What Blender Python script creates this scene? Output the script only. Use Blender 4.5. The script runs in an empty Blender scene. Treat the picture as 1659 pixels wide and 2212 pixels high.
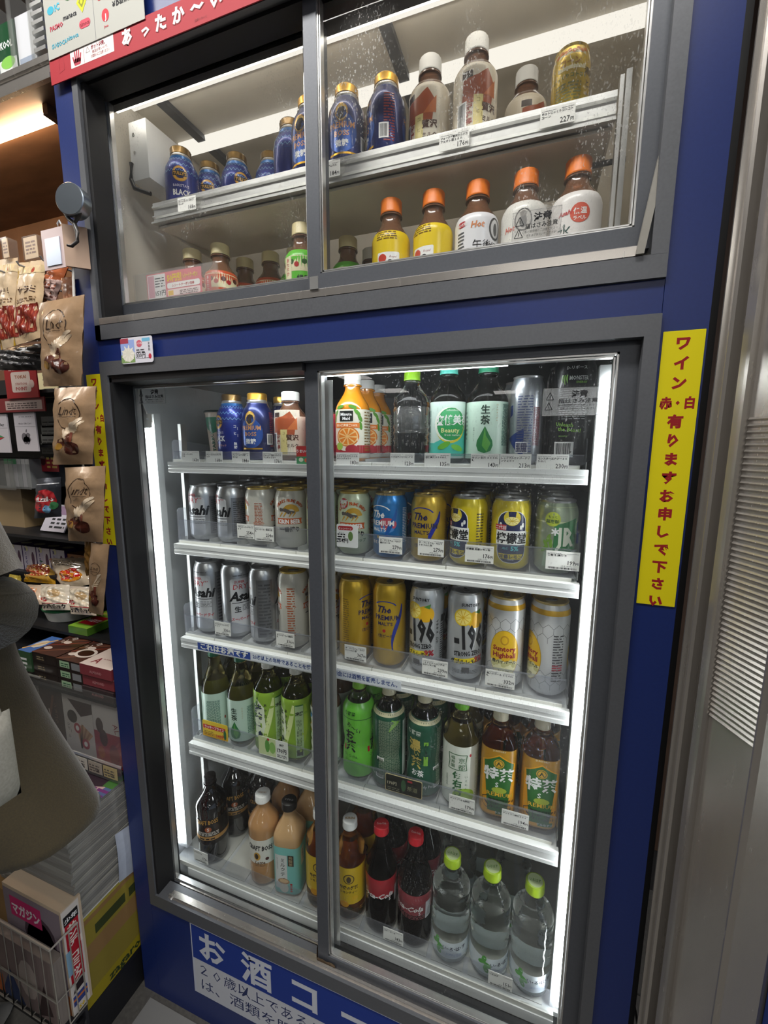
import bpy, math, random
from mathutils import Matrix, Vector
from mathutils.geometry import tessellate_polygon
random.seed(7)
SC = bpy.context.scene
COL = SC.collection
PI = math.pi
Z0 = 1.5                     # height of the cooler frame's top edge above the floor

# ------------------------------------------------------------------ camera
CAMX, CAMY, CAMZ = 0.7945, -0.6101, Z0 - 0.1592
RT = Vector((0.94284345, 0.33320879, 0.00425736))
UP = Vector((-0.05473481, 0.14224936, 0.98831636))
FW = Vector((-0.32871009, 0.93206063, -0.152357))
FPX, IW, IH = 904.04, 1659.0, 2212.0
cam = bpy.data.cameras.new('camera')
cam.sensor_fit = 'HORIZONTAL'
cam.sensor_width = 36.0
cam.lens = FPX / IW * 36.0
cam.clip_start = 0.02
camo = bpy.data.objects.new('camera', cam)
M = Matrix.Identity(4)
for i in range(3):
    M[i][0] = RT[i]; M[i][1] = UP[i]; M[i][2] = -FW[i]; M[i][3] = (CAMX, CAMY, CAMZ)[i]
camo.matrix_world = M
COL.objects.link(camo)
SC.camera = camo

def ray(px, py):
    return RT * ((px - IW / 2) / FPX) - UP * ((py - IH / 2) / FPX) + FW
def at(px, py, Y):
    """point of the plane y = Y seen at a pixel of the photograph"""
    d = ray(px, py); t = (Y - CAMY) / d.y
    return Vector((CAMX + t * d.x, Y, CAMZ + t * d.z))
def atz(px, py, z):
    d = ray(px, py); t = (z - CAMZ) / d.z
    return Vector((CAMX + t * d.x, CAMY + t * d.y, z))

# ------------------------------------------------------------------ world, exposure, room lamps
SC.view_settings.view_transform = 'Standard'
SC.view_settings.look = 'None'
SC.view_settings.gamma = 1.0
SC.view_settings.use_curve_mapping = False
SC.view_settings.exposure = 0.5
w = bpy.data.worlds.new('world'); SC.world = w; w.use_nodes = True
w.node_tree.nodes['Background'].inputs[0].default_value = (0.62, 0.72, 0.9, 1)
w.node_tree.nodes['Background'].inputs[1].default_value = 0.35
try:
    SC.cycles.use_denoising = True
    SC.cycles.max_bounces = 10
    SC.cycles.transmission_bounces = 10
    SC.cycles.transparent_max_bounces = 24
    SC.cycles.glossy_bounces = 5
    SC.cycles.diffuse_bounces = 4
    SC.cycles.caustics_refractive = True
    SC.cycles.sample_clamp_indirect = 4.0
except Exception:
    pass
def area(name, loc, rot, sx, sy, watt, col):
    l = bpy.data.lights.new(name, 'AREA'); l.shape = 'RECTANGLE'; l.size = sx; l.size_y = sy
    l.energy = watt; l.color = col
    o = bpy.data.objects.new(name, l); o.location = loc; o.rotation_euler = rot; COL.objects.link(o)
    return o
area('shop_ceiling_light', (0.3, -0.55, 2.58), (0, 0, 0), 1.6, 0.2, 20, (1.0, 0.97, 0.93))
area('shop_ceiling_light', (-2.2, -1.0, 2.58), (0, 0, 0), 1.0, 0.4, 14, (1.0, 0.96, 0.9))
area('shop_ceiling_light', (2.7, -1.6, 2.58), (0, 0, 0), 1.2, 0.4, 26, (0.95, 0.97, 1.0))

# ------------------------------------------------------------------ colour and materials
def s2l(v):
    return v / 12.92 if v <= 0.04045 else ((v + 0.055) / 1.055) ** 2.4
def c(h, m=0.0):
    """sRGB hex to linear colour, m = how metallic the print is"""
    h = h.lstrip('#')
    return (s2l(int(h[0:2], 16) / 255), s2l(int(h[2:4], 16) / 255), s2l(int(h[4:6], 16) / 255), m)
WHITE, BLACK = c('f2f2f0'), c('101012')
def principled(name, base=(0.5, 0.5, 0.5, 1), rough=0.5, metal=0.0, **kw):
    m = bpy.data.materials.new(name); m.use_nodes = True
    b = m.node_tree.nodes['Principled BSDF']
    b.inputs['Base Color'].default_value = (base[0], base[1], base[2], 1)
    b.inputs['Roughness'].default_value = rough
    b.inputs['Metallic'].default_value = metal
    for k, v in kw.items():
        b.inputs[k.replace('_', ' ')].default_value = v
    return m
def noisy(m, scale=40, amt=0.15, bump=0.0, rough=None, stretch=None, detail=4):
    """grain in colour (multiplied) and fine relief"""
    nt = m.node_tree; b = nt.nodes['Principled BSDF']
    tc = nt.nodes.new('ShaderNodeTexCoord'); mp = nt.nodes.new('ShaderNodeMapping')
    if stretch: mp.inputs['Scale'].default_value = stretch
    n = nt.nodes.new('ShaderNodeTexNoise'); n.inputs['Scale'].default_value = scale; n.inputs['Detail'].default_value = detail
    nt.links.new(tc.outputs['Object'], mp.inputs[0]); nt.links.new(mp.outputs[0], n.inputs['Vector'])
    r = nt.nodes.new('ShaderNodeMapRange'); r.inputs[3].default_value = 1 - amt; r.inputs[4].default_value = 1 + amt
    r.inputs[1].default_value = 0.3; r.inputs[2].default_value = 0.7
    nt.links.new(n.outputs['Fac'], r.inputs[0])
    mx = nt.nodes.new('ShaderNodeVectorMath'); mx.operation = 'SCALE'
    src = b.inputs['Base Color']
    if src.is_linked:
        nt.links.new(src.links[0].from_socket, mx.inputs[0])
    else:
        mx.inputs[0].default_value = src.default_value[:3]
    nt.links.new(r.outputs[0], mx.inputs['Scale']); nt.links.new(mx.outputs[0], src)
    if rough:
        r2 = nt.nodes.new('ShaderNodeMapRange'); r2.inputs[3].default_value = rough[0]; r2.inputs[4].default_value = rough[1]
        nt.links.new(n.outputs['Fac'], r2.inputs[0]); nt.links.new(r2.outputs[0], b.inputs['Roughness'])
    if bump:
        bp = nt.nodes.new('ShaderNodeBump'); bp.inputs['Strength'].default_value = bump; bp.inputs['Distance'].default_value = 0.002
        nt.links.new(n.outputs['Fac'], bp.inputs['Height']); nt.links.new(bp.outputs[0], b.inputs['Normal'])
    return m
def printed(name, rough=0.35, spec=0.5, coat=0.0):
    m = principled(name, rough=rough); nt = m.node_tree; b = nt.nodes['Principled BSDF']
    a = nt.nodes.new('ShaderNodeAttribute'); a.attribute_name = 'Col'
    nt.links.new(a.outputs['Color'], b.inputs['Base Color']); nt.links.new(a.outputs['Alpha'], b.inputs['Metallic'])
    b.inputs['Specular IOR Level'].default_value = spec
    b.inputs['Coat Weight'].default_value = coat; b.inputs['Coat Roughness'].default_value = 0.05
    return m
def seethrough(name, tint, gloss_rough=0.02, haze=0.0, hazecol=(0.8, 0.8, 0.8, 1), specks=None, refl=1.0):
    """thin clear sheet: transparent, Fresnel glossy, some scatter"""
    m = bpy.data.materials.new(name); m.use_nodes = True; nt = m.node_tree; nt.nodes.clear()
    out = nt.nodes.new('ShaderNodeOutputMaterial'); tr = nt.nodes.new('ShaderNodeBsdfTransparent')
    tr.inputs[0].default_value = (*tint, 1)
    gl = nt.nodes.new('ShaderNodeBsdfGlossy'); gl.inputs['Roughness'].default_value = gloss_rough
    fr = nt.nodes.new('ShaderNodeFresnel'); fr.inputs[0].default_value = 1.45
    fm = nt.nodes.new('ShaderNodeMath'); fm.operation = 'MULTIPLY'; fm.inputs[1].default_value = refl
    gm = nt.nodes.new('ShaderNodeNewGeometry'); inv = nt.nodes.new('ShaderNodeMath'); inv.operation = 'SUBTRACT'; inv.inputs[0].default_value = 1.0
    nt.links.new(gm.outputs['Backfacing'], inv.inputs[1])
    f2 = nt.nodes.new('ShaderNodeMath'); f2.operation = 'MULTIPLY'; nt.links.new(fr.outputs[0], f2.inputs[0]); nt.links.new(inv.outputs[0], f2.inputs[1])
    nt.links.new(f2.outputs[0], fm.inputs[0])
    mx = nt.nodes.new('ShaderNodeMixShader'); nt.links.new(fm.outputs[0], mx.inputs[0])
    nt.links.new(tr.outputs[0], mx.inputs[1]); nt.links.new(gl.outputs[0], mx.inputs[2])
    last = mx
    if haze or specks:
        df = nt.nodes.new('ShaderNodeBsdfDiffuse'); df.inputs[0].default_value = hazecol
        tl = nt.nodes.new('ShaderNodeBsdfTranslucent'); tl.inputs[0].default_value = hazecol
        ad = nt.nodes.new('ShaderNodeMixShader'); ad.inputs[0].default_value = 0.5
        nt.links.new(df.outputs[0], ad.inputs[1]); nt.links.new(tl.outputs[0], ad.inputs[2])
        m2 = nt.nodes.new('ShaderNodeMixShader'); nt.links.new(last.outputs[0], m2.inputs[1]); nt.links.new(ad.outputs[0], m2.inputs[2])
        m2.inputs[0].default_value = haze
        if specks:
            tc = nt.nodes.new('ShaderNodeTexCoord'); mp = nt.nodes.new('ShaderNodeMapping'); mp.inputs['Scale'].default_value = (1, 1, 0.55)
            nt.links.new(tc.outputs['Object'], mp.inputs[0])
            v = nt.nodes.new('ShaderNodeTexNoise'); v.inputs['Scale'].default_value = 420; v.inputs['Detail'].default_value = 1
            g = nt.nodes.new('ShaderNodeTexNoise'); g.inputs['Scale'].default_value = 7; g.inputs['Detail'].default_value = 3
            nt.links.new(mp.outputs[0], v.inputs['Vector']); nt.links.new(mp.outputs[0], g.inputs['Vector'])
            r1 = nt.nodes.new('ShaderNodeMapRange'); r1.inputs[1].default_value = specks[0]; r1.inputs[2].default_value = specks[0] + 0.05
            r2 = nt.nodes.new('ShaderNodeMapRange'); r2.inputs[1].default_value = 0.48; r2.inputs[2].default_value = 0.62
            nt.links.new(v.outputs['Fac'], r1.inputs[0]); nt.links.new(g.outputs['Fac'], r2.inputs[0])
            mu = nt.nodes.new('ShaderNodeMath'); mu.operation = 'MULTIPLY'
            nt.links.new(r1.outputs[0], mu.inputs[0]); nt.links.new(r2.outputs[0], mu.inputs[1])
            m3 = nt.nodes.new('ShaderNodeMath'); m3.operation = 'MULTIPLY_ADD'; m3.inputs[1].default_value = specks[1]; m3.inputs[2].default_value = haze
            nt.links.new(mu.outputs[0], m3.inputs[0])
            # a little smeary haze follows the same patches
            m4 = nt.nodes.new('ShaderNodeMath'); m4.operation = 'MULTIPLY_ADD'; m4.inputs[1].default_value = specks[2]
            nt.links.new(r2.outputs[0], m4.inputs[0]); nt.links.new(m3.outputs[0], m4.inputs[2]); nt.links.new(m4.outputs[0], m2.inputs[0])
        last = m2
    nt.links.new(last.outputs[0], out.inputs[0])
    return m
def emit(name, col, st):
    m = bpy.data.materials.new(name); m.use_nodes = True; nt = m.node_tree; nt.nodes.clear()
    out = nt.nodes.new('ShaderNodeOutputMaterial'); e = nt.nodes.new('ShaderNodeEmission')
    e.inputs[0].default_value = (*col, 1); e.inputs[1].default_value = st; nt.links.new(e.outputs[0], out.inputs[0])
    return m
def liquid(name, col, rough=0.04, ior=1.33, tr=1.0):
    return principled(name, base=col, rough=rough, Transmission_Weight=tr, IOR=ior)

P_CAN = printed('printed_can_metal', 0.3, 0.5, 0.3)
P_GLOSS = printed('printed_gloss_film', 0.28, 0.5)
P_PAPER = printed('printed_paper', 0.6, 0.3)
P_PLASTIC = noisy(printed('coloured_plastic', 0.38, 0.5), 60, 0.05)
P_BAG = noisy(printed('printed_pouch_film', 0.3, 0.5, 0.25), 90, 0.06, bump=0.25)
M_FRAME = noisy(principled('dark_grey_anodised_metal', c('626468'), 0.4, 0.3), 300, 0.06, rough=(0.3, 0.5))
M_FRAME2 = noisy(principled('dark_grey_door_metal', c('55585e'), 0.42, 0.3), 300, 0.06)
M_BLACK = noisy(principled('black_rubber_and_shadow_gap', c('121214'), 0.6), 80, 0.1)
M_BLUE = noisy(principled('navy_blue_painted_steel', c('182b68'), 0.38, 0.0, Specular_IOR_Level=0.5), 220, 0.05, bump=0.03)
M_STEEL = noisy(principled('brushed_stainless_steel', c('b3aea8'), 0.26, 0.75), 60, 0.02, rough=(0.22, 0.30), stretch=(3, 3, .15))
M_ALU = noisy(principled('bright_aluminium_trim', c('d6d6d4'), 0.3, 0.9), 60, 0.06)
M_LINER = noisy(principled('white_liner_plastic', c('d4d6d6'), 0.4), 12, 0.08, rough=(0.3, 0.5))
M_LINERW = noisy(principled('cream_liner_plastic', c('d6d0c4'), 0.42), 14, 0.06)
M_WHITE = noisy(principled('white_shelf_plastic', c('ecedec'), 0.35), 30, 0.025)
M_CREAM = noisy(principled('cream_roller_plastic', c('d9d8d0'), 0.4), 30, 0.05)
M_DARKIN = noisy(principled('dark_cooler_back', c('1b1d1f'), 0.35), 30, 0.25)
M_GLASSU = seethrough('speckled_door_glass', (0.97, 0.975, 0.97), 0.01, 0.012, (0.9, 0.9, 0.88, 1), (0.645, 0.42, 0.03), 0.8)
M_GLASSL = seethrough('cooler_door_glass', (0.96, 0.975, 0.97), 0.01, 0.006, (0.9, 0.9, 0.9, 1), (0.67, 0.18, 0.006), 0.8)
M_ACRYL = seethrough('clear_acrylic', (0.88, 0.89, 0.91), 0.08, 0.13, (0.62, 0.63, 0.68, 1))
M_FILM = seethrough('clear_film', (0.97, 0.97, 0.97), 0.12, 0.05, (0.9, 0.9, 0.9, 1), None, 2.2)
M_PET = seethrough('clear_bottle_plastic', (0.95, 0.97, 0.96), 0.03, 0.0, refl=1.6)

# ------------------------------------------------------------------ glyphs
_tc = bpy.data.curves.new('glyph_source', 'FONT'); _tc.resolution_u = 1
_to = bpy.data.objects.new('glyph_source', _tc); COL.objects.link(_to)
_gl = {}
def glyphs(s, bold=0.0):
    """triangles of a string in em units and its width"""
    k = (s, bold)
    if k not in _gl:
        _tc.body = s; _tc.offset = bold
        bpy.context.view_layer.update()
        ev = _to.evaluated_get(bpy.context.evaluated_depsgraph_get())
        me = ev.to_mesh(); me.calc_loop_triangles()
        vs = [(v.co.x, v.co.y) for v in me.vertices]
        tr = [tuple(vs[i] for i in t.vertices) for t in me.loop_triangles]
        ev.to_mesh_clear()
        xs = [p[0] for p in vs] or [0, 0]
        _gl[k] = (tr, min(xs), max(xs))
    return _gl[k]

# ------------------------------------------------------------------ flat artwork in label coordinates
class Art:
    def __init__(s): s.p = []
    def poly(s, pts, col, L=1):
        for t in tessellate_polygon([[Vector((x, y, 0)) for x, y in pts]]):
            s.p.append(([pts[i] for i in t], col, L))
        return s
    def convex(s, pts, col, L=1): s.p.append((pts, col, L)); return s
    def rect(s, x0, y0, x1, y1, col, L=1): return s.convex([(x0, y0), (x1, y0), (x1, y1), (x0, y1)], col, L)
    def ell(s, cx, cy, rx, ry, col, L=1, n=20, a=0):
        ca, sa = math.cos(a), math.sin(a); pts = []
        for i in range(n):
            t = 2 * PI * i / n; x, y = rx * math.cos(t), ry * math.sin(t)
            pts.append((cx + x * ca - y * sa, cy + x * sa + y * ca))
        return s.convex(pts, col, L)
    def rrect(s, x0, y0, x1, y1, r, col, L=1):
        pts = []
        for cx, cy, a0 in ((x1 - r, y1 - r, 0), (x0 + r, y1 - r, 90), (x0 + r, y0 + r, 180), (x1 - r, y0 + r, 270)):
            for k in range(5):
                a = math.radians(a0 + k * 22.5); pts.append((cx + r * math.cos(a), cy + r * math.sin(a)))
        return s.convex(pts, col, L)
    def arc(s, cx, cy, r0, r1, a0, a1, col, L=1, n=14, sy=1.0):
        for i in range(n):
            t0 = math.radians(a0 + (a1 - a0) * i / n); t1 = math.radians(a0 + (a1 - a0) * (i + 1) / n)
            s.convex([(cx + r0 * math.cos(t0), cy + sy * r0 * math.sin(t0)), (cx + r1 * math.cos(t0), cy + sy * r1 * math.sin(t0)),
                      (cx + r1 * math.cos(t1), cy + sy * r1 * math.sin(t1)), (cx + r0 * math.cos(t1), cy + sy * r0 * math.sin(t1))], col, L)
        return s
    def line(s, pts, wd, col, L=1):
        for i in range(len(pts) - 1):
            (x0, y0), (x1, y1) = pts[i], pts[i + 1]
            w0 = wd[i] if isinstance(wd, (list, tuple)) else wd
            w1 = wd[i + 1] if isinstance(wd, (list, tuple)) else wd
            dx, dy = x1 - x0, y1 - y0; l = math.hypot(dx, dy) or 1; nx, ny = -dy / l / 2, dx / l / 2
            s.convex([(x0 - nx * w0, y0 - ny * w0), (x1 - nx * w1, y1 - ny * w1), (x1 + nx * w1, y1 + ny * w1), (x0 + nx * w0, y0 + ny * w0)], col, L)
        return s
    def text(s, t, x, y, h, col, bold=0.0, L=3, al='c', sx=1.0, rot=0.0, shear=0.0, fit=None):
        tr, a, b = glyphs(t, bold)
        wd = (b - a) * h * sx
        if fit and wd > 0: sx *= fit / wd; wd = fit
        ox = {'c': -wd / 2, 'l': 0, 'r': -wd}[al]
        cr, sr = math.cos(rot), math.sin(rot)
        for tri in tr:
            q = []
            for px, py in tri:
                u = (px - a) * h * sx + ox + shear * py * h; v = py * h
                q.append((x + u * cr - v * sr, y + u * sr + v * cr))
            s.p.append((q, col, L))
        return s
    def vtext(s, t, x, y, h, col, bold=0.0, L=3, step=1.05, sx=1.0):
        for i, ch in enumerate(t):
            if ch in 'ー〜': s.text(ch, x + h * 0.38, y - i * h * step - h * 0.0, h, col, bold, L, 'c', rot=-PI / 2)
            elif ch != ' ': s.text(ch, x, y - i * h * step - h * 0.8, h, col, bold, L, 'c', sx)
        return s
    def bars(s, x0, y0, x1, y1, col, L=3, n=22):
        rnd = random.Random(n * 7 + int(x0 * 1e4)); x = x0; st = (x1 - x0) / n
        while x < x1 - st * 0.3:
            wd = st * rnd.choice((0.3, 0.5, 0.8)); s.rect(x, y0, min(x + wd, x1), y1, col, L); x += wd + st * rnd.choice((0.25, 0.4, 0.6))
        return s
    def block(s, x0, y0, x1, y1, rows, col, L=3, fill=0.5, vertical=False):
        """tiny unreadable print as broken strokes"""
        rnd = random.Random(int(x0 * 1e5) + rows * 31 + int(y0 * 1e4))
        for r in range(rows):
            if vertical:
                st = (x1 - x0) / rows; xa = x0 + r * st; y = y1
                while y > y0:
                    d = st * rnd.uniform(1.0, 3.5); s.rect(xa, max(y0, y - d), xa + st * fill, y, col, L); y -= d + st * rnd.uniform(0.3, 0.8)
            else:
                st = (y1 - y0) / rows; ya = y0 + r * st; x = x0
                while x < x1:
                    d = st * rnd.uniform(0.8, 3.0); s.rect(x, ya, min(x1, x + d), ya + st * fill, col, L); x += d + st * rnd.uniform(0.25, 0.7)
        return s

def scaled(a, sx, sy, dy=0.0):
    a.p = [([(x * sx, y * sy + dy) for x, y in p], cc, L) for p, cc, L in a.p]; return a
def _clip(poly, ax, k, keep_low):
    out = []; n = len(poly)
    for i in range(n):
        a, b = poly[i], poly[(i + 1) % n]
        ia = (a[ax] <= k) == keep_low or a[ax] == k; ib = (b[ax] <= k) == keep_low or b[ax] == k
        if ia: out.append(a)
        if ia != ib:
            t = (k - a[ax]) / (b[ax] - a[ax]); q = [0, 0]; q[ax] = k; q[1 - ax] = a[1 - ax] + t * (b[1 - ax] - a[1 - ax]); out.append(tuple(q))
    return out
def strips(poly, ax, st):
    lo = min(p[ax] for p in poly); hi = max(p[ax] for p in poly)
    a = math.floor(lo / st + 1e-6); b = math.ceil(hi / st - 1e-6)
    if b - a <= 1: return [poly]
    res = []; rest = poly
    for i in range(a + 1, b):
        p = _clip(rest, ax, i * st, True)
        if len(p) > 2: res.append(p)
        rest = _clip(rest, ax, i * st, False)
        if len(rest) < 3: break
    if len(rest) > 2: res.append(rest)
    return res

# ------------------------------------------------------------------ mesh builder
GREY = (0.5, 0.5, 0.5, 0)
class MB:
    def __init__(s): s.v = []; s.f = []; s.c = []; s.n = {}
    def add(s, vs, fs, col=GREY):
        o = len(s.v); s.v += [tuple(x) for x in vs]
        for f in fs: s.f.append(tuple(i + o for i in f)); s.c.append(col)
        return s
    def box(s, x0, y0, z0, x1, y1, z1, col=GREY, bev=0.0):
        if x0 > x1: x0, x1 = x1, x0
        if y0 > y1: y0, y1 = y1, y0
        if z0 > z1: z0, z1 = z1, z0
        v = [(x, y, z) for z in (z0, z1) for y in (y0, y1) for x in (x0, x1)]
        return s.add(v, [(0, 2, 3, 1), (4, 5, 7, 6), (0, 1, 5, 4), (2, 6, 7, 3), (0, 4, 6, 2), (1, 3, 7, 5)], col)
    def obox(s, o, ex, ey, ez, col=GREY):
        """box from corner o along three edge vectors"""
        o, ex, ey, ez = map(Vector, (o, ex, ey, ez))
        v = [o + ex * a + ey * b + ez * d for d in (0, 1) for b in (0, 1) for a in (0, 1)]
        return s.add(v, [(0, 2, 3, 1), (4, 5, 7, 6), (0, 1, 5, 4), (2, 6, 7, 3), (0, 4, 6, 2), (1, 3, 7, 5)], col)
    def extx(s, prof, x0, x1, col=GREY):
        """profile (y, z) extruded along x, closed"""
        n = len(prof); v = [(x0, y, z) for y, z in prof] + [(x1, y, z) for y, z in prof]
        f = [(i, (i + 1) % n, (i + 1) % n + n, i + n) for i in range(n)]
        f += [t for t in tessellate_polygon([[Vector((y, z, 0)) for y, z in prof]])]
        f += [tuple(i + n for i in t) for t in tessellate_polygon([[Vector((y, z, 0)) for y, z in prof]])]
        return s.add(v, f, col)
    def extz(s, prof, z0, z1, col=GREY):
        n = len(prof); v = [(x, y, z0) for x, y in prof] + [(x, y, z1) for x, y in prof]
        t = tessellate_polygon([[Vector((y, z, 0)) for y, z in prof]])
        f = [(i, (i + 1) % n, (i + 1) % n + n, i + n) for i in range(n)] + list(t) + [tuple(i + n for i in q) for q in t]
        return s.add(v, f, col)
    def exty(s, prof, y0, y1, col=GREY):
        n = len(prof); v = [(x, y0, z) for x, z in prof] + [(x, y1, z) for x, z in prof]
        t = tessellate_polygon([[Vector((y, z, 0)) for y, z in prof]])
        f = [(i, (i + 1) % n, (i + 1) % n + n, i + n) for i in range(n)] + list(t) + [tuple(i + n for i in q) for q in t]
        return s.add(v, f, col)
    def lathe(s, prof, seg=32, n=2.0, col=GREY, cx=0, cy=0, cz=0, cols=None, caps=True, flute=None):
        o = len(s.v)
        for z, r in prof:
            for i in range(seg):
                t = 2 * PI * i / seg; k = sup(t, n)
                if flute: k *= flute(z, t)
                s.v.append((cx + r * k * math.sin(t), cy - r * k * math.cos(t), cz + z))
        for j in range(len(prof) - 1):
            for i in range(seg):
                a = o + j * seg + i; b = o + j * seg + (i + 1) % seg
                s.f.append((a, b, b + seg, a + seg)); s.c.append(cols[j] if cols else col)
        if caps:
            s.f.append(tuple(o + i for i in reversed(range(seg)))); s.c.append(cols[0] if cols else col)
            s.f.append(tuple(o + (len(prof) - 1) * seg + i for i in range(seg))); s.c.append(cols[-1] if cols else col)
        return s
    def tube(s, pts, r, seg=8, col=GREY, caps=True):
        pts = [Vector(p) for p in pts]; o = len(s.v); m = len(pts)
        for j, p in enumerate(pts):
            d = (pts[min(j + 1, m - 1)] - pts[max(j - 1, 0)]).normalized()
            a = d.cross(Vector((0, 0, 1)))
            if a.length < 1e-3: a = d.cross(Vector((0, 1, 0)))
            a.normalize(); b = d.cross(a)
            rr = r[j] if isinstance(r, (list, tuple)) else r
            for i in range(seg):
                t = 2 * PI * i / seg; s.v.append(tuple(p + (a * math.cos(t) + b * math.sin(t)) * rr))
        for j in range(m - 1):
            for i in range(seg):
                a = o + j * seg + i; b = o + j * seg + (i + 1) % seg
                s.f.append((a, b, b + seg, a + seg)); s.c.append(col)
        if caps:
            s.f.append(tuple(o + i for i in reversed(range(seg)))); s.c.append(col)
            s.f.append(tuple(o + (m - 1) * seg + i for i in range(seg))); s.c.append(col)
        return s
    def art(s, art, fn, du=None, dv=None):
        """lay artwork on a surface: fn(u, v, off) -> point, normal"""
        for poly, col, L in art.p:
            ps = [poly]
            if du: ps = [q for p in ps for q in strips(p, 0, du)]
            if dv: ps = [q for p in ps for q in strips(p, 1, dv)]
            for p in ps:
                o = len(s.v); ar = sum(p[i][0] * p[(i + 1) % len(p)][1] - p[(i + 1) % len(p)][0] * p[i][1] for i in range(len(p)))
                if abs(ar) < 1e-12: continue
                if ar < 0: p = p[::-1]
                for q in p:
                    a, nn = fn(q[0], q[1], 0.00012 + 0.00008 * L)
                    s.n[len(s.v)] = nn; s.v.append(tuple(a))
                s.f.append(tuple(range(o, o + len(p)))); s.c.append(col)
        return s
    def grid(s, fn, nu, nv, col=GREY, colfn=None):
        o = len(s.v)
        for j in range(nv + 1):
            for i in range(nu + 1): s.v.append(tuple(fn(i / nu, j / nv)))
        for j in range(nv):
            for i in range(nu):
                a = o + j * (nu + 1) + i; s.f.append((a, a + 1, a + nu + 2, a + nu + 1))
                s.c.append(colfn((i + 0.5) / nu, (j + 0.5) / nv) if colfn else col)
        return s
    def xf(s, m):
        s.v = [tuple(m @ Vector(p)) for p in s.v]; r = m.to_3x3()
        s.n = {k: tuple(r @ Vector(q)) for k, q in s.n.items()}
        return s
    def mesh(s, name, mat, smooth=None, fix=True):
        me = bpy.data.meshes.new(name); me.from_pydata(s.v, [], s.f)
        if mat is not None: me.materials.append(mat)
        at_ = me.attributes.new('Col', 'FLOAT_COLOR', 'CORNER')
        buf = []
        for f, cc in zip(s.f, s.c): buf.extend(cc * len(f))
        at_.data.foreach_set('color', buf)
        if smooth is not None:
            me.shade_smooth(); me.set_sharp_from_angle(angle=math.radians(smooth))
        if s.n:
            nn = [(0, 0, 0)] * len(s.v)
            for k, q in s.n.items(): nn[k] = q
            if smooth is None:
                me.shade_flat()
            else:
                me.normals_split_custom_set_from_vertices(nn)
        me.update()
        return me
    def build(s, name, mat, parent=None, smooth=None, loc=None, rotz=0):
        o = bpy.data.objects.new(name, s.mesh(name, mat, smooth)); COL.objects.link(o)
        if parent is not None: o.parent = parent
        if loc is not None: o.location = loc
        if rotz: o.rotation_euler = (0, 0, rotz)
        return o
def sup(t, n):
    if n == 2.0: return 1.0
    return (abs(math.cos(t)) ** n + abs(math.sin(t)) ** n) ** (-1.0 / n)
def wrapfn(prof, n=2.0, R=None, flute=None):
    """surface map for artwork round a lathed body; u = arc length at radius R"""
    R = R or max(r for z, r in prof)
    def rad(v):
        if v <= prof[0][0]: return prof[0][1], 0
        for (z0, r0), (z1, r1) in zip(prof, prof[1:]):
            if z1 > z0 and v <= z1:
                return r0 + (r1 - r0) * (v - z0) / (z1 - z0), (r1 - r0) / (z1 - z0)
        return prof[-1][1], 0
    def fn(u, v, off):
        t = u / R; r, sl = rad(v); k = sup(t, n)
        if flute: k *= flute(v, t)
        rr = r * k + off; st, ct = math.sin(t), math.cos(t)
        if n != 2.0:
            e = 0.02; k2 = sup(t + e, n); k1 = sup(t - e, n)
            tx, ty = k2 * math.sin(t + e) - k1 * math.sin(t - e), -k2 * math.cos(t + e) + k1 * math.cos(t - e)
            l = math.hypot(tx, ty); nx, ny = ty / l, -tx / l
        else: nx, ny = st, -ct
        l = math.sqrt(1 + sl * sl)
        return (rr * st, -rr * ct, v), (nx / l, ny / l, -sl / l)
    return fn
def flatfn(o, ex, ez, nrm):
    """artwork on a flat face: origin, unit x, unit up, outward normal"""
    o, ex, ez, nrm = Vector(o), Vector(ex), Vector(ez), Vector(nrm)
    return lambda u, v, off: (o + ex * u + ez * v + nrm * off, tuple(nrm))
FRONT = lambda x, y, z: flatfn((x, y, z), (1, 0, 0), (0, 0, 1), (0, -1, 0))

# ------------------------------------------------------------------ object tree helpers
def thing(name, label, cat, loc=(0, 0, 0), rotz=0, group=None):
    o = bpy.data.objects.new(name, None); o.empty_display_size = 0.02; COL.objects.link(o)
    o.location = loc; o.rotation_euler = (0, 0, rotz); o['label'] = label; o['category'] = cat
    if group: o['group'] = group
    return o
def tag(o, label, cat, group=None):
    o['label'] = label; o['category'] = cat
    if group: o['group'] = group
    return o
def dup(root, loc, rotz, label, group=None):
    r = root.copy(); COL.objects.link(r); r.location = loc; r.rotation_euler = (0, 0, rotz); r['label'] = label
    if group: r['group'] = group
    elif 'group' in r.keys(): del r['group']
    for ch in list(root.children):
        q = ch.copy(); COL.objects.link(q); q.parent = r
        for g in ch.children:
            d = g.copy(); COL.objects.link(d); d.parent = q
    return r
def struct(name, mb, mat, parent=None, smooth=None):
    o = mb.build(name, mat, parent, smooth)
    if parent is None: o['kind'] = 'structure'
    return o

# ================================================================== SETTING
def zz(z): return Z0 + z
# floor: grey tiles with joints, each near tile its own piece
fl = MB(); fl.box(-4, -11, -0.06, 5, 0.9, -0.006)
M_FLOOR = noisy(principled('grey_floor_tile', c('5d5a55'), 0.5), 120, 0.18, bump=0.1)
M_GROUT = principled('dark_floor_joint', c('2c2a28'), 0.8)
floor = struct('floor', fl, M_GROUT)
tb = MB(); tb.box(-0.147, -0.147, -0.006, 0.147, 0.147, 0)
tme = tb.mesh('tile', M_FLOOR)
for i in range(-6, 9):
    for j in range(-8, 3):
        o = bpy.data.objects.new('tile', tme); COL.objects.link(o); o.parent = floor
        o.location = (i * 0.3 + 0.05, j * 0.3 - 0.05, 0.0)
cb = MB(); cb.box(-4, -11, 2.62, 5, 0.9, 2.7)
struct('ceiling', cb, noisy(principled('off_white_ceiling', c('cfccc4'), 0.8), 10, 0.05))
wb = MB(); wb.box(-4, 0.85, 0, 5, 0.95, 2.62)
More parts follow.
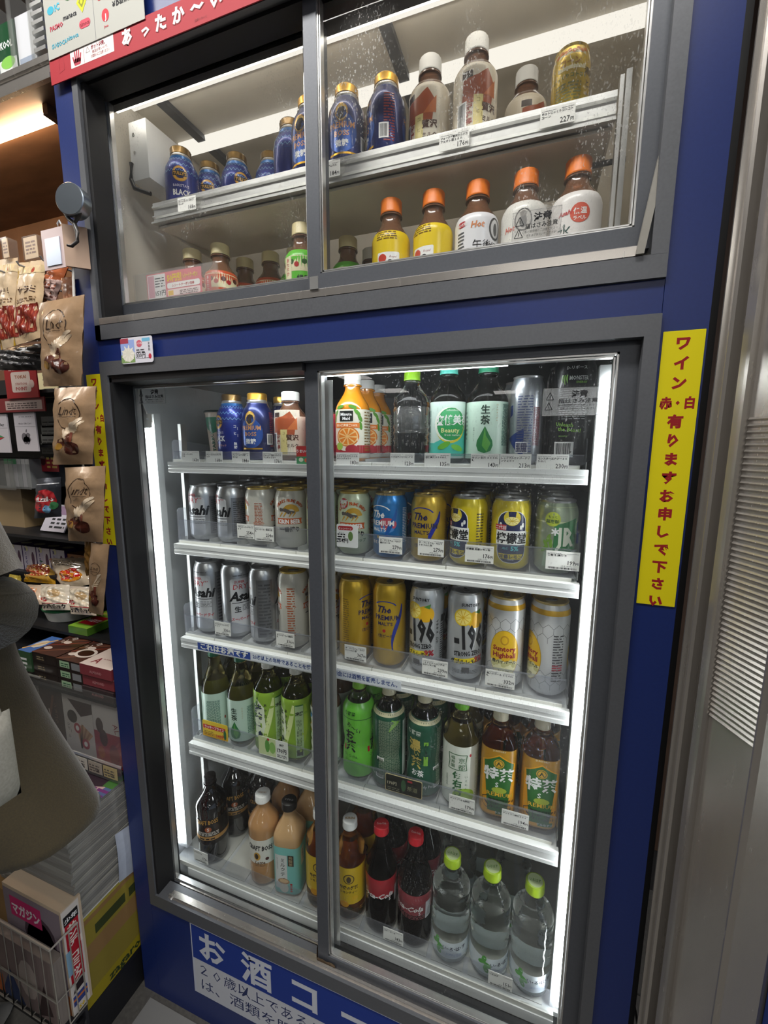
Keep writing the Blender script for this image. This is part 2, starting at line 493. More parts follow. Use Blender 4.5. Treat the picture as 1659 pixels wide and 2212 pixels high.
struct('wall_back', wb, noisy(principled('brown_back_wall', c('4a3526'), 0.7), 14, 0.15))
wb = MB(); wb.box(-4.1, -11, 0, -4, 0.95, 2.62)
struct('wall_left', wb, principled('pale_wall_paint', c('b9b3a8'), 0.7))
wb = MB(); wb.box(-4, -11.1, 0, 5, -11, 2.62)
struct('wall_front', wb, noisy(principled('dim_concourse_wall', c('6b6a68'), 0.7), 3, 0.2))
# grey tape strip on the floor in front of the blue plinth
tp = MB(); a = atz(346, 2118, 0.001); tp.box(-0.02, -0.075, 0.0005, 0.6, -0.012, 0.002, c('8a8986'))
tag(tp.build('floor_tape', P_PAPER), 'pale grey tape strip on the floor along the blue plinth', 'tape')

# ceiling lamps seen again in the cooler glass
def ceiling_lamp(x, y, sx, sy, label):
    t = thing('ceiling_lamp', label, 'lamp', (x, y, 2.6), 0, 'ceiling lamps behind the viewer')
    m = MB(); m.box(-sx / 2 - .03, -sy / 2 - .03, -0.03, sx / 2 + .03, sy / 2 + .03, 0.02, c('dddddd')); m.build('housing', P_PLASTIC, t)
    m = MB(); m.box(-sx / 2, -sy / 2, -0.04, sx / 2, sy / 2, -0.031); m.build('diffuser', M_LAMPC, t)
M_LAMPC = emit('ceiling_lamp_light', (1.0, 0.97, 0.92), 9.0)
for x, y, sx, sy in ((-2.27, -6.4, .5, 0.5), (-2.15, -8.3, .5, 0.6), (0.2, -9.3, .6, 0.5), (2.6, -4.6, 1.2, 0.3), (2.6, -7.6, 1.2, 0.3), (1.0, -3.0, 1.2, 0.3)):
    ceiling_lamp(x, y, sx, sy, 'rectangular ceiling lamp of the hall behind the viewer')

# blue steel surround
bw = MB(); bw.box(-0.051, 0.0, 0, -0.003, 0.03, 2.62); bw.box(-0.051, 0.03, 0, -0.04, 0.6, 2.62)
blue = struct('wall_right', bw, M_BLUE); blue.name = 'wall_surround'
for nm, bx in (('blue_post', (0.9305, 0.0, 0, 0.979, 0.03, 2.62)), ('blue_band', (-0.0025, 0.001, zz(0.0005), 0.93, 0.03, zz(0.0395))),
               ('blue_plinth', (-0.0025, 0.0, 0, 0.93, 0.03, zz(-1.2275))), ('blue_fascia', (-0.0025, 0.0, zz(0.512), 0.93, 0.03, 2.62))):
    m = MB(); m.box(*bx); m.build(nm, M_BLUE, blue)
m = MB(); m.box(-0.0025, -0.003, zz(0.552), 0.93, -0.0005, zz(0.556)); m.box(-0.0025, -0.006, zz(0.556), 0.93, 0, zz(0.60)); m.build('blue_cover_strip', M_BLUE, blue)
m = MB(); m.box(0.979, 0.012, 0, 0.99, 0.4, 2.62); m.build('shadow_gap', M_BLACK, blue)

# stainless steel jamb and panel on the right, turned towards the viewer
u2 = Vector((0.41, -0.91)).normalized(); n2 = Vector((-u2.y, u2.x)); n2 = n2 if n2.x < 0 else -n2
def WP(t, k): q = Vector((0.987, 0.0)) + u2 * t + n2 * k; return (q.x, q.y)
jam = MB()
prof = [WP(-.01, -.03), WP(0.0, -.004), WP(0.006, -.004), WP(0.009, 0.003), WP(0.012, -.002), WP(0.018, -.002), WP(0.021, .004), WP(0.024, .002), WP(0.0255, -.012),
        WP(0.033, -.012), WP(0.034, -.001), WP(0.042, -.001), WP(0.045, .003), WP(0.049, .003), WP(0.0505, -.001), WP(0.0505, -.03)]
jam.extz(prof, 0, 2.62)
st = struct('wall_right', jam, M_STEEL)
m = MB(); m.extz([WP(0.0505, -.03), WP(0.0505, -.0045), WP(0.111, -.0045), WP(0.111, -.03)], 0, 2.62); m.build('steel_panel', M_STEEL, st)
m = MB(); m.extz([WP(0.111, -.03), WP(0.111, .002), WP(0.1135, .003), WP(0.116, .001), WP(0.118, -.001), WP(0.154, -.001), WP(0.156, -.03)], 0, 2.62); m.build('steel_edge_trim', M_STEEL, st)
m = MB(); m.extz([WP(0.156, -.03), WP(0.156, -.006), WP(0.26, -.006), WP(0.26, -.03)], 0, 2.62); m.build('blue_side_panel', M_BLUE, st)
rb = MB()  # horizontal lines reflected in the steel, built here as raised ridges
p0, p1 = WP(0.0512, -.0045), WP(0.1105, -.0045); nn = Vector((n2.x, n2.y, 0))
a = Vector((p0[0], p0[1], 0)); e = Vector((p1[0] - p0[0], p1[1] - p0[1], 0))
rb.add([a + nn * 0, a + e, a + e + Vector((0, 0, .0045)), a + Vector((0, 0, .0045)), a + nn * .0022 + Vector((0, 0, .0022)), a + e + nn * .0022 + Vector((0, 0, .0022))],
       [(0, 1, 5, 4), (4, 5, 2, 3), (0, 4, 3), (1, 2, 5)])
rme = rb.mesh('reflection_rib', M_STEEL)
for i in range(52):
    o = bpy.data.objects.new('reflection_rib', rme); COL.objects.link(o); o.parent = st; o.location = (0, 0, zz(-0.13) - i * 0.0068)

# ================================================================== CABINETS
def door(par, x0, x1, z0, z1, y, th, stl, str_, zb, zt, glass, glabel, silver=0.006):
    """sliding leaf: stiles, rails, bright inner gasket, pane"""
    d = MB()
    d.box(x0, y, z0, x0 + stl, y + th, z1); d.box(x1 - str_, y, z0, x1, y + th, z1)
    d.box(x0 + stl, y, z1 - zt, x1 - str_, y + th, z1); d.box(x0 + stl, y, z0, x1 - str_, y + th, z0 + zb)
    o = d.build('sliding_door', M_FRAME2, par)
    a0, a1, b0, b1 = x0 + stl, x1 - str_, z0 + zb, z1 - zt
    g = MB()
    for q in ((0, silver * .45), (silver * .65, silver)):
        i0, i1 = q; yy = y + 0.002 + i0 * .3
        g.box(a0 + i0, yy, b0 + i0, a0 + i1, y + th - .004, b1 - i0); g.box(a1 - i1, yy, b0 + i0, a1 - i0, y + th - .004, b1 - i0)
        g.box(a0 + i0, yy, b1 - i1, a1 - i0, y + th - .004, b1 - i0); g.box(a0 + i0, yy, b0 + i0, a1 - i0, y + th - .004, b0 + i1)
    g.build('bright_gasket', M_ALU, o)
    p = MB(); s = silver; p.box(a0 + s * .5, y + th * .45, b0 + s * .5, a1 - s * .5, y + th * .45 + 0.004, b1 - s * .5)
    p.build('glass_pane', glass, o)
    return o

# ---- lower cooler
fr = thing('drinks_cooler', 'tall dark-framed drinks cooler with two sliding glass doors set in the blue wall', 'refrigerator', (0, 0, 0))
m = MB(); zb, zt = zz(-1.2273), zz(0.0)
m.box(0, -0.004, zb, 0.018, 0.034, zt); m.box(0.913, -0.004, zb, 0.93, 0.034, zt)
m.box(0.018, -0.004, zt - .0253, 0.913, 0.034, zt); m.box(0.018, -0.004, zb, 0.913, 0.034, zb + .0315)
m.build('frame', M_FRAME, fr)
m = MB(); m.box(-0.034, 0.034, zb, 0.018, 0.07, zt); m.box(0.018, 0.034, zt - .03, 0.913, 0.07, zt); m.box(0.913, 0.034, zb, 0.96, 0.07, zt)
m.box(0.018, 0.034, zb, 0.913, 0.07, zb + .012); m.box(0.018, 0.0, zt - .038, 0.44, 0.05, zt - .0253)
m.box(0.018, 0.0, zb + .012, 0.024, 0.045, zt - .03)
m.build('door_recess', M_BLACK, fr)
m = MB(); yb = 0.62
m.box(-0.04, 0.07, zb - .01, -0.03, yb, zt); m.build('side_liner', M_LINER, fr); m = MB(); m.box(0.945, 0.07, zb - .01, 0.955, yb, zt); m.build('side_liner', M_LINER, fr)
m = MB(); m.box(-0.03, yb - .01, zb, 0.945, yb, zt); m.box(-0.03, 0.07, zt - .012, 0.945, yb, zt)
for k in range(9): m.box(0.03 + k * .105, yb - .016, zb, 0.036 + k * .105, yb - .01, zt)
m.build('back_liner', M_DARKIN, fr)
m = MB(); m.box(-0.03, 0.07, zz(-1.262), 0.945, yb, zz(-1.25)); m.box(-0.03, 0.07, zz(-1.25), 0.945, 0.088, zz(-1.236)); m.build('floor_liner', M_LINER, fr)
# rails in the bottom channel
m = MB()
m.box(0.05, 0.004, zz(-1.208), 0.905, 0.008, zz(-1.190)); m.box(0.05, 0.002, zz(-1.1962), 0.905, 0.02, zz(-1.1955)); m.box(0.05, 0.036, zz(-1.21), 0.905, 0.039, zz(-1.196))
m.build('bottom_track', M_STEEL, fr)
m = MB(); m.tube([(0.058, 0.0, zz(-1.2)), (0.058, 0.012, zz(-1.2))], 0.006, 10); m.tube([(0.058, -0.002, zz(-1.2)), (0.058, 0.0, zz(-1.2))], 0.0035, 8); m.build('track_screw', M_ALU, fr, 40)
dl = door(fr, 0.0, 0.452, zz(-1.243), zz(-0.026), 0.045, 0.018, 0.020, 0.020, 0.034, 0.0115, M_GLASSL, '')
dr = door(fr, 0.437, 0.913, zz(-1.2145), zz(-0.0255), 0.012, 0.018, 0.023, 0.022, 0.04, 0.0125, M_GLASSL, '')
m = MB(); m.box(0.462, 0.0335, zz(-1.17), 0.476, 0.036, zz(-0.05)); m.build('edge_seal', M_ALU, dr)

# frosted vertical lamps inside both front corners
M_TUBE = emit('cool_white_lamp', (0.94, 0.98, 1.0), 24.0)
M_TUBEL = emit('cool_white_lamp_left', (0.94, 0.98, 1.0), 13.0)
def vlamp(x, y, z0, z1, r, mat, lab):
    t = MB(); t.box(x - .014, y + r * .4, z0 - .02, x + .014, y + r + .012, z1 + .02)
    o = t.build('lamp_strip', M_LINER, fr)
    q = MB(); q.lathe([(z0, r), (z1, r)], 14, cx=x, cy=y); q.build('tube', mat, o, 40)
vlamp(0.893, 0.086, zz(-1.17), zz(-0.06), 0.0062, M_TUBE, '')
vlamp(0.004, 0.092, zz(-1.15), zz(-0.11), 0.0078, M_TUBEL, '')
m = MB(); m.box(0.2, 0.075, zz(-0.034), 0.75, 0.09, zz(-0.028)); m.build('added_fill_light', emit('added_fill_glow', (0.95, 0.98, 1), 16.0), fr)  # added fill light for the front rows, not a fitting of the cooler
# crinkled clear film taped over the left lamp
rnd = random.Random(3)
m = MB(); m.grid(lambda u, v: (-0.02 + u * 0.045, 0.0785 + rnd.uniform(-.0036, .0036), zz(-0.1) - v * 1.02), 6, 120)
m.build('crinkled_film', seethrough('crinkled_clear_film', (0.9, 0.91, 0.91), 0.08, 0.82, (0.9, 0.92, 0.93, 1), None, 3.0), fr)
m = MB(); m.poly = None
m.grid(lambda u, v: (0.004 + u * 0.028 + v * .0, 0.079 - .003 * v, zz(-0.062) - v * 0.058 + u * (-.05 if v < .5 else 0.0)), 2, 2, c('e9e4dc')); m.build('white_tape', P_PAPER, fr)

LIPS = [(-0.1915, -0.2145), (-0.3715, -0.3945), (-0.5915, -0.6155), (-0.859, -0.8885)]
GT = [-0.169, -0.3185, -0.541, -0.802]
def shelf(k, zt_, zb_, gt):
    L = [(0.088, zz(zt_)), (0.1005, zz(zt_)), (0.1005, zz(zb_)), (0.0895, zz(zb_)), (0.088, zz(zb_) + .002), (0.088, zz(zb_) + .008), (0.0893, zz(zb_) + .0095), (0.0893, zz(zt_) - .009), (0.088, zz(zt_) - .0075)]
    m = MB(); m.box(0.06, 0.1, zz(zt_) - .012, 0.872, 0.5, zz(zt_) - .001)
    for x in (0.06, 0.869): m.box(x, 0.1, zz(zb_), x + .003, 0.5, zz(zt_))
    o = m.build('shelf', M_WHITE, fr)
    m = MB(); m.extx(L, 0.055, 0.8745); m.build('front_rail', M_WHITE, o)
    seams = [0.056, 0.171, 0.357, 0.502, 0.66, 0.864] if k % 2 else [0.056, 0.14, 0.33, 0.52, 0.72, 0.864]
    for a, b in zip(seams, seams[1:]):
        m = MB(); m.extx([(0.1008, zz(zt_) - .001), (0.1008, zz(zt_) + .0045), (0.102, zz(zt_) + .0058), (0.112, zz(zt_) + .0058), (0.112, zz(zt_) - .001)], a + .0006, b - .0006); m.build('roller_block', M_CREAM, o)
    for i in range(12):
        x = 0.0575 + i * 0.0741
        m = MB(); m.box(x, 0.113, zz(zt_), x + .0012, 0.48, zz(zt_) + .011); m.build('lane_divider', M_CREAM, o)
    m = MB(); m.box(0.062, 0.1008, zz(zt_) + .0062, 0.868, 0.1028, zz(gt)); m.box(0.062, 0.0998, zz(gt) - .0015, 0.868, 0.1036, zz(gt))
    m.build('clear_guard', M_ACRYL, o)
    for x, d in ((0.0575, 1), (0.8705, -1)):
        m = MB(); m.exty([(x, 0), (x + .0012, 0), (x + .0012, 1), (x, 1)], 0, 1)
        h = zz(gt) + .025
        m = MB(); m.add([(x + i * .0012, y, z) for i in (0, 1) for y, z in ((.1, zz(zt_)), (.1, h - .006), (.106, h), (.22, h - .012), (.22, zz(zt_)))],
                        [(0, 1, 2, 3, 4), (9, 8, 7, 6, 5), (0, 5, 6, 1), (1, 6, 7, 2), (2, 7, 8, 3), (3, 8, 9, 4), (4, 9, 5, 0)])
        m.build('clear_end_panel', M_ACRYL, o)
    # slotted standards and bracket ends at the right
    return o
for k in range(4): shelf(k, *LIPS[k], GT[k])
# deck at the bottom with its own guard
DK = -1.183
m = MB(); m.box(0.0, 0.083, zz(DK) - .014, 0.93, 0.52, zz(DK) - .004)
dk = m.build('deck', M_LINER, fr)
for i in range(11):
    m = MB(); m.box(0.062 + i * .074, 0.084, zz(DK) - .004, 0.126 + i * .074, 0.5, zz(DK) - .001); m.build('roller_track', M_CREAM, dk)
m = MB(); m.box(0.0, 0.0765, zz(-1.184), 0.885, 0.0785, zz(-1.136)); m.build('clear_guard', M_ACRYL, dk)
m = MB(); m.box(0.0, 0.0742, zz(-1.194), 0.885, 0.083, zz(-1.184)); m.build('guard_channel', M_CREAM, dk)
m = MB(); m.box(0.04, 0.0722, zz(-1.2165), 0.885, 0.083, zz(-1.195)); m.build('white_front_rail', M_WHITE, dk)
m = MB()
for i in range(4): m.box(0.0, 0.0645 + i * .005, zz(-1.2365), 0.945, 0.067 + i * .005, zz(-1.228) + (i % 2) * .003)
m.build('drain_grille', M_ALU, dk)
# perforated uprights
m = MB()
for x in (0.893, 0.052): m.box(x, 0.125, zz(-1.2), x + .008, 0.14, zz(-0.11))
up = m.build('shelf_upright', M_ALU, fr)
m = MB()
for z in (-0.23, -0.41, -0.63, -0.9):
    m.add([(0.886, .13, zz(z)), (0.886, .13, zz(z) + .02), (0.886, .3, zz(z) + .02), (0.886, .3, zz(z) - .012), (0.888, .13, zz(z)), (0.888, .13, zz(z) + .02), (0.888, .3, zz(z) + .02), (0.888, .3, zz(z) - .012)],
          [(0, 1, 2, 3), (7, 6, 5, 4), (0, 4, 5, 1), (1, 5, 6, 2), (2, 6, 7, 3), (3, 7, 4, 0)])
m.build('shelf_bracket', M_BLACK, up)

# ---- upper heated cabinet
hc = thing('heated_display_cabinet', 'dark-framed heated drinks cabinet with cream interior above the blue band', 'cabinet', (0, 0, 0))
zb, zt = zz(0.0400), zz(0.505)
m = MB(); m.box(-0.002, -0.004, zb, 0.0115, 0.034, zt); m.box(0.912, -0.004, zb + .026, 0.93, 0.034, zt)
m.box(-0.002, -0.004, zb, 0.93, 0.034, zb + .0262); m.box(0.0115, -0.002, zt - .03, 0.912, 0.034, zt + .006)
m.build('frame', M_FRAME, hc)
m = MB(); m.box(-0.036, 0.034, zb, -0.0005, 0.07, zt); m.box(0.9125, 0.034, zb, 0.96, 0.07, zt); m.box(0.0, 0.01, zt - .036, 0.9125, 0.07, zt - .03)
m.box(0.0, 0.034, zb, 0.9125, 0.07, zb + .022); m.box(0.0116, 0.002, zb + .04, 0.02, 0.04, zt - .036)
m.build('door_recess', M_BLACK, hc)
m = MB(); m.extx([(0.001, zz(.0664)), (-0.0045, zz(.0668)), (-0.0045, zz(.0775)), (-0.003, zz(.0787)), (0.0, zz(.0775)), (0.01, zz(.0775)), (0.01, zz(.0664))], 0.0115, 0.898); m.build('bottom_track', M_STEEL, hc)
m = MB(); m.rr = 0; m.box(0.4605, -0.0065, zz(.0775), 0.4745, -0.0045, zz(.0955)); m.build('door_stop', M_ALU, hc)
ul = door(hc, -0.018, 0.462, zz(.0885), zz(.490), 0.045, 0.016, 0.033, 0.03, 0.0265, 0.016, M_GLASSU, '', 0.005)
ur = door(hc, 0.449, 0.913, zz(.079), zz(.49), 0.01, 0.018, 0.021, 0.0185, 0.0265, 0.016, M_GLASSU, '', 0.005)
# loose gasket strip hanging at the right
m = MB(); a, b = at(1440, 300, 0.004), at(1382, 548, -0.008)
e = b - a
m.obox(a - Vector((.004, 0, 0)), Vector((.0085, 0, 0)), Vector((0.0, .007, 0)), e, c('8d8a82'))
tag(m.build('loose_gasket_strip', P_PLASTIC), 'loose cream gasket strip leaning at the right edge of the upper cabinet door', 'strip')
CT = 0.535
m = MB(); m.box(-0.04, 0.07, zb, -0.03, 0.5, zz(CT)); m.box(0.935, 0.07, zb, 0.945, 0.5, zz(CT)); m.box(-0.03, 0.44, zb, 0.935, 0.45, zz(CT)); m.build('inner_liner', M_LINERW, hc)
m = MB(); m.box(-0.03, 0.07, zb + .03, 0.935, 0.44, zb + .04); m.build('inner_floor', M_LINERW, hc)
m = MB(); m.box(-0.03, 0.07, zz(CT), 0.935, 0.45, zz(CT) + .01); cei = m.build('inner_ceiling', M_LINERW, hc)
m = MB()
for px in ((325, 200), (812, 0)):
    q = atz(*px, zz(CT) - .006); m.box(q.x - .009, 0.09, zz(CT) - .010, q.x + .011, 0.42, zz(CT))
m.build('ceiling_bracket', M_FRAME, cei)
m = MB()
m.extx([(0.115, zz(CT)), (0.118, zz(CT) - .012), (0.14, zz(CT) - .012), (0.143, zz(CT))], -0.02, 0.93)
m.extx([(0.255, zz(CT)), (0.258, zz(CT) - .012), (0.285, zz(CT) - .012), (0.288, zz(CT))], -0.02, 0.93); m.build('ceiling_glow_strip', emit('warm_reflection_glow', (1.0, 0.94, 0.84), 0.75), cei)  # glowing ceiling ridges stand in for lamp light reflected there, no lamps
m = MB(); m.box(-0.0, 0.075, zz(.478), 0.9, 0.083, zz(.484)); m.build('front_lamp', emit('warm_white_lamp', (1.0, 0.93, 0.82), 9.0), hc)
# lamp driver box with cable in the left corner
m = MB(); q = at(290, 275, 0.115)
m.box(0.0, 0.105, zz(.37), 0.045, 0.19, zz(.475)); bx = m.build('lamp_box', M_WHITE, hc)
m = MB(); m.tube([(0.006, 0.1, zz(.40)), (0.004, 0.098, zz(.37)), (0.012, 0.098, zz(.352)), (0.03, 0.1, zz(.345)), (0.045, 0.105, zz(.34))], 0.004, 8, c('141414')); m.build('cable', P_PLASTIC, bx, 60)
for z in (.452, .42):
    m = MB(); m.tube([(0.012, 0.1035, zz(z)), (0.012, 0.105, zz(z))], 0.003, 8); m.build('screw', M_ALU, bx)
# shelf
m = MB(); m.box(0.064, 0.1, zz(.292), 0.872, 0.29, zz(.299)); m.box(0.064, 0.1, zz(.272), 0.067, 0.29, zz(.299)); m.box(0.869, 0.1, zz(.272), 0.872, 0.29, zz(.299))
m.extx([(0.1, zz(.272)), (0.101, zz(.275)), (0.29, zz(.292)), (0.29, zz(.289)), (0.1, zz(.270))], 0.064, 0.872)
us = m.build('shelf', M_LINERW, hc)
m = MB()
m.extx([(0.092, zz(.313)), (0.099, zz(.313)), (0.099, zz(.276)), (0.086, zz(.274)), (0.086, zz(.277)), (0.093, zz(.279)), (0.093, zz(.285)), (0.0895, zz(.287)), (0.0895, zz(.289)), (0.094, zz(.290)), (0.094, zz(.302)), (0.0895, zz(.3035)), (0.0895, zz(.306)), (0.092, zz(.308))], 0.061, 0.874)
m.build('price_rail', M_ALU, us)
m = MB(); m.box(0.877, 0.1, zz(.10), 0.882, 0.115, zz(.335)); m.box(0.884, 0.1, zz(.10), 0.891, 0.12, zz(.34)); m.build('upright', M_ALU, hc)
m = MB(); m.box(0.853, 0.16, zz(.262), 0.9, 0.165, zz(.268)); m.build('shelf_bracket', M_BLACK, us)

# ================================================================== DRINKS
SIL = c('c9cacc', 0.85); SILW = c('dcdde0', 0.35); GOLD = c('c99a2c', 0.75); GOLDL = c('e0c060', 0.6); RED = c('b5202a'); ORG = c('c2571c')
NAVY = c('14204f'); INK = c('15161a'); CREAMC = c('dcd8cc', 0.15); YEL = c('e8cf12'); LEMON = c('f4dc3a')
def canprof(H, R): return [(0, .76 * R), (.003, .86 * R), (.009, R), (H - .021, R), (H - .012, .945 * R), (H - .005, .86 * R), (H - .0035, .845 * R)]
def make_can(name, H, R, art, base, lid=SIL, label='', cat='can', loc=(0, 0, 0), rows=None):
    t = thing(name, label, cat, loc)
    pr = canprof(H, R) if not rows else rows
    m = MB(); m.lathe(pr, 40, col=base, caps=False)
    if art: m.art(art, wrapfn(pr, R=R), 0.0045)
    m.build('body', P_CAN, t, 50)
    r = pr[-1][1]
    m = MB(); m.lathe([(H - .0045, r), (H - .001, r + .0012), (H, r + .0002), (H - .0005, r - .0012), (H - .0050, r - .002), (H - .0056, r - .004), (H - .0045, r - .0055)], 40, col=lid, caps=False)
    m.add([((r - .0055) * math.sin(2 * PI * i / 40), -(r - .0055) * math.cos(2 * PI * i / 40), H - .0045) for i in range(40)], [tuple(range(40))], lid)
    li = m.build('lid', P_CAN, t, 40)
    m = MB(); k = [(-.006 + .006 * math.cos(a), .009 + .011 * math.sin(a)) for a in [i * PI / 7 for i in range(14)]]
    k = [(.0065 * math.cos(a), .004 + .011 * math.sin(a)) for a in [i * PI / 7 for i in range(14)]]
    m.extz([(x, y - .004) for x, y in k], H - .0035, H - .0022, c('b9babd', .9)); m.extz([(x * .45, y * .45 + .006) for x, y in k], H - .0022, H - .002, c('5a5a5c', .6))
    m.build('pull_tab', P_CAN, li)
    return t

# -- can artwork
def a_superdry(H):
    a = Art(); k = H - (.002 if H < .15 else .018)
    for s0 in (0.0, PI * .033):
        a.rrect(s0 - .027, .012, s0 + .024, min(k - .012, H - .026), .006, SILW, 1)
        a.text('SUPER', s0 - .006, k - .022, .008, RED, .02, 3); a.text('DRY”', s0 - .002, k - .036, .0165, RED, .0, 3, shear=.15)
        a.text('Asahi', s0, k - .062, .0285, INK, .045, 3, shear=.25, sx=.92)
        a.rect(s0 - .024, k - .068, s0 + .024, k - .0665, INK, 3)
        if H > .15: a.text('生', s0 - .012, k - .088, .015, INK, .03, 3); a.block(s0 - .002, k - .086, s0 + .024, k - .071, 5, INK, 3, .3); a.text('スーパードライ', s0, k - .108, .008, RED, .03, 3, shear=.2)
        else: a.block(s0 - .024, k - .082, s0 + .024, k - .071, 4, INK, 3, .3)
        a.block(s0 - .02, H - .024, s0 + .016, H - .020, 1, c('6a6a6e'), 3)
    k = H - .024; a.rect(.034, .014, .068, k, c('9a9b9e', .8), 1); a.block(.038, .02, .064, k - .006, 16, c('4a4a4e'), 3, .5)
    return a
def a_kirin(H, limited=False):
    a = Art(); k = H - (.010 if H < .15 else .020)
    for s0 in (0.0, PI * .033):
        for i, ch in enumerate("KIRIN'S PRIME BREW"):
            th = math.radians(118 - i * 56 / 17 * 1.0) if 0 else (8.5 - i) / 8.5 * .95
            x = s0 - .028 * math.sin(th); y = k - .040 + .025 * math.cos(th)
            if ch != ' ': a.text(ch, x, y, .0085, ORG, .03, 3, rot=th)
        a.arc(s0 + .004, k - .038, .008, .018, 10, 170, c('d9a93a', .3), 2); a.line([(s0 - .02, k - .034), (s0 - .01, k - .031), (s0 + .002, k - .037), (s0 + .012, k - .036)], [.003, .007, .008, .003], c('5b5450'), 3)
        for x in (-.014, -.006, .006, .013): a.line([(s0 + x, k - .037), (s0 + x - .006, k - .046)], [.0035, .0012], c('c99a3c'), 3)
        a.ell(s0 - .017, k - .031, .004, .003, c('5b5450'), 3)
        a.poly([(s0 - .027, k - .061), (s0 - .025, k - .055), (s0 - .027, k - .049), (s0 + .027, k - .049), (s0 + .025, k - .055), (s0 + .027, k - .061)], ORG, 2)
        a.text('KIRIN BEER', s0, k - .0595, .0115, WHITE, .035, 4, sx=.8)
        if limited: a.text('一番搾り', s0 + .004, k - .075, .0115, INK, .04, 3); a.text('とれたてホップ', s0 + .004, k - .086, .0075, c('3a6a2a'), .03, 3)
        else: a.text('一番搾り', s0, k - .076, .011, INK, .04, 3)
        if limited: a.ell(s0 - .016, k - .012, .010, .010, c('c22030'), 4); a.text('限定', s0 - .016, k - .012, .0085, WHITE, .03, 5); a.text('出荷', s0 - .016, k - .020, .006, WHITE, .02, 5)
    k = H - .026; a.block(.042, .03, .058, k - .004, 20, c('b0562c'), 3, .45)
    a.text('生ビール', .05, k - .05, .006, ORG, 0, 3)
    return a
def ribbon(a, s0, k, col, n=14, top=0.0, h=.075, wd=.006, amp=.010, flip=1):
    pts = []; w_ = []
    for i in range(n + 1):
        t = i / n; pts.append((s0 + flip * amp * math.cos(t * PI * 1.15), k - top - t * h)); w_.append(wd * (0.25 + .9 * math.sin(min(1, t * 1.1) * PI)) + .001)
    a.line(pts, w_, col, 2)
def a_malts(H, fg, blue, extra=None):
    a = Art(); k = H - (.015 if H < .15 else .026)
    for s0 in (0.0, PI * .033):
        if extra: a.ell(s0 + .013, k - .042, .018, .012, c('b84a5c'), 1); a.ell(s0 - .002, k - .052, .028, .008, c('4f8ed0', .3), 1)
        a.arc(s0 - .004, k - .020, .021, .024, 20, 150, blue if not extra else WHITE, 2, sy=.55)
        ribbon(a, s0 + .020, k, blue if not extra else c('1c62b4', .3), top=.014, h=H * .55)
        a.text('The', s0 - .008, k - .030, .0185, fg, .03, 3, shear=.3); a.text('PREMIUM', s0, k - .045, .0135, fg, .02, 3, sx=.95); a.text("MALT'S", s0 - .004, k - .056, .0095, fg, .02, 3)
        a.ell(s0 - .006, k - .067, .0032, .0032, RED if not extra else GOLDL, 3); a.text('〈生ビール〉' if not extra else '〈香る〉エール', s0 - .002, k - .080, .007, fg, .02, 3)
    a.block(.044, .03, .058, k - .01, 22, c('8a6a1c') if not extra else c('cfe0f2'), 3, .45)
    return a
def a_lemon(H):
    a = Art(); k = H - .016
    for s0 in (0.0, PI * .033):
        a.rrect(s0 - .025, .012, s0 + .025, k - .004, .02, WHITE, 1); a.rrect(s0 - .0238, .0132, s0 + .0238, k - .0052, .0192, NAVY, 2)
        a.ell(s0, k - .016, .014, .013, LEMON, 3); a.poly([(s0 - .004, k - .005), (s0, k + .001), (s0 + .004, k - .005)], LEMON, 3); a.ell(s0, k - .021, .0118, .007, c('fff2a0'), 4)
        for i in range(9): t = PI * 2 * i / 9; a.line([(s0, k - .021), (s0 + .0105 * math.cos(t), k - .021 + .006 * math.sin(t))], .0008, c('d8b81a'), 5)
        for x in (-.019, .019): a.ell(s0 + x, k - .028, .0022, .004, WHITE, 3); a.ell(s0 + x * .8, k - .032, .002, .004, WHITE, 3)
        a.rect(s0 - .027, k - .062, s0 + .027, k - .038, WHITE, 4); a.text('檸檬堂', s0, k - .058, .0195, INK, .03, 5, fit=.052)
        a.text('ALC', s0 - .010, k - .070, .005, c('5fc6c6'), .02, 4); a.text('5%', s0 + .006, k - .072, .011, c('5fd0d0'), .04, 4)
        a.poly([(s0 - .021, k - .078), (s0 + .021, k - .078), (s0 + .018, k - .087), (s0 - .018, k - .087)], YEL, 3); a.text('定番レモン', s0, k - .0855, .0078, NAVY, .03, 5)
        a.rrect(s0 - .029, k - .037, s0 - .009, k - .028, .001, c('c8232c'), 5); a.text('二代目', s0 - .019, k - .0355, .007, WHITE, .02, 6)
        a.text('SINCE', s0, .017, .004, WHITE, 0, 4)
    a.block(.040, .022, .054, k - .010, 15, c('5a5010'), 3, .5)
    return a
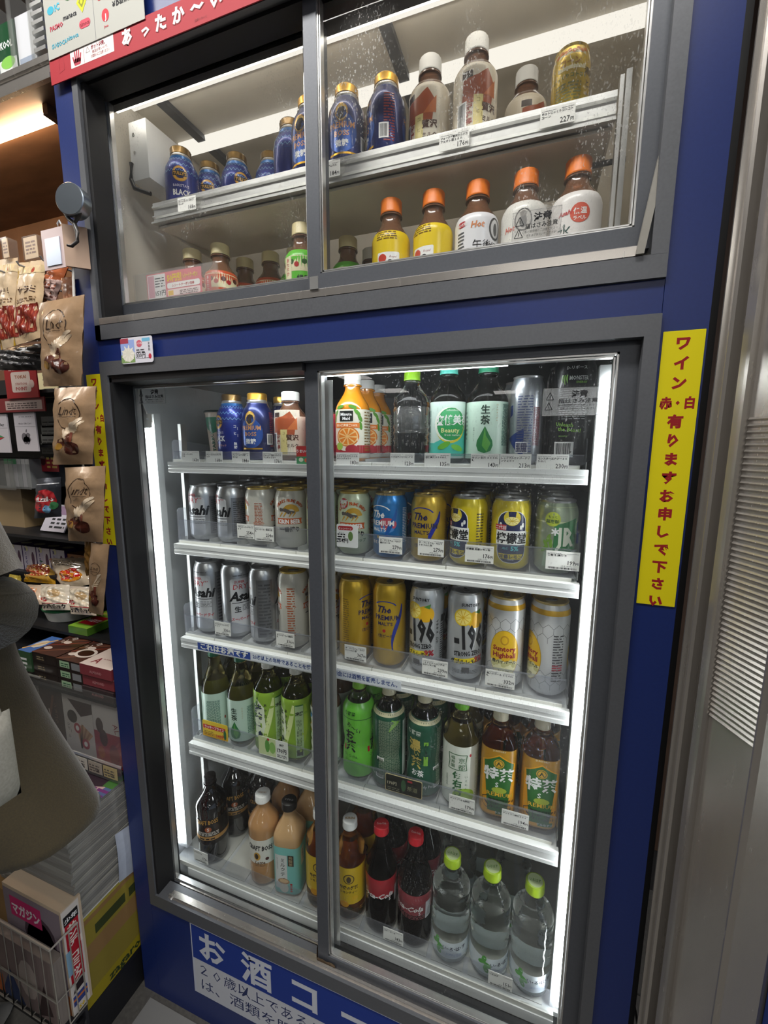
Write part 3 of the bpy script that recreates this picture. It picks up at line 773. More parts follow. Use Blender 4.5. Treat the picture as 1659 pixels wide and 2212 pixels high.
def a_jr(H):
    a = Art(); k = H - .022
    a.rect(-.10, k - .014, .104, k + .012, c('dbe3b0', .4), 1)
    for s0 in (0.0, PI * .033):
        a.poly([(s0 - .014, .016), (s0 + .024, .016), (s0 + .024, k - .006), (s0 - .014, k - .018)], c('2f7a44', .2), 2); a.text('JR', s0 + .004, k - .051, .042, c('e8ecd8'), .03, 3, sx=.72)
        a.text('＊', s0 - .012, k - .034, .015, WHITE, .05, 3); a.text('ジャスミン焼酎', s0 + .005, k - .066, .0066, WHITE, .02, 3); a.text('緑茶割', s0 + .005, k - .080, .0125, WHITE, .02, 3)
        a.ell(s0 - .017, k - .008, .012, .012, c('b9c83a'), 4); a.text('もっと', s0 - .017, k - .006, .005, c('3a5a1c'), .02, 5); a.text('無炭酸', s0 - .017, k - .014, .0068, c('3a5a1c'), .02, 5)
        a.poly([(s0 - .031, k - .088), (s0 - .028, k - .064), (s0 - .012, k - .064), (s0 - .015, k - .088)], c('b5ceb0', .3), 3)
        for i, (x, y) in enumerate(((-.026, .050), (-.018, .048), (-.022, .040), (-.028, .058))): a.ell(s0 + x, k - y, .003, .0075, c('7aa63a', .2), 3, a=.5 - i * .4)
        a.text('SUNTORY', s0, .014, .0065, c('4a4e50'), .03, 4)
    a.rect(.030, k - .05, .040, k - .012, c('2b4a94'), 3)
    return a
def a_196(H):
    a = Art(); k = H - .022
    for s0 in (0.0, PI * .033):
        a.text('SUNTORY', s0 + .002, k - .001, .0075, INK, .03, 3)
        a.ell(s0 + .012, k - .026, .017, .016, c('f0b81c', .1), 1); a.ell(s0 - .012, k - .022, .0165, .0165, c('f2cf2a', .1), 2); a.ell(s0 - .012, k - .022, .014, .014, c('f8e27a'), 3)
        for i in range(10): t = PI * 2 * i / 10; a.line([(s0 - .012, k - .022), (s0 - .012 + .0135 * math.cos(t), k - .022 + .0135 * math.sin(t))], .0011, c('e0b010'), 4)
        a.poly([(s0 + .008, k - .012), (s0 + .022, k - .006), (s0 + .020, k - .016)], c('4e8a3a'), 2)
        a.text('-196', s0 + .002, k - .080, .060, INK, .04, 4, fit=.058, rot=.06); a.text('STRONG ZERO', s0 - .001, k - .095, .0125, INK, .03, 4, fit=.052, rot=.10)
        a.convex([(s0 - .027, k - .112), (s0 + .018, k - .1085), (s0 + .018, k - .098), (s0 - .027, k - .103)], YEL, 2); a.text('ダブルレモン', s0 - .006, k - .1105, .0095, INK, .03, 4, rot=.07)
        a.text('9%', s0 + .020, k - .108, .016, c('a01c2c'), .04, 5); a.rrect(s0 - .012, k - .128, s0 + .002, k - .118, .001, INK, 3); a.block(s0 - .03, .016, s0 + .02, .024, 3, c('4a4a4c'), 3, .4)
        a.vtext('イチキューロク', s0 + .036, k - .038, .0065, INK, .03, 3)
    a.block(.044, .02, .062, k - .045, 18, c('3a3a3c'), 3, .45); a.bars(.044, k - .044, .062, k - .03, INK, 3, 16)
    return a
def a_highball(H):
    a = Art(); k = H - .022
    a.rect(-.104, k + .001, .104, k + .010, c('d9a81e', .3), 1); k -= .014
    for s0 in (0.0, PI * .033):
        a.ell(s0, k - .066, .0262, .0445, c('c79a1c', .3), 1, 32); a.ell(s0, k - .066, .0252, .0435, c('eebf1e', .1), 2, 32)
        lo = [(s0 + .0252 * math.cos(t), k - .066 + .0435 * math.sin(t)) for t in [PI + .30 + i * (PI - .60) / 16 for i in range(17)]]
        a.poly(lo, c('e6e2b8'), 3)
        for i in range(7): a.ell(s0 - .018 + i * .006, k - .086 + (i % 3) * .003, .005, .0045, c('c9c48a'), 4, 8, a=i)
        a.ell(s0, k - .040, .0075, .009, c('c9941a'), 3, 12); a.ell(s0, k - .040, .005, .0065, c('eebf1e'), 4, 10)
        a.text('Suntory', s0, k - .060, .0125, c('9a1c1c'), .035, 5); a.text('Highball', s0, k - .072, .0125, c('9a1c1c'), .035, 5); a.text('角ハイボール', s0, k - .083, .0072, INK, .03, 5, shear=.2)
        a.text('ALC.7%', s0, k - .100, .0062, INK, .02, 5)
    k += .014; hx = c('8e9092', .8)
    for i in range(12):
        x = -.104 + i * .01733
        for j in (0, 1, 5, 6): 
            y = k - .022 - j * .017; xx = x + (.0087 if j % 2 else 0)
            a.line([(xx - .0087, y), (xx, y + .008), (xx + .0087, y), (xx + .0087, y - .009)], .0007, hx, 0)
    a.block(.044, .03, .062, k - .03, 18, c('4a4a4c'), 3, .45); a.block(.044, .05, .062, .062, 3, c('a8283a'), 4, .5)
    return a
def a_bull(H):
    a = Art(); k = H - .02
    a.poly([(-.030, .0), (.0, .010), (.0, .058), (-.030, .042)], c('1e3f8f', .6), 1)
    a.block(-.012, .02, .012, k - .01, 22, c('56608a', .4), 3, .4); a.block(.014, .03, .026, k - .03, 9, c('8f2a3c'), 3, .5, True)
    a.poly([(-.030, .075), (-.022, .080), (-.022, .096), (-.030, .094)], c('1e3f8f', .6), 1); a.bars(-.012, .02, .006, .034, c('3a3a5c'), 4, 14); a.rect(-.013, .018, .007, .036, c('d0d2d8'), 3)
    return a
def a_claw(H):
    a = Art(); k = H - .022; G = c('7fb83c')
    a.text('D-リボース', .002, k + .003, .0062, WHITE, .01, 3, fit=.03)
    for i, (x, h) in enumerate(((-.019, .012), (-.0155, .015), (-.012, .013))): a.line([(x + .0008, k - .005), (x, k - .005 - h * .4), (x + .0012, k - .005 - h)], [.0018, .0026, .0006], G, 3)
    a.text('MONSTER', .006, k - .013, .0085, c('d9dcd9'), .03, 3, fit=.028); a.text('ENERGY', .010, k - .018, .0045, G, .02, 3, fit=.016)
    a.block(-.022, k - .072, .018, k - .026, 14, c('9a9c9e'), 3, .35); a.text('Unleash', -.012, k - .083, .0085, G, .02, 3, rot=-.08); a.text('the Beast!', -.004, k - .091, .0085, G, .02, 3, rot=-.08)
    a.text('monster', -.012, k - .099, .004, G, .0, 3); a.rect(-.026, .012, .004, .036, WHITE, 2); a.bars(-.024, .015, .0, .034, INK, 3, 18); a.text('4', .002, .02, .006, INK, 0, 3, rot=PI / 2)
    return a

def botcan(name, label, base, art, cap, H=.135, loc=(0, 0, 0), capd=True):
    R = .0325; t = thing(name, label, 'bottle', loc)
    pr = [(0, .8 * R), (.003, .9 * R), (.008, R), (H * .62, R), (H * .72, R * .93), (H * .79, R * .78), (H * .835, R * .66), (H * .85, R * .64)]
    m = MB(); m.lathe(pr, 40, col=base, caps=False); m.art(art, wrapfn(pr, R=R), .0045); m.build('body', P_CAN, t, 50)
    m = MB(); m.lathe([(H * .85, R * .64), (H * .865, R * .66), (H * .88, R * .60), (H * .905, R * .60)], 28, col=c('c8c6c2', .7), caps=False); m.build('neck', P_CAN, t, 50)
    m = MB(); m.lathe([(H * .90, R * .60), (H * .905, R * .625), (H * .93, R * .61), (H * .985, R * .61), (H, R * .57), (H, .001)], 40, col=cap, caps=False, flute=lambda z, a_: 1 + (.02 * math.cos(20 * a_) if H * .93 < z < H * .99 else 0)); m.build('screw_cap', P_CAN, t, 30)
    return t
def a_barista():
    a = Art()
    a.rect(-.1021, .062, .1021, .102, c('2265a8', .3), 0)
    for i in range(26):
        x = -.1 + i * .008
        for j in range(3): a.line([(x, .066 + j * .012), (x + .004, .071 + j * .012), (x + .008, .066 + j * .012)], .0008, c('7fb2d8', .2), 1)
    for s0 in (0.0, PI * .0325):
        a.rect(s0 - .022, .008, s0 + .022, .060, c('1c2a7c', .25), 1)
        a.ell(s0, .062, .0145, .0145, c('b3842c'), 2); a.ell(s0, .062, .0132, .0132, c('e0a83a'), 3); a.rect(s0 - .0135, .0575, s0 + .0135, .0665, INK, 4); a.text("TULLY'S", s0, .0592, .0078, c('e0a83a'), .03, 5, fit=.024); a.text('COFFEE', s0, .0535, .004, INK, .02, 5)
        a.text("BARISTA'S", s0 + .001, .038, .0068, c('d8d6ea'), .01, 3); a.text('BLACK', s0 + .002, .023, .0145, WHITE, .03, 3, fit=.034); a.text('バリスタズブラック', s0, .012, .0048, c('d8a090'), .02, 3)
    a.vtext('コーヒー 無糖', .040, .056, .0068, WHITE, .01, 3); a.block(.055, .012, .085, .06, 9, c('9fa6d6'), 3, .45); a.rect(.056, .016, .074, .026, c('d8a82c'), 4)
    return a
def a_boss():
    a = Art()
    for s0 in (0.0, PI * .0325):
        a.ell(s0, .040, .026, .030, c('1f4fa0', .4), 1)
        a.ell(s0, .070, .0115, .0145, c('c9963a', .5), 2); a.ell(s0, .070, .0098, .0128, c('ecc25a', .4), 3); a.ell(s0 - .001, .066, .005, .007, c('2a1c10'), 4); a.ell(s0 + .001, .075, .006, .0028, c('2a1c10'), 4)
        a.text('PREMIUM', s0, .047, .0125, c('d99a62', .3), .02, 3, fit=.044); a.text('BOSS', s0, .035, .0115, c('d99a62', .3), .02, 3); a.text('微糖', s0, .020, .0115, WHITE, .02, 3); a.rect(s0 - .024, .008, s0 + .024, .011, GOLD, 3)
    a.block(.042, .014, .060, .085, 18, c('8a2c34'), 3, .5); a.rect(.034, .018, .050, .04, WHITE, 4); a.bars(.036, .02, .048, .038, INK, 5, 12)
    return a

L_TEA = liquid('green_tea_liquid', (.66, .57, .28)); L_TEAD = liquid('dark_green_tea_liquid', (.55, .46, .19)); L_AMB = liquid('amber_tea_liquid', (.72, .36, .09))
L_COLA = liquid('cola_liquid', (.03, .012, .008)); L_WAT = noisy(liquid('water_liquid', (.95, .985, .97), .02, 1.25), 45, .0, bump=.35); L_OJ = principled('orange_juice', c('d98a1c'), .15, Coat_Weight=.8)
L_MILK = principled('milk_coffee', c('b98a5a'), .12, Coat_Weight=.8); L_MTEA = principled('milk_tea', c('cfa777'), .12, Coat_Weight=.8); L_BLKC = principled('black_coffee', c('0e0a08'), .05, Coat_Weight=1.0)
L_BRN = principled('brown_coffee_neck', c('6b4a36'), .18, Coat_Weight=.8); L_CLR = liquid('clear_tea_liquid', (.55, .5, .42), .04, 1.2)
def pet(name, label, D, H, sh, capc, liq, lab, labc, art=None, n=2.0, capr=.0145, caph=.017, neck=.0125, waist=0.0, ribs=0.0, loc=(0, 0, 0), labmat=None, cattop=None, captext=None, nshoulder=1.0):
    R = D / 2; t = thing(name, label, 'bottle', loc)
    b0, b1 = sh; pr = [(0, .78 * R), (.002, .88 * R), (.007, .985 * R)]
    N = 16
    for i in range(N + 1):
        z = .010 + (b0 * H - .010) * i / N; r = R * (1 - waist * math.exp(-((z / H - .36) / .09) ** 2)) + (ribs * math.cos(z * 2 * PI / .013) if ribs else 0); pr.append((z, r))
    for i in range(1, 13):
        k = i / 12; z = (b0 + (b1 - b0) * k) * H; q = .5 - .5 * math.cos(k ** nshoulder * PI); pr.append((z, R + (neck - R) * q))
    pr += [(H - caph - .004, neck), (H - caph - .0035, neck + .0028), (H - caph - .0015, neck + .0028), (H - caph - .001, neck - .0005), (H - .004, neck - .0005)]
    def fl(z, a_):
        f = min(1, max(0, (z - b0 * H) / ((b1 - b0) * H))); return 1.0
    def kfun(z): return 0 if z > b0 * H else 1
    m = MB()
    seg = 40; o = 0
    for z, r in pr:
        f = min(1, max(0, (z - b0 * H) / ((b1 - b0) * H + 1e-6))); nn = n + (2.0 - n) * f
        for i in range(seg):
            a_ = 2 * PI * i / seg; k = sup(a_, nn) * (R / (R * 1.0)); m.v.append((r * k * math.sin(a_), -r * k * math.cos(a_), z))
    for j in range(len(pr) - 1):
        for i in range(seg): a_ = j * seg + i; b_ = j * seg + (i + 1) % seg; m.f.append((a_, b_, b_ + seg, a_ + seg)); m.c.append(GREY)
    m.f.append(tuple(reversed(range(seg)))); m.c.append(GREY); m.f.append(tuple((len(pr) - 1) * seg + i for i in range(seg))); m.c.append(GREY)
    m.build('bottle', liq, t, 50)
    if lab:
        v0, v1 = lab; lp = [(v0, 0)] + [p for p in pr if v0 < p[0] < v1] + [(v1, 0)]
        def rad(v):
            for (z0, r0), (z1, r1) in zip(pr, pr[1:]):
                if v <= z1: return r0 + (r1 - r0) * (v - z0) / max(1e-9, z1 - z0)
            return pr[-1][1]
        ribl = [(z, rad(z) + .0005) for z, _ in lp]
        if n != 2.0:
            ribl = [(z, r) for z, r in ribl if z <= b0 * H + 1e-6] or ribl
        m = MB(); m.lathe(ribl, 40, n=n, col=labc, caps=False)
        if art: m.art(art, wrapfn(ribl, n=n, R=R), .0045)
        m.build('label', labmat or P_GLOSS, t, 60)
    m = MB(); z0 = H - caph
    m.lathe([(z0, capr * .98), (z0 + .0015, capr), (z0 + .003, capr * .96), (H - .0012, capr * .955), (H, capr * .9), (H, .0005)], 36, col=capc, caps=False, flute=lambda z, a_: 1 + (.018 * math.cos(18 * a_) if z > z0 + .0025 and z < H - .001 else 0))
    if cattop: m.add([(capr * .78 * math.sin(2 * PI * i / 24), -capr * .78 * math.cos(2 * PI * i / 24), H + .0002) for i in range(24)], [tuple(range(24))], cattop)
    if captext:
        A = Art(); A.text(captext[0], 0, -.0025, captext[2], captext[1], .02, 3, fit=.02); m.art(A, flatfn((0, 0, H + .0001), (1, 0, 0), (0, 1, 0), (0, 0, 1)))
    m.build('cap', P_PLASTIC, t, 40)
    return t
def a_namacha():
    a = Art()
    for s0 in (0.0,):
        a.text('生', s0, .083, .0155, c('1f3a2c'), .02, 3); a.text('茶', s0, .066, .0155, c('1f3a2c'), .02, 3)
        a.poly([(s0, .062), (s0 + .006, .050), (s0 + .0125, .038), (s0 + .0135, .030), (s0 + .010, .021), (s0, .0175), (s0 - .010, .021), (s0 - .0135, .030), (s0 - .0125, .038), (s0 - .006, .050)], c('2f7d46'), 3)
        a.poly([(s0, .060), (s0 + .002, .046), (s0 + .010, .034), (s0 + .004, .020), (s0 - .004, .030)], c('63a84e'), 4); a.vtext('茶葉のおいしさ', s0 - .019, .060, .0032, c('5a6a5c'), 0, 3); a.vtext('NAMACHA', s0 + .019, .098, .004, c('b09a6a'), 0, 3)
    a.block(.030, .03, .062, .098, 14, c('2c6a5c'), 3, .5, True); a.block(-.062, .04, -.036, .09, 7, c('6a8a7c'), 3, .5); a.ell(.072, .05, .002, .004, c('9a4a3a'), 3)
    return a
def a_ayataka():
    a = Art(); cols = [c('a7c63c'), c('6f9a24'), c('c4da62'), c('87b12c'), c('4f7a1c'), c('dbe8a0')]
    for i in range(9):
        x = -.1 + i * .024; pts = [(x + .012 * math.sin(t * 2.6 + i), .012 + t * .115) for t in [j / 10 for j in range(11)]]
        a.line(pts, [.002 + .009 * math.sin(j / 10 * PI) for j in range(11)], cols[i % 6], 1)
    for s0 in (0.0,):
        a.poly([(s0 - .014, .035), (s0 + .006, .03), (s0 + .014, .06), (s0 + .012, .1), (s0 - .004, .116), (s0 - .014, .09)], c('e3ebcf'), 2)
        a.text('綾', s0 - .004, .085, .025, c('24304c'), .01, 3); a.text('鷹', s0 - .004, .060, .025, c('24304c'), .01, 3); a.vtext('あやたか', s0 + .0145, .108, .0075, INK, .01, 3, 1.5)
        a.poly([(s0 - .010, .058), (s0 + .002, .050), (s0 + .008, .042), (s0 + .002, .040), (s0 - .004, .036), (s0 - .004, .046)], c('24304c'), 3); a.vtext('急須で淹れたような', s0 - .006, .034, .0028, INK, 0, 3)
    a.rrect(.034, .010, .050, .118, .001, c('b3cf9a'), 2); a.rect(.034, .110, .050, .119, c('3f7a34'), 3); a.text('綾鷹', .042, .098, .0085, INK, .02, 4, sx=.9); a.block(.037, .03, .047, .09, 4, c('44543c'), 4, .4, True); a.rrect(.036, .012, .048, .026, .001, INK, 3); a.bars(-.075, .05, -.058, .085, INK, 3, 14)
    return a
def a_ocha(dark=False):
    a = Art(); top = .142
    if not dark:
        a.rect(-.12, .118, .12, top, c('74c83c'), 1); a.rect(-.12, .1165, .12, .118, c('2f7a24'), 2)
        for s0 in (0.0, .054, -.054):
            a.text('伊藤園', s0, .124, .0075, c('1c4a1c'), .02, 3)
            a.text('お〜い', s0 + .006, .098, .010, INK, .01, 3, rot=-.5); a.text('お', s0, .080, .020, INK, .03, 3); a.text('茶', s0, .055, .025, INK, .03, 3); a.text('Oi Ocha', s0, .043, .0085, c('3a6a24'), .0, 3); a.text('Green Tea', s0, .036, .005, c('3a6a24'), .0, 3); a.rrect(s0 - .018, .052, s0 - .013, .062, .001, RED, 3)
    else:
        a.rect(-.12, .136, .12, top, c('d7d0a8'), 1)
        for s0 in (0.0,):
            a.text('伊藤園', s0 - .008, .118, .009, c('d8e2d4'), .02, 3); a.text('濃', s0 - .006, .090, .023, c('cdb45a'), .03, 3); a.text('い', s0 - .002, .079, .011, c('cdb45a'), .03, 3); a.text('茶', s0 - .004, .057, .023, c('cdb45a'), .03, 3); a.text('お茶', s0, .043, .012, WHITE, .02, 3)
            a.rect(s0 + .011, .062, s0 + .019, .108, c('7fb83c'), 3); a.vtext('ガレート型カテキン2倍', s0 + .015, .106, .0038, INK, .02, 4, 1.05); a.text('Reduces Body Fat', s0 + .002, .022, .0075, WHITE, .0, 3)
        a.block(.036, .022, .078, .130, 22, c('a8b49a'), 3, .4, True); a.rect(.030, .02, .046, .058, WHITE, 4); a.bars(.032, .022, .044, .056, INK, 5, 16); a.poly([(.055, .11), (.075, .128), (.06, .132)], c('7fb83c'), 4)
        a.rect(-.11, .02, -.04, .125, c('e5efe4'), 0)
    return a
def a_iemon():
    a = Art(); g = c('2f6a3c')
    a.ell(.012, .030, .020, .018, c('a8cf4a'), 1); a.ell(.002, .022, .012, .012, c('c8e07a'), 2)
    for i in range(0, 1): pass
    a.line([(-.016, .118), (.016, .118), (.014, .102), (.016, .086), (-.016, .086), (-.014, .102), (-.016, .118)], .0014, g, 3)
    a.text('京', .007, .102, .0125, g, .0, 4); a.text('都', .007, .088, .0125, g, .0, 4); a.vtext('福寿園', -.008, .114, .008, g, .0, 4)
    a.text('伊', 0, .068, .0165, g, .04, 3); a.text('右', 0, .051, .0165, g, .04, 3); a.text('衛', 0, .034, .0165, g, .04, 3); a.text('門', 0, .017, .0165, g, .04, 3); a.vtext('いえもん', .0155, .075, .006, g, .0, 3, 1.4); a.ell(.022, .117, .002, .003, RED, 3); a.vtext('石臼挽き茶葉', -.019, .07, .004, c('6a7a6a'), 0, 3)
    a.block(.034, .02, .07, .12, 12, c('9aa87a'), 3, .3, True)
    return a
def a_tokucha():
    a = Art(); OR = c('eaa314')
    for s0 in (0.0, .104):
        a.poly([(s0 - .026, .012), (s0 + .026, .012), (s0 + .026, .112), (s0, .128), (s0 - .026, .112)], OR, 1)
        a.poly([(s0 - .023, .112), (s0 - .015, .018), (s0 + .015, .018), (s0 + .023, .112), (s0, .1255)], c('2c6a2c'), 2)
        a.ell(s0, .111, .0085, .0085, c('d6a52c'), 3); a.ell(s0, .111, .007, .007, c('2c5a2c'), 4, 14); a.ell(s0, .111, .006, .006, c('d6a52c'), 5, 14); a.text('人', s0, .1075, .008, c('2c3a1c'), .04, 6)
        a.text('特茶', s0 + .001, .080, .027, WHITE, .03, 4, fit=.048); a.text('S', s0 - .002, .066, .0125, WHITE, .02, 4); a.ell(s0 + .002, .060, .012, .006, c('a8b83c'), 3, 10)
        a.text('PREMIUM', s0, .048, .0105, c('e0b030'), .01, 4, fit=.046); a.text('脂肪を代謝する', s0 + .006, .038, .0058, INK, .03, 5); a.text('力を高め、体脂肪を', s0 + .005, .031, .0055, INK, .03, 5, fit=.032); a.text('減らすのを助ける', s0 + .006, .024, .0058, INK, .03, 5, fit=.032)
        a.rect(s0 - .002, .013, s0 + .020, .021, c('2c6a2c'), 4); a.text('ケルセチン', s0 + .009, .0145, .005, WHITE, .02, 5); a.line([(s0 - .024, .040), (s0 - .016, .046), (s0 - .010, .040), (s0 - .010, .028), (s0 - .017, .022), (s0 - .024, .028), (s0 - .024, .040)], .001, INK, 4); a.poly([(s0 - .021, .038), (s0 - .013, .030), (s0 - .015, .028), (s0 - .019, .032)], INK, 4)
    a.text('SUNTORY', 0, .133, .0045, c('d8d0b0'), .02, 3, al='c')
    return a
def a_cola(back=False):
    a = Art()
    for s0 in (0.0, .102): a.text('Coca-Cola', s0 - (0.012), .088 - .012, .017, WHITE, .03, 3, shear=.35, rot=.1); a.text('5', s0 + .018, .070, .01, WHITE, .02, 3)
    a.rect(.030, .058, .044, .098, c('d8d8dc'), 3); a.bars(.032, .062, .042, .094, INK, 4, 14); a.block(-.05, .062, -.03, .094, 8, c('f0c0c0'), 3, .4)
    if back: a.block(-.03, .060, .03, .096, 12, c('8a4a50'), 3, .5)
    return a
def a_craft(black=True):
    a = Art(); g = c('cf9a45'); w_ = c('efe8dc')
    if black:
        a.rect(-.12, .070, .12, .080, c('b98a4a'), 1); a.text('CRAFT BOSS', 0, .114, .0155, g, .02, 3, fit=.056, rot=.06); a.text('S', .004, .096, .012, w_, .03, 3); a.ell(.004, .100, .008, .007, c('a8552c'), 2); a.block(-.024, .083, .028, .094, 3, c('cfcabf'), 3, .6); a.block(-.02, .072, .02, .079, 1, INK, 3)
    else:
        a.text('CRAFT BOSS', 0, .098, .0165, INK, .03, 3, fit=.060, rot=-.04); a.ell(-.006, .082, .008, .0105, c('c99a3a'), 3); a.ell(-.007, .082, .0045, .007, c('3a2a1a'), 4); a.text('Latte', .0, .062, .012, c('6a4a2a'), .02, 3, shear=.3); a.text('Latte Blend', 0, .056, .005, INK, .0, 3); a.ell(.017, .075, .0042, .0042, c('4a1c1c'), 3)
    return a
def a_milktea():
    a = Art(); T = c('7cc4bd')
    for s0 in (0.0,):
        a.rect(s0 - .022, .02, s0 + .004, .108, c('d5d8d4'), 1); a.vtext('ミルクティー', s0 - .006, .100, .0115, INK, .01, 3, 1.05); a.rect(s0 + .006, .082, s0 + .018, .110, c('3a2c26'), 2); a.vtext('烏龍茶', s0 + .012, .108, .0085, c('cdb98a'), .0, 3); a.ell(s0 - .004, .040, .013, .008, c('b08a6a'), 3); a.ell(s0 - .004, .041, .010, .005, c('d8b890'), 4); a.ell(s0 - .004, .022, .010, .012, c('e6e0d2'), 2)
        for i in range(4): a.ell(s0 + .012, .034 - i * .006, .0026, .0026, c('c02c30'), 3, 8)
        a.vtext('ほっと心がほどける', s0 - .017, .10, .0032, c('5a5a58'), 0, 3); a.rrect(s0 + .034, .075, s0 + .046, .118, .001, c('e0d8c8'), 2); a.vtext('ご褒美ティー', s0 + .040, .116, .006, INK, 0, 3)
    return a
def a_kocha():
    a = Art(); a.ell(0, .108, .012, .012, c('4a3a1c'), 2); a.ell(0, .108, .010, .010, c('c9a82c'), 3); a.ell(0, .107, .005, .008, c('4a3a1c'), 4); a.text('午後の紅茶', 0, .083, .0095, INK, .03, 3, fit=.04); a.text('レモンティー', 0, .073, .0065, INK, .02, 3); a.ell(.013, .06, .007, .0055, c('e8b80e'), 2); a.ell(-.01, .045, .010, .008, c('d89a10'), 2); a.ell(.002, .035, .006, .003, c('3a3a1c'), 3)
    return a
def a_irohasu():
    a = Art(); g = c('5fae4e')
    for s0 in (-.016, .088):
        for k, (x, y, r) in enumerate(((-.008, .044, .6), (.002, .040, -.5), (-.004, .052, 1.4), (.0, .030, -1.2))): a.ell(s0 + x, y, .0085, .0045, g, 3, 10, a=r)
        for i, ch in enumerate('い・ろ・は・す'): a.text(ch, s0 + .012 + i * .0065, .038, .0095, c('2c2c40'), .02, 3)
        a.text('天然水', s0 + .022, .028, .005, c('6a7ab0'), .0, 3); a.block(s0 + .03, .024, s0 + .046, .032, 3, c('8a9ac8'), 3, .4)
    return a
def a_orange():
    a = Art(); R_ = .031
    a.rect(-.1, .015, .1, .030, c('a82c34'), 0)
    for s0 in (0.0,):
        a.ell(s0, .038, .022, .019, c('efe8d8'), 1); a.ell(s0 + .002, .046, .0215, .0185, c('e07a1c'), 2, 26); a.ell(s0 + .002, .046, .019, .0165, c('f4c888'), 3, 24)
        for i in range(9):
            t = 2 * PI * i / 9; t2 = t + .55; a.convex([(s0 + .002 + .002 * math.cos(t + .27), .046 + .002 * math.sin(t + .27)), (s0 + .002 + .0175 * math.cos(t + .04), .046 + .015 * math.sin(t + .04)), (s0 + .002 + .0175 * math.cos(t2), .046 + .015 * math.sin(t2))], c('ea8426'), 4)
        a.rect(s0 - .024, .062, s0 + .024, .071, c('e88034'), 4); a.text('朝の健康果実100%', s0, .0645, .0056, c('ffe7c8'), .02, 5, fit=.04); a.rrect(s0 - .013, .074, s0 + .013, .093, .001, c('1c1f1c'), 4); a.text('Minute', s0, .084, .0078, WHITE, .03, 5); a.text('Maid', s0, .0765, .0078, WHITE, .03, 5)
        for x, y, r in ((-.022, .088, .9), (.020, .090, -.8), (.025, .080, -1.1), (-.026, .077, 1.3), (.012, .1, -.3), (-.012, .1, .3), (.026, .066, -1.4)): a.ell(s0 + x, y, .008, .0032, c('5c9a34'), 3, 10, a=r)
        a.ell(s0 - .014, .028, .007, .007, c('a8c44a'), 5); a.ell(s0 + .010, .022, .012, .009, c('b23440'), 3)
    a.block(.034, .02, .06, .095, 14, c('8a6a2c'), 3, .4)
    return a
def a_soken():
    a = Art()
    a.poly([(-.1, .012), (.1, .012), (.1, .05), (.03, .058), (-.02, .034), (-.1, .04)], c('4cc0ae'), 1)
    for s0 in (.008,):
        a.ell(s0, .064, .0255, .030, c('e8d23c'), 2, 24); a.ell(s0 - .002, .066, .0245, .0285, c('f2f6ea'), 3, 24); a.ell(s0 + .001, .066, .0235, .0275, c('2f9a56'), 4, 24); a.ell(s0, .080, .016, .012, c('55b878'), 5, 16)
        a.text('爽健美茶', s0 + .004, .066, .0185, WHITE, .02, 6, fit=.056); a.text('Beauty', s0, .052, .011, c('e8e8a0'), .02, 6); a.text('from nature', s0 + .004, .046, .0055, WHITE, .0, 6); a.ell(s0 - .01, .030, .012, .005, c('6cb83c'), 5, 10, a=.5); a.ell(s0 + .012, .026, .011, .005, c('7ac84c'), 5, 10, a=-.4)
        a.text('sokenbicha', s0 + .004, .088, .005, WHITE, 0, 6)
    a.block(-.034, .02, -.026, .09, 2, c('4a8a7c'), 3, .4, True)
    return a
def a_smallwater():
    a = Art(); a.rect(-.022, .070, .026, .094, c('e4e9ea'), 1); a.block(-.020, .072, .010, .090, 9, c('3a3d42'), 3, .5); a.text('いろはす', -.012, .0905, .004, c('2c5aa0'), .03, 3); a.rect(.012, .058, .026, .094, c('dfe8df'), 2); a.ell(.019, .077, .006, .006, c('9ac8a0'), 3); a.bars(.014, .058, .024, .066, INK, 4, 10); a.block(-.02, .058, .010, .0695, 4, c('57a05a'), 3, .4)
    return a
def a_coffeepet():
    a = Art()
    for s0 in (0.0,):
        a.rect(s0 - .036, .010, s0 + .036, .098, c('e6ddca'), 0)
        a.rect(s0 - .022, .084, s0 - .006, .093, c('3a2a22'), 3); a.poly([(s0 - .022, .05), (s0 + .024, .05), (s0 + .028, .078), (s0 + .016, .095), (s0 + .002, .086), (s0 - .02, .082)], c('a8502a'), 2); a.poly([(s0 + .010, .06), (s0 + .03, .06), (s0 + .030, .084)], c('c9703a'), 3)
        a.rect(s0 - .004, .012, s0 + .010, .060, c('dfcf8a'), 3); a.vtext('三冠獲得', s0 - .010, .058, .009, c('8a2c1c'), .03, 4); a.vtext('コーヒー', s0 + .003, .056, .007, c('8a7a3a'), .0, 5); a.text('贅沢', s0 + .020, .040, .012, c('4a2a1a'), .03, 4); a.text('ミルク', s0 + .020, .026, .008, c('4a2a1a'), .02, 4)
        a.rect(s0 - .030, .012, s0 - .014, .054, WHITE, 4); a.bars(s0 - .028, .014, s0 - .016, .052, INK, 5, 18)
    return a
def a_hotyellow():
    a = Art()
    for s0 in (0.0,):
        a.block(s0 - .014, .086, s0 + .018, .100, 4, c('7a5a10'), 3, .45); a.rrect(s0 - .012, .042, s0 + .022, .066, .002, WHITE, 2); a.ell(s0 - .004, .057, .0065, .0065, c('c8402c'), 3); a.ell(s0 + .008, .051, .004, .0032, INK, 3); a.text('Royal', s0 + .012, .057, .005, c('a86a6a'), .0, 3, shear=.3); a.block(s0 - .006, .044, s0 + .02, .047, 1, c('8a8a8a'), 3)
        a.block(s0 - .020, .024, s0 + .020, .038, 4, c('7a5a10'), 3, .5); a.text('午後の紅茶', s0 - .030, .030, .010, INK, .02, 4); a.ell(s0 - .038, .078, .012, .016, c('b98a10'), 2); a.ell(s0 - .038, .078, .006, .012, c('5a4010'), 3)
    return a
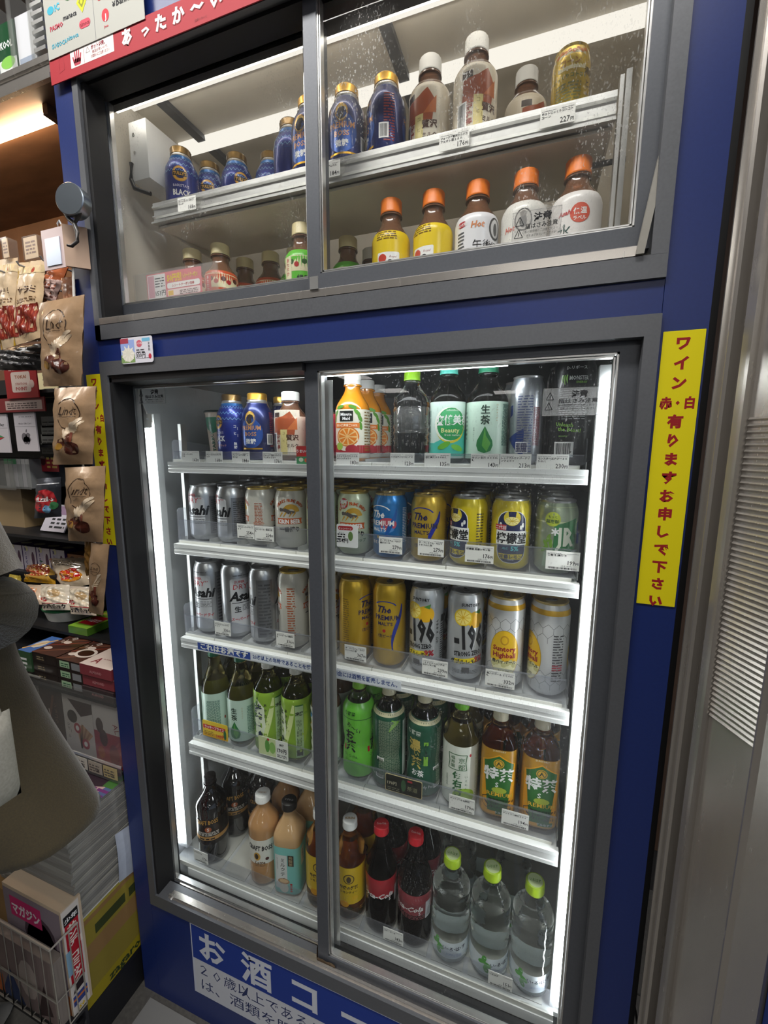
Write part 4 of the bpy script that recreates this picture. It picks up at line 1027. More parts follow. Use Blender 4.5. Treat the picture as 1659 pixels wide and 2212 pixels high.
def a_hotwhite():
    a = Art(); s0 = 0.0
    a.rrect(s0 - .024, .084, s0 - .010, .092, .0035, c('b5202c'), 3); a.text('HOT用', s0 - .017, .0855, .0055, WHITE, .03, 4); a.text('Hot', s0 + .008, .080, .0125, c('d88a5a'), .03, 3, shear=.2); a.block(s0 - .025, .030, s0 - .012, .080, 10, c('55585c'), 3, .45); a.bars(s0 - .026, .01, s0 - .012, .026, INK, 3, 14)
    a.text('午後', s0 + .016, .050, .015, INK, .0, 3); a.text('の紅茶', s0 + .036, .050, .013, INK, .0, 3); a.ell(s0 + .038, .08, .012, .016, c('4a4a4a'), 2); a.ell(s0 + .038, .08, .009, .013, c('cfcfcf'), 3); a.ell(s0 + .038, .079, .004, .009, c('5a5a5a'), 4)
    return a
def a_hotlady():
    a = Art(); a.ell(0, .090, .0125, .0155, c('4a4a4a'), 2, 18); a.ell(0, .090, .0105, .0135, c('d5d2cc'), 3, 18); a.ell(0, .088, .005, .009, c('6a6a6a'), 4); a.ell(0, .098, .0045, .004, c('8a8480'), 5); a.text('午後の紅茶', 0, .052, .012, INK, .0, 3, fit=.046); a.text('Hot', -.020, .078, .010, c('d86a5a'), .03, 3, shear=.2); a.text('Straight Tea', 0, .040, .007, c('3a3a3a'), 0, 3)
    return a
def a_hotwater():
    a = Art(); a.ell(.004, .088, .013, .013, c('d8604c'), 2, 20); a.text('保温', .004, .087, .009, WHITE, .02, 3); a.text('ラベル', .004, .079, .006, WHITE, .02, 3); a.text('Asahi', -.016, .088, .0085, c('c03a3a'), .03, 3, shear=.2); a.text('水', -.016, .058, .022, c('1c4a44'), .0, 3); a.text('天然水', -.014, .040, .009, c('4a5a58'), .0, 3, rot=.15); a.ell(.012, .045, .014, .008, c('e8a890'), 1, 12); a.text('おいしい', -.024, .072, .005, c('7a7a7a'), 0, 3)
    return a
def a_tomato(green=False):
    a = Art(); top = c('e4dcb8'); b = c('58b83a') if green else c('c8502c')
    a.rect(-.11, .072, .11, .098, top, 0)
    for i in range(9):
        x = -.1 + i * .024; a.ell(x, .088, .005, .0045, c('5c2c1c') if not green else c('2f5a24'), 2, 10); a.ell(x + .010, .083, .0045, .0045, RED, 2, 10)
    a.rrect(-.020, .058, -.004, .096, .002, c('d83a4a') if not green else c('e4dcb8'), 3); a.vtext('あたたか', -.012, .094, .007, WHITE if not green else RED, .02, 4); a.block(-.018, .01, -.004, .056, 9, c('f0e0a8'), 3, .6); a.text('ほうじ茶' if not green else '緑茶', .018, .055, .012, WHITE if not green else INK, .02, 3); a.poly([(.012, .02), (.02, .05), (.028, .02)], c('24401c') if green else c('6a1c14'), 2)
    return a
def a_soup():
    a = Art(); a.rect(-.084, .094, .084, .100, GOLDL, 1); a.rrect(-.018, .070, .022, .092, .003, c('e8e0b8'), 2); a.text('コーン', .0, .076, .010, c('b07a10'), .03, 3)
    for i in range(8): a.ell(-.02 + i * .006, .093 + (i % 2) * .002, .003, .003, c('d87a1c'), 3, 8)
    a.text('じっくりコトコト', -.0, .060, .0062, c('5a7a2c'), .02, 3); a.block(-.020, .02, .016, .056, 9, c('7a7a2c'), 3, .5); a.text('濃厚', .030, .065, .010, c('5a4a10'), .02, 3); a.text('とろ', .032, .05, .010, c('5a4a10'), .02, 3); a.block(.024, .012, .045, .044, 7, c('8a7a2c'), 3, .5)
    return a

LX = [.095, .171, .247, .321, .395, .466, .541, .617, .691, .764, .838]
BY = .1455
G_R = lambda r: r * PI / 180
SB = [zz(l[0]) + .0062 for l in LIPS]

# ---------------- second shelf: 350 ml cans
D = {}
def can_row(key, H, art, base, lid): 
    D[key] = (H, art, base, lid)
specs2 = [  # art key, rot, label of the front can, short lane name
 ('sd', 0, 'silver dry beer can leftmost at the front of the second shelf', 'leftmost silver beer can'),
 ('sd', -24, 'silver beer can with brown fine print at right, second from left on second shelf', 'second silver beer can'),
 ('ki', -62, 'cream beer can turned to its brown column of small print, third on the second shelf', 'third can, cream with small print,'),
 ('ki', 24, 'cream beer can showing the orange banner reading BEER and the golden beast, second shelf', 'cream can with the orange BEER banner'),
 ('kl', 8, 'pale green limited beer can half hidden left of the centre door stile, second shelf', 'pale green can left of the stile'),
 ('kl', 12, 'pale green beer can with red badge right of the centre stile, second shelf', 'pale green can right of the stile'),
 ('mb', -14, 'bright blue ale can with a pink cloud on the second shelf', 'bright blue ale can'),
 ('mg', -4, 'short golden beer can with dark blue ribbon on the second shelf', 'short golden can'),
 ('le', -38, 'yellow lemon sour can turned aside so its print column shows, second shelf', 'turned yellow lemon can'),
 ('le', 6, 'yellow lemon sour can facing front with lemon and white name band, second shelf', 'front facing yellow lemon can'),
 ('jr', 16, 'green and silver jasmine tea highball can at the right end of the second shelf', 'green jasmine can at the right end'),
]
base2 = {'sd': (a_superdry(.122), SIL, SIL), 'ki': (a_kirin(.122), CREAMC, GOLDL), 'kl': (a_kirin(.122, True), c('cdd6b4', .15), GOLDL), 'mb': (a_malts(.122, WHITE, c('1c3a8c'), True), c('1f7cc4', .45), c('c8b070', .7)),
         'mg': (a_malts(.122, c('1c1c50'), c('24309c', .2)), c('dcb63a', .5), GOLDL), 'le': (a_lemon(.122), c('e6cf16', .15), SIL), 'jr': (a_jr(.122), c('a9b79a', .5), SIL)}
protos = {}
for i, (k, rot, lab, short) in enumerate(specs2):
    art, bc, lc = base2[k]; loc = (LX[i], BY, SB[1])
    if k not in protos:
        o = make_can('drink_can', .122, .033, art, bc, lc, lab, 'can', loc); o.rotation_euler = (0, 0, G_R(rot)); protos[k] = o
    else: o = dup(protos[k], loc, G_R(rot), lab)
    for j in range(1, 5):
        dup(o, (LX[i], BY + .0675 * j, SB[1]), G_R(rot + 40 * j), 'can queued behind the %s of the second shelf' % short, 'cans queued behind the %s' % short)
# ---------------- third shelf: 500 ml cans
specs3 = [
 ('SD', 4, 'tall silver beer can with red DRY and black name, leftmost on the third shelf', 'leftmost tall silver can'),
 ('SD', 62, 'tall silver beer can turned to its first black letter, second on the third shelf', 'second tall silver can'),
 ('SD', -55, 'tall silver beer can turned to its dark grey print column, third on the third shelf', 'third tall silver can'),
 ('KI', -66, 'tall cream beer can turned to its orange small print, fourth on the third shelf', 'fourth tall can, cream,'),
 ('KI', 60, 'tall cream beer can half hidden left of the centre door stile, third shelf', 'tall cream can at the stile'),
 ('MG', -100, 'tall golden beer can with two blue ribbons right of the centre stile, third shelf', 'tall golden can at the stile'),
 ('MG', 10, 'tall golden beer can with the word PREMIUM, second golden one on the third shelf', 'second tall golden can'),
 ('96', -12, 'tall silver lemon drink can with big black 196 and two lemons, third shelf', 'tall silver 196 can with two lemons'),
 ('96', 22, 'tall silver lemon drink can turned left with a single lemon slice in view, third shelf', 'tall silver can with one lemon slice'),
 ('HB', 2, 'tall white and silver highball can with full yellow oval, third shelf', 'highball can with the full yellow oval'),
 ('HB', -66, 'tall highball can at the right end turned so half its yellow oval shows, third shelf', 'highball can at the right end'),
]
base3 = {'SD': (a_superdry(.168), SIL, SIL), 'KI': (a_kirin(.168), CREAMC, GOLDL), 'MG': (a_malts(.168, c('1c1c50'), c('2438a0', .2)), c('dcb22c', .5), GOLDL), '96': (a_196(.168), c('d4d6d8', .5), SIL), 'HB': (a_highball(.168), c('e2e2e2', .3), c('c8b070', .6))}
for i, (k, rot, lab, short) in enumerate(specs3):
    art, bc, lc = base3[k]; loc = (LX[i], BY, SB[2])
    if k not in protos:
        o = make_can('drink_can', .168, .033, art, bc, lc, lab, 'can', loc); o.rotation_euler = (0, 0, G_R(rot)); protos[k] = o
    else: o = dup(protos[k], loc, G_R(rot), lab)
    for j in range(1, 3 if i != 6 else 1):
        dup(o, (LX[i], BY + .0675 * j, SB[2]), G_R(rot + 40 * j), 'tall can queued behind the %s of the third shelf' % short, 'tall cans queued behind the %s' % short)

# ---------------- fourth shelf: tea bottles
def row4(i, o): o.location = (LX[i], BY, SB[3])
MINT = c('c3dccb')
t1 = pet('tea_bottle', 'green tea bottle with pale mint label turned to fine print, leftmost on the fourth shelf', .067, .216, (.54, .90), c('1f6a4c'), L_TEAD, (.012, .115), MINT, a_namacha(), loc=(LX[0], BY, SB[3]), nshoulder=.85); t1.rotation_euler.z = G_R(-52)
t2 = dup(t1, (LX[1], BY, SB[3]), G_R(4), 'green tea bottle with pale mint label and green leaf drop, second on the fourth shelf')
t3 = pet('tea_bottle', 'tea bottle with leafy green label and dark brush name, third on the fourth shelf', .069, .214, (.66, .90), c('e6e4dc'), L_TEAD, (.010, .150), c('8fb53a'), scaled(a_ayataka(), 1.1, 1.16), loc=(LX[2], BY, SB[3]), ribs=.0004); t3.rotation_euler.z = G_R(-6)
t4 = dup(t3, (LX[3], BY, SB[3]), G_R(-38), 'tea bottle with leafy green label turned to its pale side strip, fourth shelf')
t5 = pet('tea_bottle', 'clear ribbed bottle with white label mostly hidden behind the centre door stile, fourth shelf', .066, .205, (.68, .90), c('e8e6de'), L_BRN, (.012, .14), c('e6e6e2'), Art().ell(-.03, .12, .008, .006, c('4a90d0'), 3).ell(-.03, .09, .006, .010, c('e0a020'), 3).ell(-.028, .07, .006, .010, c('5aa03a'), 3).block(0, .02, .02, .12, 9, c('5a7a3a'), 3, .4), ribs=.0011, loc=(LX[4], BY, SB[3]))
t6 = pet('tea_bottle', 'bright green labelled tea bottle just right of the centre door stile, fourth shelf', .069, .212, (.70, .915), c('8fd03a'), L_TEAD, (.010, .170), c('6cc23c'), scaled(a_ocha(), 1.12, 1.19), waist=.10, loc=(LX[5] + .008, BY, SB[3])); t6.rotation_euler.z = G_R(-12)
t8 = pet('tea_bottle', 'dark green tea bottle with gold brush characters facing front, fourth shelf', .069, .212, (.70, .915), c('ddd6b6'), L_TEAD, (.010, .168), c('17513a'), scaled(a_ocha(True), 1.12, 1.17), waist=.10, loc=(LX[7], BY, SB[3])); t8.rotation_euler.z = G_R(-8)
t7 = dup(t8, (LX[6], BY, SB[3]), G_R(-84), 'dark green tea bottle turned to its fine print and barcode, fourth shelf')
t9 = pet('tea_bottle', 'tea bottle with white label and bright green cap, fourth shelf', .069, .214, (.66, .90), c('7cd02c'), L_TEA, (.010, .135), c('e4e8dc'), scaled(a_iemon(), 1.1, 1.0), loc=(LX[8], BY, SB[3])); t9.rotation_euler.z = G_R(0)
t10 = pet('tea_bottle', 'amber tea bottle with orange and green label, second from right on the fourth shelf', .065, .208, (.72, .91), c('e6dcc2'), L_AMB, (.010, .1465), c('b8861e'), scaled(a_tokucha(), 1.08, 1.07), n=3.2, loc=(LX[9], BY, SB[3])); t10.rotation_euler.z = G_R(4)
t11 = dup(t10, (LX[10], BY, SB[3]), G_R(4), 'amber tea bottle with orange and green label at the right end of the fourth shelf')
sh4 = ['leftmost mint labelled bottle', 'second mint labelled bottle', 'first leafy green bottle', 'second leafy green bottle', 'bottle at the centre stile', 'bright green bottle', 'turned dark green bottle', 'dark green bottle with gold characters', 'white labelled bottle', 'second amber bottle from the right', 'rightmost amber bottle']
for i, o in enumerate([t1, t2, t3, t4, t5, t6, t7, t8, t9, t10, t11]):
    dup(o, (o.location.x, BY + .070, SB[3]), o.rotation_euler.z + .8, 'tea bottle waiting directly behind the %s on the fourth shelf' % sh4[i])

# ---------------- top shelf of the cooler
b1 = SB[0]
tb1 = botcan('coffee_bottle_can', 'blue black coffee bottle can with zigzag pattern, left on the top cooler shelf', c('1c2f86', .35), scaled(a_barista(), 1, 1, .015), c('7a5e2c', .7), .135, (.183, BY, b1)); tb1.rotation_euler.z = G_R(-25)
tb2 = botcan('coffee_bottle_can', 'dark blue coffee bottle can with gold emblem, second on the top cooler shelf', c('16245f', .45), scaled(a_boss(), 1, 1, .013), c('d9a63a', .7), .135, (.2475, BY, b1)); tb2.rotation_euler.z = G_R(6)
tb3 = dup(tb2, (.262, BY + .072, b1), 1.0, 'gold capped bottle can half hidden behind the gold emblem coffee can, top cooler shelf')
tb3 = dup(tb1, (.190, BY + .072, b1), 1.0, 'bottle can glimpsed behind the zigzag blue coffee can, top cooler shelf')
# chilled cup
cu = thing('chilled_coffee_cup', 'pink and green chilled coffee cup with dark dome rim, leftmost on the top cooler shelf', 'cup', (.128, .178, b1))
A = Art()
for s0 in (0,): A.poly([(-.04, .09), (.04, .09), (.04, .072), (0, .055), (-.04, .080)], c('3a7a62'), 1); A.text('STARBUCKS', .002, .045, .0125, c('2c5a48'), .03, 3, rot=PI / 2 + .1, fit=.07, al='c'); A.ell(.020, .05, .010, .030, c('d8b8a4'), 2); A.block(.03, .02, .05, .06, 8, c('5a7a6a'), 3, .4)
pr = [(0, .026), (.002, .027), (.098, .035), (.100, .037), (.102, .0365)]
m = MB(); m.lathe(pr, 32, col=c('c9b8a8')); m.art(A, wrapfn(pr, R=.031), .005); m.build('cup_body', P_GLOSS, cu, 40)
m = MB(); m.lathe([(.100, .0375), (.103, .038), (.105, .036), (.106, .0)], 32, col=c('26342f'), caps=False); m.build('lid', P_PLASTIC, cu, 40)
cp = pet('coffee_bottle', 'milk coffee bottle with white cap in the middle of the left half, top cooler shelf', .066, .135, (.60, .84), c('eeeeea'), L_BRN, (.010, .086), c('d9cdb8'), a_coffeepet(), capr=.0185, caph=.0175, neck=.016, loc=(.327, BY, b1)); cp.rotation_euler.z = G_R(0)
pk = pet('juice_bottle', 'drink with a pink label mostly hidden by the centre door stile, top cooler shelf', .064, .13, (.62, .86), c('d8a49a'), L_BRN, (.010, .09), c('b8324a'), Art().ell(-.02, .05, .012, .012, c('e07a8a'), 2), loc=(.398, BY, b1))
mm = pet('juice_bottle', 'orange juice bottle with orange slice label right of the centre door stile, top cooler shelf', .062, .160, (.60, .86), c('f0f0ec'), L_OJ, (.006, .104), c('e9e4d2'), a_orange(), capr=.0165, neck=.0145, n=2.6, loc=(.464, BY, b1)); mm.rotation_euler.z = G_R(0)
for j, lb in ((1, 'orange juice bottle directly behind the front orange juice bottle'), (2, 'third orange juice bottle back in its lane on the top cooler shelf')):
    dup(mm, (.466, BY + .066 * j, b1), .3, lb)
wt = pet('water_bottle', 'small ribbed water bottle with lime green cap, top cooler shelf', .065, .164, (.64, .88), c('8cc41e'), L_WAT, (.052, .098), c('dfe6e6'), a_smallwater(), capr=.015, caph=.019, ribs=.0012, loc=(.581, BY, b1), labmat=M_FILM); wt.rotation_euler.z = G_R(0)
so = pet('tea_bottle', 'small tea bottle with turquoise cap and round green emblem, top cooler shelf', .062, .172, (.62, .86), c('5cc8b8'), L_CLR, (.008, .104), c('cfe4da'), a_soken(), capr=.016, caph=.020, loc=(.648, BY, b1), n=2.5); so.rotation_euler.z = G_R(4)
nm = pet('tea_bottle', 'small tea bottle with mint label and dark green cap, top cooler shelf', .069, .173, (.60, .85), c('2c8a66'), L_CLR, (.008, .102), MINT, a_namacha(), capr=.017, caph=.022, neck=.014, loc=(.7155, BY, b1)); nm.rotation_euler.z = G_R(2)
rbp = canprof(.142, .0265)
rb_ = make_can('energy_drink_can', .142, .0268, a_bull(.142), c('c3c8cf', .8), SIL, 'slim silver energy drink can with blue corner, top cooler shelf', 'can', (.780, BY, b1)); rb_.rotation_euler.z = G_R(-4)
dup(rb_, (.764, BY + .062, b1), .9, 'slim silver energy can just behind and left of the front slim can')
mo = make_can('energy_drink_can', .165, .033, a_claw(.165), c('131416', .3), SIL, 'tall black energy drink can with green claw mark at the right end, top cooler shelf', 'can', (.850, BY, b1)); mo.rotation_euler.z = G_R(-2)
dup(mo, (.8445, BY + .07, b1), .7, 'black energy can directly behind the front black energy can')

# ---------------- bottom deck
b5 = zz(DK) + .0005
cbk = pet('coffee_bottle', 'black coffee bottle with gold lettering at the left of the bottom deck', .074, .219, (.66, .90), c('17100e'), L_BLKC, (.058, .124), c('1a1410'), a_craft(True), loc=(.081, .121, b5)); cbk.rotation_euler.z = G_R(20)
dup(cbk, (.088, .200, b5), 0.5, 'black coffee bottle directly behind the front black coffee bottle, bottom deck')
dup(cbk, (.162, .215, b5), 0.5, 'dark coffee bottle standing back between the black coffee and the latte bottle')
lt = pet('coffee_bottle', 'latte bottle with white label and white cap on the bottom deck', .072, .218, (.66, .90), c('efeeea'), L_MILK, (.062, .124), c('e0ddd2'), a_craft(False), loc=(.236, .121, b5), capr=.018, captext=('SUNTORY', c('b08a6a'), .006)); lt.rotation_euler.z = G_R(16)
dup(lt, (.246, .200, b5), 0.5, 'latte bottle directly behind the front latte bottle, bottom deck')
mt = pet('tea_bottle', 'square milk tea bottle with turquoise label and black cap on the bottom deck', .066, .221, (.64, .89), c('191414'), L_MTEA, (.006, .128), c('7fc6be'), a_milktea(), n=4.5, loc=(.308, .121, b5), capr=.018, captext=('リプトン', c('d8d8d8'), .006)); mt.rotation_euler.z = G_R(10)
dup(mt, (.318, .200, b5), .18, 'milk tea bottle directly behind the front milk tea bottle, bottom deck')
kt = pet('tea_bottle', 'amber tea bottle with yellow label and white cap, right of stile, bottom deck', .068, .224, (.66, .90), c('ededea'), L_AMB, (.045, .135), c('dcb81c'), a_kocha(), loc=(.461, .121, b5), capr=.0165, captext=('KIRIN', c('b08a4a'), .008)); kt.rotation_euler.z = G_R(18)
dup(kt, (.388, .121, b5), .3, 'amber tea bottle hidden by the centre door stile with yellow label edge showing, bottom deck')
dup(kt, (.462, .198, b5), .3, 'amber tea bottle directly behind the white capped amber bottle, bottom deck')
ck = pet('cola_bottle', 'cola bottle with red cap and red label nearest the amber tea, bottom deck', .068, .236, (.55, .90), c('cf1f2c'), L_COLA, (.088, .134), c('a8202c'), scaled(a_cola(), 1.1, 1.0, .010), loc=(.534, .121, b5), capr=.0165, waist=.06, nshoulder=.9, captext=('Coca-Cola', c('f0c0c0'), .007)); ck.rotation_euler.z = G_R(20)
ck2 = pet('cola_bottle', 'larger cola bottle with red cap and plain red label beside the water bottles, bottom deck', .073, .238, (.55, .90), c('cf1f2c'), L_COLA, (.080, .128), c('94303a'), scaled(a_cola(True), 1.1, 1.0, .010), loc=(.609, .123, b5), capr=.0165, waist=.05, nshoulder=.9, captext=('Coca-Cola', c('f0c0c0'), .007))
dup(ck, (.536, .198, b5), .6, 'cola bottle directly behind the first red capped cola bottle')
dup(ck2, (.611, .203, b5), .6, 'cola bottle directly behind the larger front cola bottle')
IR = a_irohasu()
def fluter(o): pass
w1 = pet('water_bottle', 'water bottle with lime cap, left of the three front ones on the bottom deck', .075, .220, (.68, .90), c('a8c822'), L_WAT, (.018, .056), c('dde6ea'), IR, loc=(.686, .120, b5), capr=.0175, caph=.019, cattop=c('cfe0a8'), ribs=.0006, captext=('いろはす', c('6a9a4a'), .007)); w1.rotation_euler.z = G_R(0)
w2 = dup(w1, (.764, .120, b5), G_R(22), 'water bottle with lime cap, middle of the three front ones on the bottom deck')
w3 = dup(w1, (.842, .120, b5), G_R(4), 'water bottle with lime cap, right of the three front ones on the bottom deck')
dup(w1, (.688, .204, b5), .7, 'water bottle directly behind the left front water bottle')
dup(w1, (.742, .268, b5), .7, 'water bottle directly behind the middle front water bottle')
dup(w1, (.803, .204, b5), .7, 'water bottle behind and between the middle and right front water bottles')

# ---------------- heated cabinet, upper shelf
hs = zz(.2995)
h1 = dup(tb1, (.084, .150, hs), G_R(36), 'blue black coffee bottle can at the left end of the heated shelf')
dup(tb1, (.108, .205, hs), .5, 'blue bottle can set back just right of the left end coffee can, heated shelf')
dup(tb1, (.181, .201, hs), .9, 'blue bottle can alone in the gap near the left, set back on the heated shelf')
dup(tb1, (.249, .222, hs), 1.2, 'blue bottle can far back near the middle of the left door, heated shelf')
dup(tb1, (.335, .160, hs), 1.2, 'zigzag patterned blue bottle can peeking out behind the cut off coffee can')
h2 = dup(tb2, (.393, .128, hs), G_R(-4), 'dark blue coffee bottle can cut off by the centre stile, heated shelf')
h3 = dup(tb2, (.464, .128, hs), G_R(8), 'dark blue coffee bottle can with gold emblem facing front, heated shelf')
h4 = dup(tb2, (.5345, .130, hs), G_R(-62), 'dark blue coffee bottle can turned to its barcode, heated shelf')
h5 = pet('coffee_bottle', 'milk coffee bottle with white cap, left of the two tall ones on the heated shelf', .066, .155, (.62, .84), c('e9e9e6'), L_BRN, (.008, .104), c('e0d6c2'), a_coffeepet(), capr=.0185, caph=.022, neck=.016, loc=(.604, .145, hs)); h5.rotation_euler.z = G_R(-20)
h6 = dup(h5, (.679, .135, hs), G_R(12), 'milk coffee bottle with white cap and barcode, taller looking right one on the heated shelf')
h7 = dup(h5, (.7505, .218, hs), G_R(30), 'milk coffee bottle standing further back between its twin and the yellow soup can')
sc_ = make_can('soup_can', .105, .0262, a_soup(), c('cfae2a', .35), GOLDL, 'small yellow corn soup can at the right of the heated shelf', 'can', (.816, .142, hs)); sc_.rotation_euler.z = G_R(-4)
# ---------------- heated cabinet, floor row
hf = zz(.0805)
ORC = c('e8791e')
y1 = pet('hot_tea_bottle', 'yellow labelled hot tea bottle with orange cap, leftmost of the orange capped row', .064, .168, (.60, .82), ORC, L_BRN, (.006, .112), c('e8c91c'), scaled(a_hotyellow(), 1.1, 1.0, .012), capr=.0185, caph=.022, neck=.016, loc=(.546, .125, hf))
y2 = dup(y1, (.619, .125, hf), G_R(-28), 'yellow labelled hot tea bottle with orange cap, second of the orange capped row')
y3 = pet('hot_tea_bottle', 'white labelled hot tea bottle with orange cap and red HOT badge', .067, .168, (.62, .84), ORC, L_BRN, (.006, .114), c('e6e6ea'), scaled(a_hotwhite(), 1.0, 1.0, .012), capr=.0185, caph=.022, neck=.016, loc=(.690, .124, hf)); y3.rotation_euler.z = G_R(-4)
y4 = pet('hot_tea_bottle', 'white labelled hot tea bottle with orange cap behind the door warning sticker', .067, .168, (.62, .84), ORC, L_BRN, (.006, .118), c('e2e0da'), a_hotlady(), capr=.0185, caph=.022, neck=.016, loc=(.762, .121, hf))
y5 = pet('hot_water_bottle', 'white hot water bottle with orange cap and round red badge at the right end', .070, .172, (.62, .84), ORC, L_BRN, (.006, .118), c('e8e4e2'), a_hotwater(), capr=.0185, caph=.022, neck=.016, loc=(.834, .124, hf))
CRM = c('d8c99a')
r1 = pet('hot_tea_bottle', 'hot roasted tea bottle with cream cap hidden behind the coupon holder', .064, .160, (.60, .80), CRM, L_BRN, (.006, .104), c('c8542c'), a_tomato(), capr=.0185, caph=.020, neck=.016, loc=(.105, .142, hf))
r2 = dup(r1, (.176, .142, hf), G_R(10), 'hot roasted tea bottle with cream cap and red label right of the coupon holder')
r3 = dup(r1, (.182, .212, hf), G_R(50), 'hot roasted tea bottle in the second row behind the coupon holder edge')
r4 = dup(r1, (.252, .205, hf), G_R(-20), 'hot roasted tea bottle with cream cap standing back in the middle of the left door')
r6 = pet('hot_tea_bottle', 'green labelled hot tea bottle cut off by the centre stile of the heated cabinet', .064, .160, (.60, .80), CRM, L_BRN, (.006, .110), c('62c03a'), a_tomato(True), capr=.0185, caph=.020, neck=.016, loc=(.372, .128, hf)); r6.rotation_euler.z = G_R(0)
dup(r6, (.310, .208, hf), .5, 'green labelled hot tea bottle set back left of the cut off green bottle')
dup(r6, (.362, .205, hf), .8, 'green labelled hot tea bottle directly behind the cut off green bottle')
dup(r6, (.432, .200, hf), .8, 'green labelled hot tea bottle just right of the centre stile, set back')
dup(h5, (.462, .248, hf), .4, 'white capped bottle far back left of the yellow hot tea bottles')

# ================================================================== PRICE TAGS AND STICKERS
def price_tag(cx, zt_, w_, h_, price, lines, label, y, tilt=0, full=True):
    t = MB(); t.box(-w_ / 2, 0, -h_, w_ / 2, .0006, 0, c('ecebe6'))
    a = Art(); a.block(-w_ / 2 + .002, -.004, -w_ / 2 + w_ * .45, -.0028, 1, c('55555a'), 1); a.block(w_ * .12, -.004, w_ / 2 - .002, -.0028, 1, c('55555a'), 1)
    for i, l in enumerate(lines): a.text(l, -w_ / 2 + .002, -.0082 - i * .0042, .0038, c('2a2a2e'), .03, 1, 'l', fit=min(w_ - .005, .0040 * len(l)))
    a.text(price, w_ / 2 - .0065, -.0215, .0098, c('26262a'), .012, 1, 'r', sx=.85); a.text('円', w_ / 2 - .0015, -.0212, .005, c('26262a'), .02, 1, 'r')
    if full and h_ > .028: a.text('(本体 %d円)' % int(int(price) / 1.1), w_ * .12, -.0252, .003, c('55555a'), 0, 1); a.bars(-w_ / 2 + .004, -h_ + .0012, w_ / 2 - .004, -.0262, c('26262a'), 1, 30)
    t.art(a, FRONT(0, 0, 0))
    o = t.build('price_tag', P_PAPER, None, None, (cx, y, zt_)); tag(o, label, 'price tag')
    if tilt: o.rotation_euler = (0, tilt, 0)
    return o
for x0, x1, pr_, ln, lb in ((.084, .131, '163', ['スターバックス', 'ラテ'], 'under the chilled cup, shiny and hard to read'), (.149, .191, '168', ['タリーズバリスタブラ', 'ック'], 'under the zigzag blue coffee can'), (.215, .258, '184', ['プレミアムボス微糖 １', '４５ｇ'], 'under the gold emblem coffee can'),
                            (.289, .334, '176', ['ジョージア贅沢ミルクカ', 'フェオレ２８０'], 'under the white capped milk coffee bottle'), (.450, .496, '183', ['ミニッツメイド１００％', 'オレンジ３５０'], 'under the orange juice bottle'), (.556, .600, '123', ['いろはす３４０ｍｌＰＥ'], 'under the small water bottle'),
                            (.618, .663, '135', ['爽健美茶３００ｍｌ'], 'under the turquoise capped tea bottle'), (.697, .743, '143', ['キリン 生茶 ３００ｍ', 'ｌ'], 'under the mint labelled small tea bottle'), (.744, .792, '213', ['レッドブルエナジードリ', 'ンク２５０'], 'under the slim silver energy can'), (.800, .847, '230', ['モンスターエナジー３５', '５ｍｌ'], 'under the black energy can')):
    price_tag((x0 + x1) / 2, zz(-.1685), x1 - x0, .0265, pr_, ln, 'white price tag reading %s円 %s' % (pr_, lb), .0985 if x0 < .746 or x0 > .76 else .0985, full=False)
for x0, x1, zt_, pr_, ln, lb in ((.219, .261, -.317, '254', ['アサヒスーパードライ３', '５０'], 'left of the pair under the cream beer cans'), (.2625, .308, -.319, '254', ['キリンビール一番搾り生', 'ｌ'], 'right of the pair under the cream beer cans'),
                                  (.535, .580, -.321, '279', ['ザ・プレミアム・モルツ', '香るエール'], 'under the bright blue ale can'), (.609, .656, -.319, '279', ['ザ・プレミアム・モルツ', '３５０ｍｌ缶'], 'under the short golden beer can'), (.693, .741, -.323, '176', ['檸檬堂 定番レモン缶'], 'between the two yellow lemon cans'), (.823, .873, -.322, '199', ['茉莉花 緑茶割'], 'under the green jasmine can'),
                                  (.145, .188, -.542, '336', ['アサヒスーパードライ', '５００'], 'under the leftmost tall silver cans'), (.305, .349, -.542, '336', ['キリンビール一番搾り', 'ｌ'], 'under the tall cream cans'), (.463, .509, -.544, '367', ['ザ・プレミアム・モルツ', '５００ｍｌ缶'], 'under the tall golden cans'), (.621, .669, -.545, '239', ['−１９６ストロングゼ', 'ロＤレモン缶'], 'under the tall lemon drink cans'),
                                  (.736, .786, -.544, '332', ['角ハイボール ５００ｍ', 'ｌ'], 'under the highball cans'), (.389, .431, -.810, '162', ['サントリー'], 'cut off by the centre stile on the fourth shelf'), (.679, .727, -.811, '170', ['サントリー伊右衛門'], 'under the white labelled tea bottle'), (.776, .823, -.811, '194', ['サントリー特茶５００'], 'under the two amber tea bottles'),
                                  (.060, .102, -1.137, '173', ['クラフトボス'], 'dim and unreadable at the left of the bottom guard'), (.555, .598, -1.140, '183', ['コカ・コーラ'], 'on the bottom guard below the cola bottles'), (.768, .812, -1.142, '151', ['いろはす'], 'on the bottom guard below the middle water bottle')):
    price_tag((x0 + x1) / 2, zz(zt_), x1 - x0, .0305, pr_, ln, 'white price tag reading %s円 %s' % (pr_, lb), .0984 if zt_ > -1.1 else .0757)
for x0, x1, pr_, ln, lb, ti in ((.130, .173, '168', ['タリーズバリスタブ', 'ラック'], 'curling on the left end of the heated shelf rail', .04), (.434, .470, '184', ['プレミアムボス'], 'cut off at the centre stile on the heated shelf rail', 0), (.635, .680, '176', ['ジョージア贅沢ミルクカ', 'フェオレ温２８０'], 'on the heated shelf rail below the coffee bottles', 0), (.778, .823, '227', ['ホットじっくりコトコト', 'コーン'], 'on the heated shelf rail below the yellow soup can', 0)):
    price_tag((x0 + x1) / 2, zz(.3065), x1 - x0, .0235, pr_, ln, 'white price tag reading %s円 %s' % (pr_, lb), .0857, ti, False)
